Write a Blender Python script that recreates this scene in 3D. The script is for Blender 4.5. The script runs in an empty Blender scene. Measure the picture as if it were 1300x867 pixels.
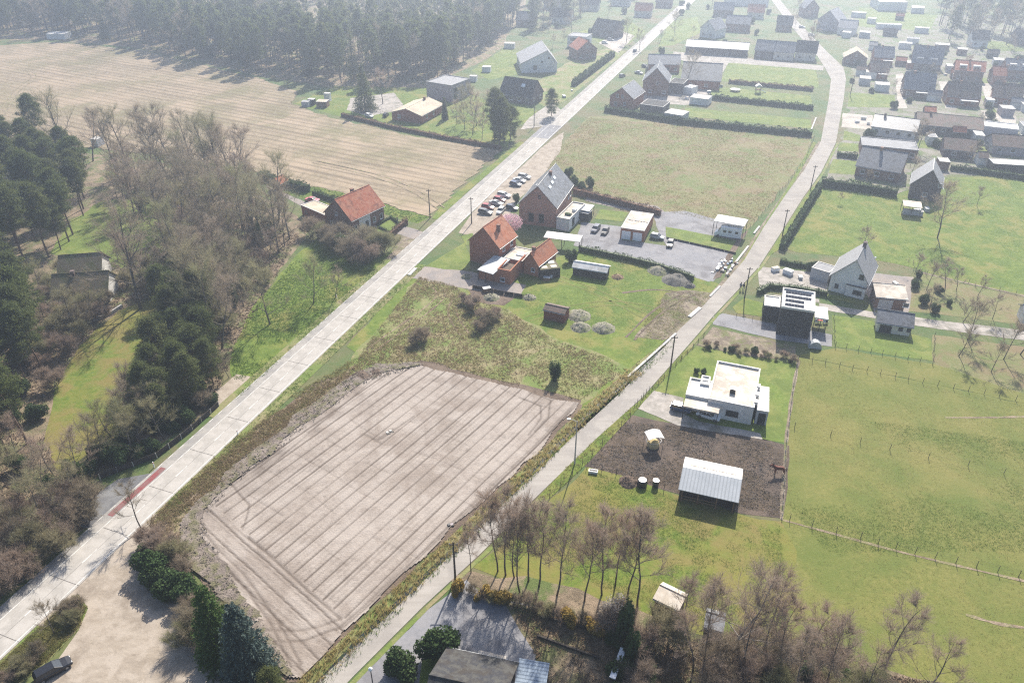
import bpy, math, random
import numpy as np
from mathutils import Vector, Matrix, Euler, noise as mnoise
from mathutils.geometry import tessellate_polygon

# ---------------------------------------------------------------- camera, sky, sun, exposure
F, TILT, CAMH = 960.0, math.atan(613.5 / 960), 80.0          # focal length in photo pixels, pitch below horizontal, height (m)
scn = bpy.context.scene
COL = scn.collection
cam_d = bpy.data.cameras.new('camera'); cam = bpy.data.objects.new('camera', cam_d); COL.objects.link(cam)
cam_d.sensor_width = 36.0; cam_d.lens = F / 1300 * 36; cam_d.clip_start = 0.5; cam_d.clip_end = 12000
cam.location = (0, 0, CAMH); cam.rotation_euler = (math.pi / 2 - TILT, 0, 0)
scn.camera = cam
SUN_EL, SUN_AZ = math.radians(41.5), math.radians(16.0)   # azimuth clockwise from +Y
wd = bpy.data.worlds.new('World'); scn.world = wd; wd.use_nodes = True
nt = wd.node_tree; bg = nt.nodes['Background']
sky = nt.nodes.new('ShaderNodeTexSky'); sky.sky_type = 'NISHITA'; sky.sun_disc = False
sky.sun_elevation = SUN_EL; sky.sun_rotation = SUN_AZ; sky.dust_density = 2.0; sky.ozone_density = 1.5
nt.links.new(sky.outputs[0], bg.inputs[0]); bg.inputs[1].default_value = 0.10
sl = bpy.data.lights.new('sun', 'SUN'); so = bpy.data.objects.new('sun', sl); COL.objects.link(so)
sl.energy = 5.0; sl.angle = math.radians(0.6); sl.color = (1.0, 0.93, 0.82)
sdir = Vector((math.sin(SUN_AZ) * math.cos(SUN_EL), math.cos(SUN_AZ) * math.cos(SUN_EL), math.sin(SUN_EL)))
so.rotation_euler = sdir.to_track_quat('Z', 'Y').to_euler(); so.location = (0, 0, 300)
vs = scn.view_settings; vs.view_transform = 'Standard'; vs.look = 'None'; vs.gamma = 1.0; vs.exposure = 1.12
scn.display_settings.display_device = 'sRGB'
cy = scn.cycles; cy.use_denoising = False; cy.filter_width = 1.2; cy.max_bounces = 6; cy.diffuse_bounces = 3; cy.transmission_bounces = 4
cy.transparent_max_bounces = 6; cy.volume_bounces = 0; cy.sample_clamp_indirect = 0.6

HAZE = 0.00088
R = random.Random(11)
NP = np.random.RandomState(5)

# ---------------------------------------------------------------- pixel -> ground
CT, ST = math.cos(TILT), math.sin(TILT)
def W(u, v, z=0.0):
    dx, dy = (u - 650) / F, (v - 433.5) / F
    d = Vector((dx, CT - dy * ST, -ST - dy * CT))
    t = (z - CAMH) / d.z
    return Vector((d.x * t, d.y * t, z))
def WP(pts, z=0.0): return [W(u, v, z) for u, v in pts]
def dist(p, q, z=0): return (W(*p, z) - W(*q, z)).length

# ---------------------------------------------------------------- materials
MATS = {}
def _ramp(n, fac, cols, lo=.3, hi=.7):
    r = n.nodes.new('ShaderNodeValToRGB'); e = r.color_ramp.elements
    while len(e) < len(cols): e.new(0.5)
    for i, c in enumerate(cols):
        e[i].position = lo + (hi - lo) * i / max(1, len(cols) - 1); e[i].color = (*c, 1)
    n.links.new(fac, r.inputs[0]); return r.outputs[0]
def _noise(n, vec, scale, detail=5, rough=.6, dist=0):
    t = n.nodes.new('ShaderNodeTexNoise'); t.inputs['Scale'].default_value = scale
    t.inputs['Detail'].default_value = detail; t.inputs['Roughness'].default_value = rough; t.inputs['Distortion'].default_value = dist
    n.links.new(vec, t.inputs['Vector']); return t.outputs[0]
def _mix(n, fac, a, b, mode='MIX'):
    m = n.nodes.new('ShaderNodeMix'); m.data_type = 'RGBA'; m.blend_type = mode
    if isinstance(fac, (int, float)): m.inputs[0].default_value = fac
    else: n.links.new(fac, m.inputs[0])
    for i, x in ((6, a), (7, b)):
        if isinstance(x, tuple): m.inputs[i].default_value = (*x, 1)
        else: n.links.new(x, m.inputs[i])
    return m.outputs[2]
def _map(n, vec, rot=0, sc=(1, 1, 1)):
    m = n.nodes.new('ShaderNodeMapping'); m.inputs['Rotation'].default_value = (0, 0, rot); m.inputs['Scale'].default_value = sc
    n.links.new(vec, m.inputs[0]); return m.outputs[0]
def mat(name, cols, scale=2.0, rough=.9, bump=.25, bscale=None, patch=None, pscale=.06, plo=.45, phi=.6, spec=.2, metal=0,
        rot=None, stretch=None, attr=None, attrcol=None, rnd=None, trans=0, detail=6, stripes=None, bdist=.08):
    m = bpy.data.materials.new(name); m.use_nodes = True; n = m.node_tree
    b = n.nodes['Principled BSDF']
    tc = n.nodes.new('ShaderNodeTexCoord').outputs['Object']
    vec = tc if rot is None else _map(n, tc, rot, stretch or (1, 1, 1))
    c = _ramp(n, _noise(n, vec, scale, detail), cols) if len(cols) > 1 else None
    if c is None:
        rgb = n.nodes.new('ShaderNodeRGB'); rgb.outputs[0].default_value = (*cols[0], 1); c = rgb.outputs[0]
    if patch:
        for k, pc in enumerate(patch if isinstance(patch, list) else [patch]):
            f = _ramp(n, _noise(n, tc if k % 2 == 0 else _map(n, tc, 1.1), pscale * (1 + 1.7 * k), 7, .62, .4), [(0, 0, 0), (1, 1, 1)], plo, phi)
            c = _mix(n, f, c, pc)
    if stripes:                                           # (angle, wavelength, colour, amount)
        w = n.nodes.new('ShaderNodeTexWave'); w.inputs['Scale'].default_value = 6.2832 / stripes[1] / 20 * 1.0
        w.inputs['Distortion'].default_value = 0.0; w.bands_direction = 'X'
        n.links.new(_map(n, tc, stripes[0]), w.inputs['Vector'])
        f = _ramp(n, w.outputs[1], [(0, 0, 0), (stripes[3],) * 3], .55, .95)
        c = _mix(n, f, c, stripes[2])
    if attr:
        a = n.nodes.new('ShaderNodeAttribute'); a.attribute_name = attr
        c = _mix(n, a.outputs['Fac'], c, attrcol)
    if rnd:
        oi = n.nodes.new('ShaderNodeObjectInfo')
        c = _mix(n, oi.outputs['Random'], c, _mix(n, 1.0, c, rnd, 'MULTIPLY'))
    n.links.new(c, b.inputs['Base Color'])
    b.inputs['Roughness'].default_value = rough; b.inputs['Specular IOR Level'].default_value = spec; b.inputs['Metallic'].default_value = metal
    if bump:
        bn = n.nodes.new('ShaderNodeBump'); bn.inputs['Strength'].default_value = bump; bn.inputs['Distance'].default_value = bdist
        n.links.new(_noise(n, tc, bscale or scale * 3, 5, .65), bn.inputs['Height']); n.links.new(bn.outputs[0], b.inputs['Normal'])
    if trans:                                             # leaf translucency
        t = n.nodes.new('ShaderNodeBsdfTranslucent'); n.links.new(c, t.inputs[0])
        mx = n.nodes.new('ShaderNodeMixShader'); mx.inputs[0].default_value = trans
        n.links.new(b.outputs[0], mx.inputs[1]); n.links.new(t.outputs[0], mx.inputs[2])
        n.links.new(mx.outputs[0], n.nodes['Material Output'].inputs[0])
    MATS[name] = m; return m

ROADA = math.atan2(*( (W(588, 250) - W(34.6, 740)).yx ))    # heading of the main road
m = mat
m('ground', [(.06, .09, .025), (.10, .12, .04), (.13, .12, .06)], 1.2, patch=[(.13, .11, .06), (.06, .10, .03)], pscale=.03)
m('grass', [(.068, .108, .014), (.105, .148, .022), (.15, .178, .036)], 1.1, bump=.6, patch=[(.165, .16, .042), (.08, .122, .018)], pscale=.09)
m('lawn', [(.078, .120, .018), (.11, .155, .027), (.148, .178, .042)], 1.6, bump=.5, patch=[(.155, .172, .044), (.09, .125, .024)], pscale=.12)
m('pasture', [(.098, .112, .025), (.134, .139, .034), (.168, .16, .047)], 1.4, bump=.6, patch=[(.162, .149, .046), (.092, .118, .024)], pscale=.05, plo=.4, phi=.68)
m('pasture_green', [(.066, .106, .013), (.10, .136, .02), (.15, .158, .034)], .9, bump=.7, patch=[(.155, .142, .034), (.16, .135, .042)], pscale=.07)
m('rough_grass', [(.112, .138, .04), (.168, .175, .066), (.22, .195, .096)], .8, bump=.7, patch=[(.21, .175, .098), (.115, .155, .038)], pscale=.08, bdist=.12)
m('fallow', [(.105, .118, .042), (.15, .148, .062), (.185, .165, .082)], 1.2, bump=.8, patch=[(.185, .15, .08), (.105, .135, .038), (.165, .125, .07)], pscale=.045, plo=.48, phi=.64)
m('litter', [(.11, .085, .058), (.155, .12, .08), (.21, .165, .11)], 2.5, bump=1, patch=[(.10, .13, .04), (.25, .19, .13)], pscale=.12, bdist=.2)
m('stubble', [(.165, .13, .085), (.225, .178, .118), (.285, .23, .158)], .7, bump=.5, patch=[(.165, .145, .075), (.29, .225, .155)], pscale=.022, attr='rut', attrcol=(.115, .088, .058))
m('sandy_soil', [(.225, .190, .163), (.275, .236, .205), (.315, .274, .240)], 1.4, bump=.8, bscale=4, patch=[(.215, .178, .15), (.315, .275, .242)], pscale=.06, attr='rut', attrcol=(.075, .057, .045), bdist=.12)
m('dark_soil', [(.07, .05, .04), (.11, .08, .06), (.16, .12, .09)], 1.6, bump=1, bdist=.2, patch=[(.16, .12, .09)], pscale=.2)
m('paddock_mud', [(.062, .047, .038), (.095, .072, .057), (.135, .104, .083)], 1.6, bump=1, bdist=.2, patch=[(.125, .094, .073), (.072, .056, .046)], pscale=.12)
m('bare_earth', [(.17, .138, .098), (.23, .188, .138), (.27, .225, .17)], 1.6, bump=.9, patch=[(.12, .125, .05), (.14, .112, .085)], pscale=.22, plo=.46, phi=.58, bdist=.15)
m('sand_lot', [(.215, .178, .14), (.27, .228, .182), (.315, .27, .22)], .9, bump=.6, patch=[(.205, .17, .135), (.315, .27, .222)], pscale=.16, rot=.9, stretch=(.5, 1.4, 1))
m('concrete_road', [(.30, .28, .252), (.335, .314, .286), (.365, .343, .314)], .5, rough=.9, bump=.12, rot=-ROADA, stretch=(.05, 2.2, 1), patch=[(.29, .272, .248), (.36, .338, .31)], pscale=.2)
m('lane_road', [(.255, .233, .208), (.29, .267, .24), (.32, .296, .268)], .6, rough=.9, bump=.15, rot=-math.radians(52), stretch=(.06, 2.2, 1), patch=[(.24, .221, .202)], pscale=.2)
m('bike_asphalt', [(.26, .245, .225), (.32, .30, .275)], 1.0, bump=.2, patch=[(.22, .21, .20)], pscale=.3)
m('joint', [(.17, .155, .14)], bump=0)
m('paint', [(.50, .49, .465), (.58, .57, .54)], 3, rough=.7, bump=0, patch=(.40, .385, .36), pscale=.8, plo=.42, phi=.6)
m('red_paint', [(.17, .05, .052), (.22, .068, .07)], 3, bump=0, patch=(.18, .10, .095), pscale=.6)
m('asphalt', [(.10, .10, .105), (.14, .14, .145)], 2, bump=.2, patch=(.17, .17, .17), pscale=.2)
m('pavers', [(.155, .155, .166), (.195, .195, .207), (.225, .218, .225)], 1.5, bump=.3, patch=[(.145, .14, .145), (.22, .215, .22)], pscale=.12)
m('paver_brown', [(.22, .19, .17), (.28, .24, .21)], 1.5, bump=.3, patch=(.20, .18, .17), pscale=.2)
m('gravel', [(.33, .30, .26), (.42, .385, .34)], 3, bump=.6, patch=(.28, .25, .22), pscale=.2)
m('yard', [(.23, .21, .19), (.30, .275, .25)], 1, bump=.3, patch=[(.17, .16, .13), (.34, .31, .28)], pscale=.15)
m('water', [(.015, .02, .018)], rough=.08, bump=.1, bscale=3, spec=.5)
m('brush_bank', [(.17, .13, .09), (.24, .185, .13), (.31, .245, .18)], 1.2, bump=1, bdist=.2, patch=[(.14, .105, .075), (.20, .18, .09)], pscale=.2)
# building
for nm, c in {'brick_red': (.30, .115, .07), 'brick_orange': (.36, .15, .085), 'brick_brown': (.21, .125, .095), 'brick_pink': (.36, .20, .15), 'brick_dark': (.13, .10, .095)}.items():
    m(nm, [tuple(x * .78 for x in c), c, tuple(x * 1.18 for x in c)], 5, rough=.95, bump=.3, bscale=9, patch=tuple(x * .82 + .01 for x in c), pscale=.3)
m('white_wall', [(.62, .61, .58), (.70, .69, .66)], .6, rough=.85, bump=.1, patch=(.56, .55, .52), pscale=.25)
m('cream_wall', [(.56, .51, .43), (.62, .57, .49)], .6, rough=.85, bump=.1)
m('mauve_wall', [(.30, .26, .27), (.35, .31, .32)], .6, rough=.85, bump=.1)
m('grey_wall', [(.36, .36, .37), (.42, .42, .43)], .6, rough=.85, bump=.1)
m('black_wall', [(.025, .027, .03), (.04, .042, .046)], 2, rough=.6, bump=.1)
m('dark_timber', [(.035, .03, .026), (.06, .05, .042)], 3, rough=.85, bump=.3)
m('timber', [(.16, .10, .06), (.22, .14, .09)], 3, rough=.85, bump=.3)
m('rust_timber', [(.15, .055, .035), (.20, .08, .05)], 2, rough=.8, bump=.3)
m('roof_red', [(.24, .075, .045), (.35, .12, .07), (.29, .10, .062)], 2, rough=.9, bump=.5, bscale=7, patch=[(.20, .085, .06), (.36, .16, .10)], pscale=.35)
m('roof_orange', [(.33, .12, .065), (.44, .175, .095)], 2, rough=.9, bump=.5, bscale=7, patch=[(.27, .115, .075), (.40, .19, .12)], pscale=.35)
m('slate', [(.088, .094, .108), (.122, .129, .145), (.155, .162, .178)], 2, rough=.5, bump=.35, bscale=7, spec=.4, patch=[(.10, .10, .10), (.165, .17, .182)], pscale=.35)
m('slate_dark', [(.030, .031, .036), (.048, .049, .055)], 3, rough=.85, bump=.3, bscale=8, spec=.15, patch=[(.045, .04, .036), (.065, .064, .06)], pscale=.4)
m('tile_brown', [(.12, .085, .07), (.16, .115, .095)], 3, rough=.8, bump=.5, bscale=7, patch=(.10, .09, .07), pscale=.4)
m('tile_grey', [(.20, .20, .205), (.26, .26, .265)], 3, rough=.6, bump=.4, bscale=7, spec=.4)
m('roof_pale', [(.42, .36, .27), (.50, .43, .33)], .8, rough=.85, bump=.15, patch=(.36, .31, .24), pscale=.25)
m('roof_mossy', [(.10, .085, .06), (.15, .125, .085), (.12, .12, .06)], 2, rough=.9, bump=.6, patch=(.10, .11, .045), pscale=.3)
m('flat_beige', [(.46, .40, .32), (.54, .47, .39)], .8, rough=.9, bump=.15, patch=[(.36, .32, .27), (.56, .51, .44)], pscale=.2)
m('flat_white', [(.53, .515, .49), (.61, .60, .575)], .6, rough=.8, bump=.05, patch=[(.44, .42, .385), (.62, .61, .59)], pscale=.25)
m('flat_grey', [(.22, .22, .225), (.30, .30, .305)], .8, rough=.9, bump=.15)
m('corrugated', [(.27, .29, .31), (.33, .35, .37)], .6, rough=.75, bump=0, spec=.2, stripes=(0, .5, (.20, .215, .23), .7))
m('corrugated_blue', [(.20, .25, .31), (.26, .31, .37)], .6, rough=.5, bump=0, stripes=(math.pi / 2, .42, (.10, .13, .17), .8))
m('white_frame', [(.74, .74, .73)], rough=.5, bump=0, spec=.4)
m('dark_frame', [(.05, .05, .055)], rough=.5, bump=0, spec=.4)
m('glass', [(.02, .025, .03)], rough=.06, bump=0, spec=.6)
m('skylight', [(.55, .58, .60)], rough=.08, bump=0, spec=.8)
m('solar', [(.012, .016, .03)], rough=.12, bump=0, spec=.6)
m('metal', [(.35, .36, .37)], rough=.4, bump=0, metal=.7)
m('zinc', [(.30, .32, .335), (.37, .39, .40)], 1, rough=.45, bump=.05, spec=.5)
m('concrete', [(.40, .385, .36), (.50, .48, .45)], 1.5, rough=.9, bump=.2, patch=(.33, .32, .29), pscale=.5)
m('pale_concrete', [(.42, .405, .38), (.50, .485, .46)], 1.5, rough=.9, bump=.2)
m('pole_wood', [(.07, .055, .045), (.10, .08, .065)], 4, rough=.9, bump=.3)
m('plastic_black', [(.02, .02, .022)], rough=.35, bump=0, spec=.5)
m('plastic_white', [(.68, .69, .70)], rough=.4, bump=0, spec=.5)
m('tarp_blue', [(.10, .20, .32)], rough=.5, bump=.2)
m('rubble', [(.15, .142, .105), (.215, .20, .155), (.28, .262, .21)], 2, rough=.95, bump=.8, patch=(.15, .155, .085), pscale=.5)
m('rubble_dark', [(.10, .095, .085), (.16, .15, .13)], 3, rough=.95, bump=.6)
# vegetation
m('bark', [(.10, .085, .07), (.16, .135, .11)], 4, rough=.95, bump=.5)
m('bark_pine', [(.11, .075, .055), (.17, .11, .08)], 3, rough=.95, bump=.5)
m('bark_pale', [(.26, .23, .20), (.34, .31, .27)], 3, rough=.9, bump=.4)
m('twig', [(.27, .215, .16), (.36, .29, .22)], .5, rough=.95, bump=0, rnd=(.8, .85, .8), trans=.4)
m('twig_purple', [(.30, .225, .175), (.40, .305, .245)], .5, rough=.95, bump=0, rnd=(.85, .9, .9), trans=.4)
m('twig_olive', [(.26, .23, .14), (.34, .30, .19)], .5, rough=.95, bump=0, rnd=(.85, .95, .8), trans=.4)
m('needle', [(.072, .086, .032), (.112, .128, .048), (.16, .168, .07)], .8, rough=.8, bump=0, spec=.1, rnd=(.8, .9, .8), trans=.5)
m('needle_blue', [(.045, .070, .062), (.075, .105, .095)], .8, rough=.7, bump=0, trans=.2)
m('needle_bright', [(.045, .085, .02), (.075, .125, .03)], .8, rough=.7, bump=0, trans=.3)
m('leaf_dark', [(.030, .050, .019), (.052, .08, .029), (.078, .11, .042)], 1.0, rough=.8, bump=0, spec=.1, rnd=(.85, .95, .85), trans=.25)
m('leaf_mid', [(.045, .08, .022), (.075, .115, .035)], 1.0, rough=.55, bump=0, rnd=(.9, .95, .8), trans=.3)
m('hedge_brown', [(.13, .075, .055), (.20, .12, .085), (.15, .11, .06)], 1.0, rough=.9, bump=0, rnd=(.9, .9, .9), trans=.2)
m('blossom', [(.62, .42, .46), (.72, .52, .56)], 1.0, rough=.8, bump=0, trans=.3)
m('blossom_white', [(.42, .38, .33), (.55, .51, .46)], 1.0, rough=.8, bump=0, trans=.3)
m('forsythia', [(.28, .19, .045), (.36, .255, .07)], 1.0, rough=.8, bump=0, trans=.3)
m('reed', [(.27, .21, .09), (.40, .32, .15), (.33, .27, .10)], .6, rough=.9, bump=0, trans=.5)
m('blade_green', [(.095, .165, .03), (.15, .225, .055)], .5, rough=.8, bump=0, trans=.5)
m('blade_olive', [(.17, .18, .06), (.26, .235, .10), (.21, .21, .075)], .4, rough=.9, bump=0, trans=.5)
m('blade_brown', [(.24, .18, .105), (.33, .26, .165)], .4, rough=.9, bump=0, trans=.45)
m('leaf_litter', [(.16, .11, .07), (.24, .17, .11)], 1, rough=.95, bump=0)
m('garden_ground', [(.10, .115, .05), (.15, .145, .09), (.20, .185, .145)], .5, bump=.4, patch=[(.22, .205, .18), (.08, .12, .035), (.17, .155, .13)], pscale=.07)
# vehicles etc.
CARCOL = {'car_black': (.012, .012, .014), 'car_white': (.72, .72, .71), 'car_silver': (.38, .39, .40), 'car_grey': (.10, .105, .11), 'car_red': (.28, .02, .025),
          'car_blue': (.04, .07, .14), 'car_darkblue': (.02, .03, .06), 'car_pink': (.45, .10, .12)}
for nm, c in CARCOL.items(): m(nm, [c], rough=.22, bump=0, spec=.6)
m('tyre', [(.018, .018, .018)], rough=.8, bump=0)
m('lamp_glass', [(.7, .7, .68)], rough=.1, bump=0, spec=.6)
m('tail_glass', [(.3, .01, .01)], rough=.2, bump=0, spec=.6)
m('skin', [(.45, .28, .21)], rough=.6, bump=0)
m('cloth_dark', [(.03, .03, .04)], rough=.9, bump=0)
m('cloth_grey', [(.20, .20, .24)], rough=.9, bump=0)
m('cloth_blue', [(.09, .11, .18)], rough=.9, bump=0)
m('hair', [(.04, .03, .02)], rough=.8, bump=0)
m('horse_coat', [(.11, .035, .022), (.15, .05, .03)], 3, rough=.6, bump=0)
m('horse_hair', [(.02, .015, .012)], rough=.8, bump=0)
m('straw', [(.42, .32, .15), (.52, .42, .22)], 3, rough=.95, bump=.5)
m('churned', [(.12, .098, .084), (.17, .14, .12), (.235, .195, .17)], 1.4, bump=1, bdist=.25, patch=[(.215, .18, .155), (.14, .13, .075)], pscale=.3)
m('red_sign', [(.5, .05, .04)], rough=.6, bump=0)
m('yellow', [(.55, .42, .04)], rough=.6, bump=0)
del m

# ---------------------------------------------------------------- object helpers
def kids(o, *names): return [c for c in o.children if c.name.split('.')[0] in names]
class MB:
    """collects faces, then becomes ONE mesh object"""
    def __init__(s): s.v, s.f, s.m = [], [], []
    def add(s, vs, fs, mi=0):
        o = len(s.v); s.v += [tuple(x) for x in vs]; s.f += [tuple(o + i for i in f) for f in fs]; s.m += [mi] * len(fs); return s
    def box(s, x0, x1, y0, y1, z0, z1, mi=0):
        return s.add([(x0, y0, z0), (x1, y0, z0), (x1, y1, z0), (x0, y1, z0), (x0, y0, z1), (x1, y0, z1), (x1, y1, z1), (x0, y1, z1)],
                     [(0, 3, 2, 1), (4, 5, 6, 7), (0, 1, 5, 4), (1, 2, 6, 5), (2, 3, 7, 6), (3, 0, 4, 7)], mi)
    def prism(s, poly, a0, a1, axis='x', mi=0):
        """poly of (p,z) extruded along axis; for axis x p=y, for axis y p=x, for axis z poly is (x,y)"""
        n = len(poly)
        P = {'x': lambda a, p, q: (a, p, q), 'y': lambda a, p, q: (p, a, q), 'z': lambda a, p, q: (p, q, a)}[axis]
        vs = [P(a0, *p) for p in poly] + [P(a1, *p) for p in poly]
        fs = [tuple(range(n)), tuple(range(2 * n - 1, n - 1, -1))] + [(i, n + i, n + (i + 1) % n, (i + 1) % n) for i in range(n)]
        return s.add(vs, fs, mi)
    def tube(s, pts, rad, n=6, mi=0, cap=True):
        pts = [Vector(p) for p in pts]; rings = []; o = len(s.v)
        for i, p in enumerate(pts):
            d = (pts[min(i + 1, len(pts) - 1)] - pts[max(i - 1, 0)]).normalized()
            a = d.orthogonal().normalized(); b = d.cross(a); r = rad[i] if isinstance(rad, (list, tuple)) else rad
            rings.append([p + a * math.cos(6.28318 * k / n) * r + b * math.sin(6.28318 * k / n) * r for k in range(n)])
        vs = [q for r_ in rings for q in r_]; fs = []
        for i in range(len(pts) - 1):
            for k in range(n): fs.append((i * n + k, i * n + (k + 1) % n, (i + 1) * n + (k + 1) % n, (i + 1) * n + k))
        if cap: fs += [tuple(range(n - 1, -1, -1)), tuple((len(pts) - 1) * n + k for k in range(n))]
        return s.add(vs, fs, mi)
    def mesh(s, name, mats):
        me = bpy.data.meshes.new(name); me.from_pydata(s.v, [], s.f)
        for x in (mats if isinstance(mats, list) else [mats]): me.materials.append(MATS[x])
        if isinstance(mats, list) and len(mats) > 1: me.polygons.foreach_set('material_index', s.m)
        me.update(); return me
    def build(s, name, mats, parent=None, smooth=False):
        me = s.mesh(name, mats)
        import bmesh
        bm = bmesh.new(); bm.from_mesh(me); bmesh.ops.recalc_face_normals(bm, faces=bm.faces); bm.to_mesh(me); bm.free()
        if smooth: me.polygons.foreach_set('use_smooth', [True] * len(me.polygons))
        return link(name, me, parent)
def link(name, data, parent=None):
    o = bpy.data.objects.new(name, data); COL.objects.link(o); o.parent = parent; return o
def tag(o, label=None, cat=None, group=None, kind=None):
    for k, v in (('label', label), ('category', cat), ('group', group), ('kind', kind)):
        if v: o[k] = v
    return o
def thing(name, label, cat, loc=(0, 0, 0), rz=0, group=None):
    o = link(name, None); o.location = loc; o.rotation_euler = (0, 0, rz); o.empty_display_size = .5
    return tag(o, label, cat, group)
def copy_tree(o, parent=None):
    c = o.copy(); COL.objects.link(c); c.parent = parent
    for ch in o.children: copy_tree(ch, c)
    return c

def inpoly(P, X, Y):
    ins = np.zeros(X.shape, bool); n = len(P)
    for i in range(n):
        x1, y1, x2, y2 = P[i][0], P[i][1], P[(i + 1) % n][0], P[(i + 1) % n][1]
        c = ((y1 > Y) != (y2 > Y)) & (X < (x2 - x1) * (Y - y1) / ((y2 - y1) if y2 != y1 else 1e-9) + x1); ins ^= c
    return ins
def ragged(P, amp=.5, step=3.0, seed=0):
    r = random.Random(seed); out = []
    for i in range(len(P)):
        a, b = P[i], P[(i + 1) % len(P)]; L = (b - a).length; k = max(1, min(60, int(L / step)))
        nrm = Vector((-(b - a).y, (b - a).x, 0)); nrm = nrm / max(nrm.length, 1e-6)
        for j in range(k):
            p = a.lerp(b, j / k); out.append(p + (nrm * r.uniform(-amp, amp) if j else Vector()))
    return out
LAY = {}
def sheet(name, px, material, z, rag=.4, label=None, kind='structure', world=False, step=3.0):
    P = [Vector(p) for p in px] if world else WP(px)
    P = [Vector((p[0], p[1], 0)) for p in P]
    if rag: P = ragged(P, rag, step, int(abs(P[0].x * 7 + P[0].y)))
    tris = tessellate_polygon([P]); me = bpy.data.meshes.new(name)
    fs = []
    for t in tris:
        a, b, c = (P[i] for i in t)
        fs.append(t if (b - a).cross(c - a).z > 0 else t[::-1])
    me.from_pydata([(p.x, p.y, z) for p in P], [], fs); me.materials.append(MATS[material]); me.update()
    o = link(name, me); o['kind'] = kind
    if label: o['label'] = label
    return o
def strip(name, L, Rr, material, z, label=None, world=False):
    """band between two edge polylines of equal length"""
    A = [Vector(p) for p in L] if world else WP(L); B = [Vector(p) for p in Rr] if world else WP(Rr); n = len(A)
    me = bpy.data.meshes.new(name)
    me.from_pydata([(p[0], p[1], z) for p in A + B], [], [(i, n + i, n + i + 1, i + 1) for i in range(n - 1)])
    me.materials.append(MATS[material]); me.update()
    if me.polygons[0].normal.z < 0: me.flip_normals()
    o = link(name, me); o['kind'] = 'structure'
    if label: o['label'] = label
    return o
def segdist(X, Y, P, Q):
    dx, dy = Q[0] - P[0], Q[1] - P[1]; L2 = dx * dx + dy * dy + 1e-9
    t = np.clip(((X - P[0]) * dx + (Y - P[1]) * dy) / L2, 0, 1)
    return np.hypot(X - P[0] - t * dx, Y - P[1] - t * dy)
def vnoise(X, Y, sc, seed=0):
    """smooth value noise, vectorised"""
    x, y = X / sc + seed * 13.7, Y / sc + seed * 7.3
    xi, yi = np.floor(x), np.floor(y); fx, fy = x - xi, y - yi; fx = fx * fx * (3 - 2 * fx); fy = fy * fy * (3 - 2 * fy)
    def h(a, b): q = np.sin(a * 127.1 + b * 311.7 + seed * 74.7) * 43758.5453; return q - np.floor(q)
    return (h(xi, yi) * (1 - fx) + h(xi + 1, yi) * fx) * (1 - fy) + (h(xi, yi + 1) * (1 - fx) + h(xi + 1, yi + 1) * fx) * fy
def gridfield(name, px, material, ang, ds, dt, fn, z, edge=.4):
    """field surface as a real relief: grid turned by ang, fn(X,Y,s,t)->(height, rut)"""
    P = ragged(WP(px), edge, 3, 3); ca, sa = math.cos(ang), math.sin(ang)
    S = np.array([p.x * ca + p.y * sa for p in P]); T = np.array([-p.x * sa + p.y * ca for p in P])
    s = np.arange(S.min(), S.max(), ds); t = np.arange(T.min(), T.max(), dt)
    SS, TT = np.meshgrid(s, t, indexing='ij'); X = SS * ca - TT * sa; Y = SS * sa + TT * ca
    Hh, rut = fn(X, Y, SS, TT); ins = inpoly(P, X, Y)
    ns, ntt = X.shape; idx = np.arange(ns * ntt).reshape(ns, ntt)
    q = np.stack([idx[:-1, :-1], idx[1:, :-1], idx[1:, 1:], idx[:-1, 1:]], -1)
    keep = ins[:-1, :-1] & ins[1:, :-1] & ins[1:, 1:] & ins[:-1, 1:]
    q = q[keep]; used = np.zeros(ns * ntt, bool); used[q.ravel()] = True
    new = np.cumsum(used) - 1; q = new[q]
    co = np.stack([X.ravel(), Y.ravel(), (z + Hh).ravel()], -1)[used]
    me = bpy.data.meshes.new(name); npmesh(me, co, q)
    a = me.attributes.new('rut', 'FLOAT', 'POINT'); a.data.foreach_set('value', rut.ravel()[used].astype(np.float32))
    me.materials.append(MATS[material]); me.polygons.foreach_set('use_smooth', np.ones(len(q), bool))
    o = link(name, me); o['kind'] = 'structure'; return o
def npmesh(me, co, faces):
    k = faces.shape[1]; n = len(faces)
    me.vertices.add(len(co)); me.vertices.foreach_set('co', np.ascontiguousarray(co, np.float32).ravel())
    me.loops.add(n * k); me.loops.foreach_set('vertex_index', np.ascontiguousarray(faces, np.int32).ravel())
    me.polygons.add(n); me.polygons.foreach_set('loop_start', np.arange(0, n * k, k, dtype=np.int32))
    try: me.polygons.foreach_set('loop_total', np.full(n, k, np.int32))
    except Exception: pass
    me.update(calc_edges=True); me.validate()

# ================================================================ GROUND
g = link('ground', None); COL.objects.unlink(g); bpy.data.objects.remove(g)
sheet('ground', [(-4200, -900, 0), (4200, -900, 0), (4200, 5200, 0), (-4200, 5200, 0)], 'ground', 0.0, rag=0, world=True)

# main road frame: s along, off to the right of the left edge
L0 = W(34.6, 740); RD = (W(588, 250) - L0).normalized(); RN = Vector((RD.y, -RD.x, 0))
RW = sum((W(*p) - L0).dot(RN) for p in ((0, 833), (100.4, 740), (335.4, 518), (400, 457), (515.8, 349), (578, 288))) / 6
def MR(s, off, z=0): p = L0 + RD * s + RN * off; p.z = z; return p
def MS(u, v): return (W(u, v) - L0).dot(RD)
def MO(u, v): return (W(u, v) - L0).dot(RN)
BK = RW * .27

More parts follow.
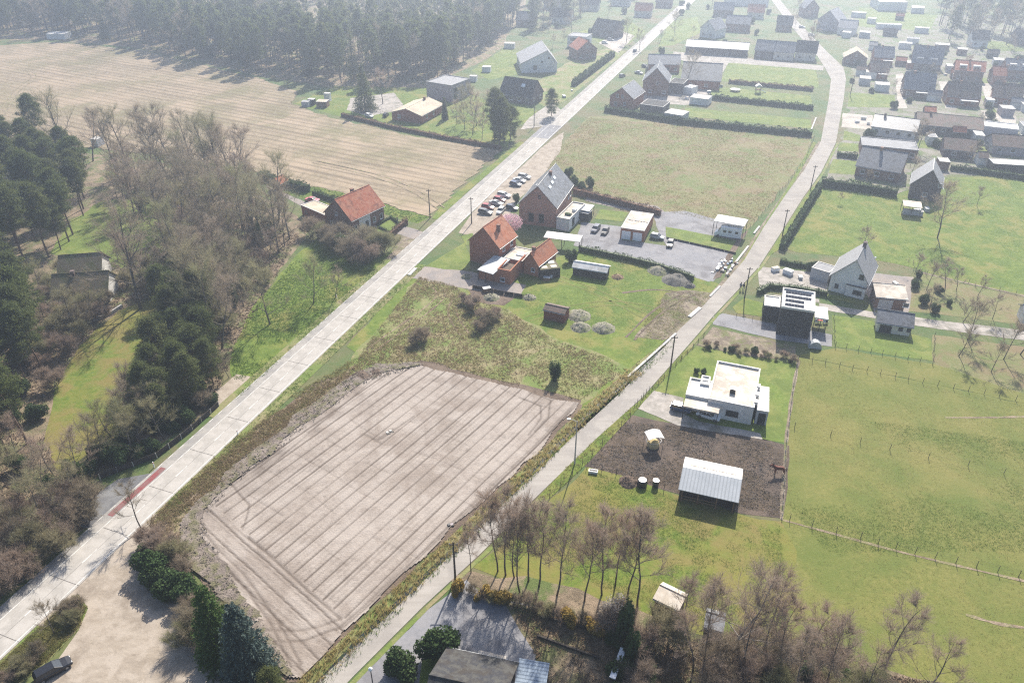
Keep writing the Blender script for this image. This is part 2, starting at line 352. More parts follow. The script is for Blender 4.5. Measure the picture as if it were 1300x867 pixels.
# --- broad areas, back to front
sheet('wood_floor', [(-700, -60), (700, -60), (640, 60), (600, 85), (540, 112), (420, 112), (330, 97), (180, 62), (60, 50), (-60, 55), (-700, 90)], 'litter', .012, 1.5, step=8)
sheet('wood_floor', [(-500, 200), (-100, 190), (60, 188), (150, 200), (300, 218), (345, 252), (395, 290), (350, 350), (300, 440), (275, 470), (280, 512), (262, 530), (128, 606), (150, 640), (60, 705), (-60, 790), (-500, 900)], 'litter', .014, .6)
def stub(X, Y, s, t):
    st = np.sin(t * 2 * np.pi / 3.3 + 1.5 * vnoise(X, Y, 40, 2)); tr = np.exp(-((np.mod(t, 13.2) - 6) / .5) ** 2)
    brk = .35 + .5 * vnoise(s * .05, t, 3.0, 5)
    rut = np.clip(.8 * np.clip(st * 1.6 - .5, 0, 1) * (.15 + brk) + .6 * tr * (.3 + brk) + .35 * (vnoise(X, Y, 30, 8) - .55) + .25 * (vnoise(X, Y, 3, 4) - .6), 0, .8)
    return -.05 * (st > .6) + .05 * vnoise(X, Y, 2.5, 6), rut
a_st = (W(550, 272) - W(330, 222)); a_st = math.atan2(a_st.y, a_st.x)
gridfield('stubble_field', [(-420, 82), (-100, 62), (0, 58), (60, 54), (180, 64), (330, 100), (380, 118), (372, 133), (430, 152), (520, 172), (640, 191), (615, 212), (548, 276), (500, 264), (330, 220), (200, 196), (90, 186), (-100, 205), (-500, 240)], 'stubble', a_st, 1.2, .5, stub, .10, 1.0)
sheet('field_margin', [(330, 217), (420, 240), (500, 262), (548, 274), (530, 284), (470, 268), (400, 258), (330, 234)], 'grass', .02, .4)
sheet('verge', [(548, 278), (560, 262), (640, 196), (660, 180), (668, 182), (600, 238), (556, 279)], 'grass', .05, .3)
# left lawns
sheet('lawn', [(55, 560), (68, 500), (100, 440), (150, 395), (205, 372), (232, 400), (255, 450), (200, 520), (140, 560), (75, 600)], 'pasture_green', .024, .6)
sheet('lawn', [(62, 322), (90, 280), (130, 255), (190, 250), (215, 300), (205, 350), (150, 340)], 'lawn', .024, .6)
sheet('lawn', [(300, 500), (292, 460), (315, 400), (375, 325), (400, 305), (430, 310), (470, 322), (480, 345), (300, 508)], 'grass', .026, .5)
sheet('verge', [(316, 490), (478, 342), (520, 305), (500, 318), (470, 332), (440, 345), (330, 450)], 'grass', .03, .3)
sheet('path', [(262, 505), (300, 475), (318, 478), (296, 506), (275, 520)], 'sand_lot', .034, .3)
# farm plot
sheet('driveway', [(330, 232), (400, 262), (470, 274), (530, 292), (540, 296), (525, 304), (470, 286), (400, 280), (395, 270)], 'paver_brown', .036, .2)
sheet('bare_earth', [(500, 318), (512, 295), (528, 300), (505, 332), (480, 345), (488, 330)], 'bare_earth', .034, .3)
sheet('garden_bed', [(478, 285), (495, 276), (508, 285), (498, 298), (480, 300)], 'lawn', .04, .1)
# top-left houses plot
sheet('lawn', [(372, 132), (425, 110), (545, 112), (600, 120), (660, 150), (645, 188), (520, 170), (430, 148)], 'grass', .02, .5)
sheet('yard', [(445, 125), (500, 118), (515, 138), (470, 148), (440, 140)], 'yard', .03, .4)
sheet('lawn', [(598, 90), (640, 62), (680, 70), (660, 95), (620, 102)], 'lawn', .02, .5)
sheet('lawn', [(620, 130), (660, 128), (690, 148), (655, 160), (630, 150)], 'lawn', .026, .4)
sheet('forecourt', [(672, 150), (700, 130), (712, 140), (694, 160), (660, 165)], 'yard', .036, .2)
sheet('garden', [(660, 118), (720, 80), (770, 62), (795, 66), (715, 130), (690, 135)], 'rough_grass', .022, .4)
sheet('lawn', [(735, 40), (800, 28), (820, 40), (790, 62), (770, 60)], 'lawn', .022, .4)
sheet('forecourt', [(760, 55), (790, 40), (806, 46), (785, 68)], 'gravel', .034, .2)
# layby and forecourt right of main road
sheet('layby', [(582, 296), (600, 270), (640, 230), (700, 178), (716, 168), (712, 190), (690, 222), (668, 245), (650, 262), (640, 290), (600, 300)], 'sand_lot', .034, .3)
sheet('lawn', [(540, 338), (590, 308), (598, 330), (596, 342), (560, 345)], 'lawn', .026, .3)
sheet('lawn', [(585, 300), (600, 296), (604, 308), (592, 312)], 'lawn', .04, .2)
sheet('driveway', [(516, 352), (530, 338), (598, 345), (668, 362), (660, 376), (600, 368)], 'paver_brown', .034, .2)
# fallow meadow
sheet('fallow_meadow', [(694, 216), (712, 186), (748, 148), (800, 146), (900, 162), (1033, 172), (1020, 205), (985, 250), (948, 292), (850, 272), (765, 250), (700, 232)], 'fallow', .02, .5)
# yards behind the fallow meadow
sheet('lawn', [(870, 137), (1030, 152), (1030, 164), (870, 148)], 'lawn', .03, .2)
sheet('lawn', [(905, 110), (1030, 122), (1030, 137), (900, 126)], 'lawn', .03, .3)
sheet('lawn', [(925, 78), (1036, 88), (1040, 112), (915, 104)], 'lawn', .03, .3)
sheet('yard', [(855, 66), (1046, 84), (1045, 90), (925, 80), (918, 92), (855, 74)], 'yard', .034, .2)
sheet('yard', [(800, 118), (870, 100), (908, 110), (900, 128), (870, 134), (815, 130)], 'yard', .028, .3)
sheet('lawn', [(850, 28), (885, 22), (890, 42), (855, 58), (835, 60)], 'lawn', .02, .4)
# parcel with garage / camper
sheet('courtyard', [(728, 312), (738, 282), (790, 288), (790, 305), (830, 310), (880, 318), (912, 352), (900, 358), (820, 334)], 'pavers', .034, .2)
sheet('courtyard', [(828, 270), (870, 268), (944, 288), (935, 318), (905, 358), (880, 345), (845, 310), (838, 300)], 'pavers', .037, .2)
sheet('driveway', [(742, 255), (830, 275), (845, 270), (835, 262), (750, 247)], 'paver_brown', .03, .2)
sheet('lawn', [(762, 266), (798, 270), (790, 282), (755, 278)], 'lawn', .04, .1)
sheet('lawn', [(845, 288), (938, 306), (934, 321), (846, 302)], 'lawn', .043, .1)
sheet('garden_bed', [(938, 300), (950, 292), (915, 352), (905, 355)], 'dark_soil', .046, .2)
# centre meadow
sheet('meadow', [(600, 372), (660, 350), (690, 335), (730, 318), (790, 325), (880, 348), (915, 362), (880, 402), (835, 448), (735, 530), (535, 470), (470, 460), (440, 440), (520, 352), (560, 358)], 'grass', .020, .4)
sheet('rough_ground', [(430, 478), (468, 430), (532, 350), (575, 360), (600, 378), (645, 392), (668, 408), (710, 432), (770, 452), (800, 468), (738, 514), (640, 492), (540, 462), (470, 466)], 'rough_grass', .026, .8)
sheet('bare_earth', [(845, 372), (872, 368), (905, 372), (888, 396), (842, 432), (805, 428), (842, 400)], 'bare_earth', .03, .8)
sheet('trampled_soil', [(595, 366), (650, 360), (660, 372), (640, 388), (600, 382)], 'dark_soil', .03, .5)
# sandy field, its bank and ditch
sheet('brown_bank', [(455, 470), (540, 455), (640, 485), (740, 512), (730, 540), (640, 490), (470, 475), (400, 520), (300, 605), (240, 680), (250, 740), (190, 700), (195, 655), (330, 540), (400, 485)], 'dark_soil', .022, .6)
sheet('bank', [(452, 462), (430, 500), (330, 575), (262, 645), (225, 690), (196, 690), (185, 660), (330, 535)], 'brush_bank', .034, .6)
FD = W(543, 471) - W(320, 636); FA = math.atan2(FD.y, FD.x); FA0, FA1 = W(318, 682), W(436, 785)
arcs = [[(672, 498), (700, 508), (698, 530), (680, 548)], [(660, 505), (688, 516), (688, 532), (672, 552)], [(340, 800), (380, 800), (410, 795), (436, 785)], [(345, 815), (390, 812), (440, 795)],
        [(318, 682), (362, 722), (436, 785)], [(318, 683), (362, 723), (436, 786)], [(735, 508), (690, 560), (600, 645), (520, 720), (440, 795)], [(730, 512), (684, 562), (594, 647), (514, 722), (430, 800)],
        [(500, 545), (478, 560), (488, 556), (527, 528)], [(465, 552), (485, 562)], [(240, 668), (262, 690), (300, 730), (345, 790), (372, 845)], [(246, 662), (272, 690), (310, 728), (355, 788), (385, 842)],
        [(232, 700), (258, 740), (290, 790)], [(490, 470), (430, 520), (335, 600)], [(292, 612), (318, 640), (310, 672)]]
arcs = [[W(*p) for p in a] for a in arcs]
hd = (FA1 - FA0).normalized(); hn = Vector((-hd.y, hd.x, 0))
def sandf(X, Y, s, t):
    head = ((X - FA0.x) * hn.x + (Y - FA0.y) * hn.y) < 0                    # headland, worked crosswise
    tt = t + .25 * (vnoise(X, Y, 14, 1) - .5)
    th = (X - FA0.x) * hn.x + (Y - FA0.y) * hn.y + .35 * (vnoise(X, Y, 8, 2) - .5)
    def lines(q, p, ph=0, w=.125): d = np.abs(np.mod(q + ph, p) - p / 2); return np.exp(-(d / w) ** 2)
    brk = np.clip(1.3 * vnoise(s * .4, t, 3.5, 9) - .05, 0, 1)
    a = lines(tt, 2.1) * (.45 + .55 * brk) + .35 * lines(tt, 2.1, .6) * brk * np.clip(3 * vnoise(X, Y, 11, 21) - 1.3, 0, 1) + .22 * lines(tt, .78, 0, .12) * brk
    b = lines(th, 2.2) * (.5 + .5 * brk) + .5 * lines(th, 2.2, .5) * brk + .2 * lines(th, .75, 0, .12) * brk
    lo = (X - L0.x) * RN.x + (Y - L0.y) * RN.y - RW; lefte = np.exp(-np.clip(lo - 9, 0, 99) / 5.0)        # churned strip beside the bank
    r = np.where(head, b, a); arc = np.zeros_like(r)
    for pl in arcs:
        for P, Q in zip(pl, pl[1:]): arc = np.maximum(arc, np.exp(-(segdist(X + .3 * vnoise(X, Y, 5, 31), Y + .3 * vnoise(X, Y, 4, 32), P, Q) / .17) ** 2) * (.65 + .35 * vnoise(X, Y, 3, 33)))
    cr = .25 * np.exp(-(np.abs(np.mod(s + 2 * vnoise(X, Y, 12, 4), 5.5) - 2.7) / .15) ** 2) * (vnoise(X, Y, 4, 6) > .5)
    r = np.clip(1.05 * r + .65 * arc + cr + .35 * np.clip(vnoise(X, Y, 1.2, 3) - .72, 0, 1) + .5 * np.clip(vnoise(X, Y, 16, 12) - .72, 0, 1) + .5 * np.clip(vnoise(X, Y, 2.2, 14) + .9 * lefte - 1.0, 0, .9), 0, .9)
    return -.085 * r + .05 * vnoise(X, Y, .9, 7) + .08 * vnoise(X, Y, 7, 8), r
sheet('field_edge', [(466, 470), (535, 458), (640, 484), (738, 508), (700, 562), (600, 655), (520, 730), (440, 810), (388, 866), (360, 866), (300, 780), (226, 708), (232, 655), (290, 600), (400, 520)], 'dark_soil', .03, .8)
gridfield('sandy_field', [(472, 472), (500, 468), (535, 464), (640, 490), (736, 511), (694, 562), (598, 651), (514, 727), (436, 803), (382, 862), (366, 862), (300, 768), (236, 700), (242, 655), (296, 605), (400, 525), (460, 480)], 'sandy_soil', FA, .21, .16, sandf, .135, .7)
def churn(X, Y, s, t):
    q = vnoise(X, Y, 1.6, 41) * .5 + vnoise(X, Y, .6, 42) * .3 + .25 * np.abs(np.sin(t * 3.2 + 2 * vnoise(X, Y, 6, 43)))
    return .32 * q, np.zeros_like(q)
gridfield('churned_soil', [(456, 474), (478, 462), (520, 460), (545, 463), (490, 474), (462, 486), (402, 531), (305, 608), (262, 648), (254, 672), (268, 700), (300, 742), (340, 800), (376, 858), (362, 862), (300, 776), (232, 708), (228, 664), (250, 636), (320, 572), (392, 516)], 'churned', FA, .3, .3, churn, .11, .8)
# ditch along the lane: reed bank / water / green verge
DL = [(372, 872), (440, 806), (520, 730), (600, 655), (700, 560), (738, 520), (800, 468), (850, 428), (880, 400)]
DW0 = [(395, 872), (452, 812), (531, 736), (612, 659), (708, 563), (748, 522), (805, 475), (853, 432)]
DW1 = [(401, 872), (457, 814), (536, 738), (617, 661), (712, 565), (751, 524), (808, 477), (855, 434)]
DR = [(418, 872), (470, 816), (548, 736), (622, 665), (716, 567), (758, 526), (815, 478), (862, 434)]
strip('ditch_bank', DL[:8], DW0, 'rough_grass', .05)
strip('ditch_water', DW0, DW1, 'water', .055)
strip('verge', DW1, DR, 'grass', .05)
# right side plots
sheet('pasture', [(1010, 452), (1100, 470), (1300, 512), (1500, 560), (1700, 700), (1700, 1000), (930, 1000), (940, 860), (985, 760), (990, 662), (998, 560)], 'pasture', .014, .5)
sheet('pasture', [(700, 632), (745, 592), (800, 604), (870, 632), (930, 650), (992, 662), (1012, 700), (1000, 800), (960, 900), (820, 800), (700, 760), (600, 720), (640, 690)], 'pasture_green', .02, .5)
sheet('paddock', [(742, 592), (790, 534), (803, 527), (870, 540), (965, 556), (1002, 566), (994, 658), (940, 652), (865, 628), (800, 606)], 'paddock_mud', .026, .4)
sheet('lawn', [(828, 500), (850, 470), (884, 440), (940, 452), (1012, 462), (998, 562), (965, 558), (880, 540), (868, 524), (862, 508)], 'lawn', .026, .25)
sheet('driveway', [(808, 518), (826, 495), (868, 505), (866, 524), (885, 534), (965, 550), (968, 558), (860, 540)], 'yard', .036, .2)
sheet('bare_earth', [(884, 438), (905, 415), (1010, 440), (1010, 458), (940, 450)], 'bare_earth', .03, .3)
sheet('driveway', [(905, 402), (918, 398), (990, 412), (1056, 425), (1056, 440), (990, 432), (905, 412)], 'pavers', .036, .2)
sheet('lawn', [(930, 390), (945, 378), (970, 385), (968, 402), (935, 398)], 'grass', .03, .2)
sheet('lawn', [(1056, 400), (1110, 408), (1115, 418), (1160, 425), (1182, 430), (1184, 458), (1060, 440)], 'lawn', .026, .2)
sheet('pasture', [(1060, 442), (1184, 462), (1300, 500), (1300, 512), (1100, 470), (1010, 452)], 'pasture', .03, .2)
sheet('orchard_ground', [(1184, 425), (1300, 440), (1500, 470), (1500, 560), (1300, 510), (1186, 468)], 'fallow', .018, .4)
sheet('lane_path', [(962, 372), (1060, 388), (1120, 398), (1300, 420), (1500, 440), (1500, 455), (1300, 432), (1150, 412), (1040, 392), (1040, 380)], 'yard', .034, .2)
sheet('garden', [(962, 338), (1050, 348), (1052, 372), (1100, 384), (965, 366)], 'yard', .024, .2)
sheet('lawn', [(1040, 370), (1098, 382), (1104, 388), (1040, 378)], 'grass', .032, .2)
sheet('courtyard', [(1092, 345), (1160, 352), (1152, 400), (1110, 396), (1098, 370)], 'paver_brown', .03, .2)
sheet('meadow', [(1040, 238), (1130, 250), (1205, 225), (1300, 224), (1500, 225), (1600, 420), (1300, 376), (1190, 352), (1165, 342), (1110, 330), (1010, 320), (1000, 316), (1024, 268)], 'grass', .018, .4)
sheet('garden', [(1160, 345), (1300, 378), (1300, 412), (1150, 395)], 'fallow', .022, .3)
# suburb ground
sheet('suburb_ground', [(1075, 20), (1500, 20), (1700, 230), (1300, 222), (1206, 222), (1140, 246), (1046, 232), (1075, 160), (1082, 90)], 'garden_ground', .012, 1.0)
for P in ([(1078, 118), (1136, 121), (1136, 137), (1076, 136)], [(1072, 166), (1092, 172), (1092, 180), (1070, 178)], [(1066, 181), (1090, 183), (1090, 193), (1062, 192)], [(1058, 202), (1088, 205), (1085, 222), (1052, 220)],
          [(1165, 178), (1210, 181), (1212, 190), (1165, 188)], [(1215, 182), (1262, 186), (1262, 196), (1215, 192)], [(1212, 96), (1258, 100), (1258, 107), (1212, 102)], [(1245, 122), (1254, 122), (1275, 160), (1262, 160)],
          [(1090, 10), (1190, 20), (1180, 40), (1090, 34)], [(1250, 52), (1300, 55), (1300, 66), (1250, 64)]): sheet('lawn', P, 'lawn', .02, .2)
for P in ([(1137, 95), (1147, 93), (1146, 120), (1152, 138), (1140, 138)], [(1192, 104), (1203, 104), (1203, 125), (1215, 138), (1200, 138)], [(1246, 106), (1258, 106), (1262, 130), (1252, 128)],
          [(1070, 144), (1108, 147), (1106, 165), (1068, 162)], [(1245, 140), (1290, 148), (1290, 160), (1255, 158)]): sheet('driveway', P, 'gravel', .024, .2)
# bottom left lot
sheet('gravel_lot', [(165, 684), (190, 668), (200, 690), (232, 742), (262, 800), (330, 900), (340, 1000), (-60, 1000), (40, 880), (100, 800), (112, 772), (98, 752), (104, 742)], 'sand_lot', .052, .4)
sheet('verge', [(0, 838), (96, 752), (112, 768), (104, 795), (60, 840), (0, 890), (-80, 960), (-80, 908)], 'rough_grass', .036, .3)
sheet('verge_litter', [(20, 850), (60, 815), (100, 778), (105, 792), (60, 838), (0, 885)], 'litter', .042, .3)
sheet('side_road', [(120, 672), (160, 632), (196, 600), (150, 608), (100, 640), (0, 668), (-120, 700), (-120, 722), (0, 686), (80, 664)], 'asphalt', .022, .2)
# bottom centre yard
sheet('forecourt', [(448, 868), (540, 776), (592, 736), (610, 752), (690, 772), (760, 800), (780, 900), (430, 900)], 'pavers', .034, .3)
sheet('leafy_yard', [(640, 764), (690, 772), (772, 800), (790, 900), (690, 900), (680, 830), (660, 800)], 'litter', .04, .8)
sheet('garden', [(560, 735), (600, 725), (700, 740), (800, 770), (900, 810), (1000, 830), (1200, 867), (1200, 960), (790, 960), (770, 800), (640, 758)], 'litter', .03, .8)
sheet('lawn', [(536, 838), (560, 828), (575, 830), (560, 880), (530, 880)], 'lawn', .045, .2)

# ================================================================ MAIN ROAD
z = .060
SN, SF = -70.0, 1000.0
def road_strip(name, s0, s1, a, b, mt, z, label=None):
    n = max(2, int((s1 - s0) / 40) + 1); ss = [s0 + (s1 - s0) * i / (n - 1) for i in range(n)]
    return strip(name, [MR(s, a) for s in ss], [MR(s, b) for s in ss], mt, z, label, True)
road = road_strip('main_road', SN, SF, BK, RW + .35, 'joint', z)
slabm = {}
def slab(a, b, ln, parent):
    k = (round(a, 2), round(b, 2), ln)
    if k not in slabm:
        slabm[k] = MB().prism([(0.05, -b), (ln - .05, -b), (ln - .05, -a), (0.05, -a)], 0, .02, 'z').mesh('concrete_slab', 'concrete_road')
    return link('concrete_slab', slabm[k], parent)
mid = (BK + RW + .2) / 2; SL = 9.0; s_end = 330
ang = math.atan2(RD.y, RD.x)
i = 0
for s in np.arange(SN, s_end, SL):
    for a, b in ((BK + .02, mid - .02), (mid + .02, RW + .33)):
        o = slab(a, b, SL, road); p = MR(s, 0, z + .004); o.location = p; o.rotation_euler = (0, 0, ang)
road_strip('main_road_far', s_end, SF, BK + .02, RW + .33, 'concrete_road', z + .018)
road_strip('cycle_lane', SN, SF, -.05, BK - .02, 'bike_asphalt', z + .004)
s0, s1 = MS(140, 655), MS(208, 594)
road_strip('cycle_lane_red', s0, s1, .45, BK - .3, 'red_paint', z + .012)
road_strip('edge_line', SN, SF, RW - .10, RW + .06, 'paint', z + .034)
road_strip('edge_line', SN, SF, BK - .02, BK + .11, 'paint', z + .034)
mk = bpy.data.objects.get('edge_line')
dm = MB().box(0, 2.6, -.07, .07, 0, .004).mesh('lane_dash', 'paint'); dm2 = MB().box(0, 1.1, -.05, .05, 0, .004).mesh('lane_dash', 'paint')
dash = tag(link('centre_line', None), kind='structure')
for s in np.arange(SN, 420, 9.0):
    o = link('lane_dash', dm, dash); o.location = MR(s + 3, mid, z + .034); o.rotation_euler = (0, 0, ang)
dash2 = tag(link('cycle_lane_marking', None), kind='structure')
for s in np.arange(SN, 120, 2.4):
    o = link('lane_dash', dm2, dash2); o.location = MR(s, .12, z + .02); o.rotation_euler = (0, 0, ang)
# crossing plateau further on, paver joints near the layby
road_strip('speed_table', MS(672, 174), MS(690, 158), 0.1, RW + .3, 'pavers', z + .03)
road_strip('verge', MS(40, 790), MS(190, 650), RW + .35, RW + 1.2, 'sand_lot', .05)
road_strip('verge', MS(185, 655), MS(530, 335), RW + .35, RW + 2.4, 'rough_grass', .048)
road_strip('verge', MS(270, 530), MS(500, 330), -1.5, -.06, 'rough_grass', .05)

# ================================================================ LANE
LL = [(330, 935), (409, 860), (504, 770), (580, 697), (650, 629), (734, 548), (784, 502), (830, 456), (861, 420), (880, 402), (919, 360), (945, 330), (970, 288), (1000, 244), (1021, 216), (1042, 180), (1052, 127), (1055, 101), (1047, 86), (1037, 71), (1018, 50), (997, 25), (979, 0), (965, -18), (940, -45)]
LR = [(376, 935), (448, 859), (537, 770), (610, 703), (678, 634), (758, 556), (814, 506), (862, 452), (888, 422), (905, 402), (939, 366), (964, 338), (990, 298), (1019, 252), (1042, 220), (1061, 182), (1071, 127), (1074, 101), (1071, 86), (1055, 71), (1034, 50), (1010, 25), (990, 0), (974, -18), (948, -45)]
strip('lane', LL, LR, 'lane_road', .058)
strip('lane_shoulder', [W(*p) + Vector((.35, .1, 0)) for p in LR[:16]], [W(*p) + Vector((1.2, .25, 0)) for p in LR[:16]], 'rough_grass', .046, world=True)
strip('lane_shoulder', [W(*p) - Vector((.9, -.1, 0)) for p in LL[5:16]], [W(*p) for p in LL[5:16]], 'bare_earth', .05, world=True)
strip('verge', [(690, 640), (748, 586), (800, 530), (826, 500), (880, 440)], [(682, 632), (738, 574), (790, 527), (818, 504), (866, 448)], 'grass', .054)
strip('verge', [(988, 318), (1012, 280), (1040, 236)], [(974, 326), (1000, 284), (1030, 238)], 'grass', .054)
strip('verge', [(938, 338), (960, 302), (1000, 238), (1032, 180)], [(948, 332), (970, 290), (1008, 232), (1036, 182)], 'grass', .054)
strip('side_street', [(1044, 90), (970, 82), (900, 74)], [(1046, 84), (972, 77), (900, 69)], 'lane_road', .05)

# wheel tracks and trodden lines
def track(px, w, mt, z, gauge=0):
    for g_ in ((-gauge / 2, gauge / 2) if gauge else (0,)):
        P = WP(px); A, B = [], []
        Q = []
        for i in range(len(P) - 1):                       # smooth the polyline
            p0, p1, p2, p3 = P[max(i - 1, 0)], P[i], P[i + 1], P[min(i + 2, len(P) - 1)]
            for k in range(6):
                t_ = k / 6; Q.append(.5 * ((2 * p1) + (p2 - p0) * t_ + (2 * p0 - 5 * p1 + 4 * p2 - p3) * t_ ** 2 + (3 * p1 - p0 - 3 * p2 + p3) * t_ ** 3))
        Q.append(P[-1])
        for i, q in enumerate(Q):
            d = (Q[min(i + 1, len(Q) - 1)] - Q[max(i - 1, 0)]).normalized(); nn = Vector((-d.y, d.x, 0)); ww = w * (.6 + .8 * abs(math.sin(i * 1.7 + q.x)))
            A.append(q + nn * (g_ - ww / 2)); B.append(q + nn * (g_ + ww / 2))
        strip('wheel_track', A, B, mt, z + .002 * (g_ > 0), world=True)
track([(470, 445), (505, 420), (540, 395), (560, 375), (552, 362)], .4, 'brush_bank', .045, 1.8)
track([(590, 425), (575, 400), (580, 382), (600, 378)], .4, 'brush_bank', .047, 1.8)
track([(670, 405), (720, 392), (780, 385), (842, 395)], .35, 'pasture', .04, 1.8)
track([(700, 350), (760, 372), (820, 402)], .35, 'pasture', .042, 1.8)
track([(800, 430), (830, 400), (860, 380), (880, 372)], .4, 'dark_soil', .05, 1.8)
track([(790, 372), (830, 368), (868, 372)], .5, 'dark_soil', .052)
track([(1014, 458), (1006, 500), (998, 562), (992, 660)], .5, 'bare_earth', .04)
track([(994, 660), (1060, 678), (1161, 705), (1320, 742)], .35, 'brush_bank', .04)
track([(1200, 530), (1260, 530), (1330, 528)], .4, 'brush_bank', .04)
track([(1165, 345), (1230, 360), (1320, 380)], .6, 'bare_earth', .04)
track([(1226, 780), (1270, 792), (1330, 800)], .4, 'brush_bank', .04)
track([(0, 150), (20, 118), (42, 100), (38, 92)], .5, 'brush_bank', .16, 2.0)
track([(560, 265), (520, 240), (470, 222), (400, 206)], .5, 'brush_bank', .16, 2.0)

# ================================================================ BUILDINGS
def frame_of(A, B, zc=0):
    a, b = W(*A, zc), W(*B, zc); a.z = b.z = 0; d = b - a
    return a, math.atan2(d.y, d.x), d.length
_winc = {}
def window(par, face, u, zc, w, h, L, D, frame='white_frame', pane='glass', name='window', off=0):
    k = (round(w, 2), round(h, 2), frame, pane)
    if k not in _winc:
        t = .09 if w > .7 else .06
        fr = MB().box(-w / 2, w / 2, -.05, .02, 0, t).box(-w / 2, w / 2, -.05, .02, h - t, h).box(-w / 2, -w / 2 + t, -.05, .02, t, h - t).box(w / 2 - t, w / 2, -.05, .02, t, h - t)
        if w > 1.3: fr.box(-t / 2, t / 2, -.045, .02, t, h - t)
        fr.box(-w / 2 - .06, w / 2 + .06, -.13, -.052, -.07, 0)
        pn = MB().box(-w / 2 + t, w / 2 - t, -.02, .01, t, h - t)
        _winc[k] = (fr.mesh('window', frame), pn.mesh('pane', pane))
    f = link(name, _winc[k][0], par); p = link('pane', _winc[k][1], f)
    x, y, r = {'f': (u, -off, 0), 'r': (L + off, u, math.pi / 2), 'b': (L - u, D + off, math.pi), 'l': (-off, D - u, -math.pi / 2)}[face]
    f.location = (x, y, zc); f.rotation_euler = (0, 0, r); return f
def door(par, face, u, w, h, L, D, mt='dark_frame', name='door'):
    o = MB().box(-w / 2, w / 2, -.04, .03, 0, h).build(name, mt, par)
    hd = MB().box(w * .32, w * .42, -.08, -.042, h * .45, h * .5).build('handle', 'metal', o)
    x, y, r = {'f': (u, 0, 0), 'r': (L, u, math.pi / 2), 'b': (L - u, D, math.pi), 'l': (0, D - u, -math.pi / 2)}[face]
    o.location = (x, y, .02); o.rotation_euler = (0, 0, r); return o
def gable(name, label, A, B, D, e, r, axis, wall, roof, wins='auto', chim=(), sky=(), zc=0, cat='house', doors=(), ov=.35, group=None, ridge=.5, frame='white_frame', roofname='roof', trim=None, solar=()):
    a, rz, L = frame_of(A, B, zc)
    t = thing(name, label, cat, a, rz, group)
    span, length = (D, L) if axis == 'x' else (L, D)
    rm = span * ridge; k1, k2 = (r - e) / rm, (r - e) / (span - rm)
    MB().prism([(0, 0), (span, 0), (span, e - .03), (rm, r - .03), (0, e - .03)], 0, length, axis).build('wall', wall, t)
    th = .2
    rf = MB().prism([(-ov, e - ov * k1), (rm, r), (span + ov, e - ov * k2), (span + ov, e - ov * k2 + th), (rm, r + th), (-ov, e - ov * k1 + th)], -ov, length + ov, axis).build(roofname, roof, t)
    gy = (-ov - .06, e - ov * k1 + .04), (span + ov + .06, e - ov * k2 + .04)
    for q, zq in gy: MB().tube([((-ov, q, zq) if axis == 'x' else (q, -ov, zq)), ((length + ov, q, zq) if axis == 'x' else (q, length + ov, zq))], .07, 5).build('gutter', 'zinc', rf)
    def onroof(side, s, f):          # side 0: first slope (near / left), f 0 at eave .. 1 at ridge
        p, zz = (rm * f, e + (r - e) * f) if side == 0 else (span - (span - rm) * f, e + (r - e) * f)
        return ((s, p, zz + th) if axis == 'x' else (p, s, zz + th)), (k1 if side == 0 else -k2)
    MB().tube([((-ov - .02, rm, r + th) if axis == 'x' else (rm, -ov - .02, r + th)), ((length + ov + .02, rm, r + th) if axis == 'x' else (rm, length + ov + .02, r + th))], .11, 6).build('ridge_cap', trim or roof, rf)
    for side, s, f, h in chim:
        (x, y, zz), _ = onroof(side, s, f)
        c = MB().box(x - .35, x + .35, y - .35, y + .35, zz - .6, zz + h).box(x - .42, x + .42, y - .42, y + .42, zz + h + .002, zz + h + .12).build('chimney', 'brick_brown' if wall != 'white_wall' else 'brick_dark', rf)
    for side, s, f, w, h, mt in list(sky) + [(*q, 'solar') for q in solar]:
        (x, y, zz), k = onroof(side, s, f); c = math.hypot(1, k)
        o = MB().box(-w / 2, w / 2, -h / 2, h / 2, .02, .12).build('skylight' if mt != 'solar' else 'solar_panel', mt, rf)
        o.location = (x, y, zz)
        o.rotation_euler = (math.atan(k), 0, 0) if axis == 'x' else (0, -math.atan(k), math.pi / 2 * 0)
    if wins == 'auto':
        wins = []
        flo = [1.0] + ([3.7] if e > 4.6 else [])
        for zf in flo:
            n = max(1, int(L / 3.2))
            for i in range(n): wins.append(('f', L * (i + .5) / n, zf, 1.3, 1.3))
            n = max(1, int(D / 3.6))
            for i in range(n): wins.append(('r' if a.x < 0 else 'l', D * (i + .5) / n, zf, 1.2, 1.3))
        if axis == 'y' and r - e > 2.2: wins.append(('f', L / 2, e + (r - e) * .18, 1.0, 1.1))
    for w in wins: window(t, *w[:5], L, D, frame=w[5] if len(w) > 5 else frame)
    for d in doors: door(t, *d[:4], L, D, *(d[4:]))
    return t, a, rz, L
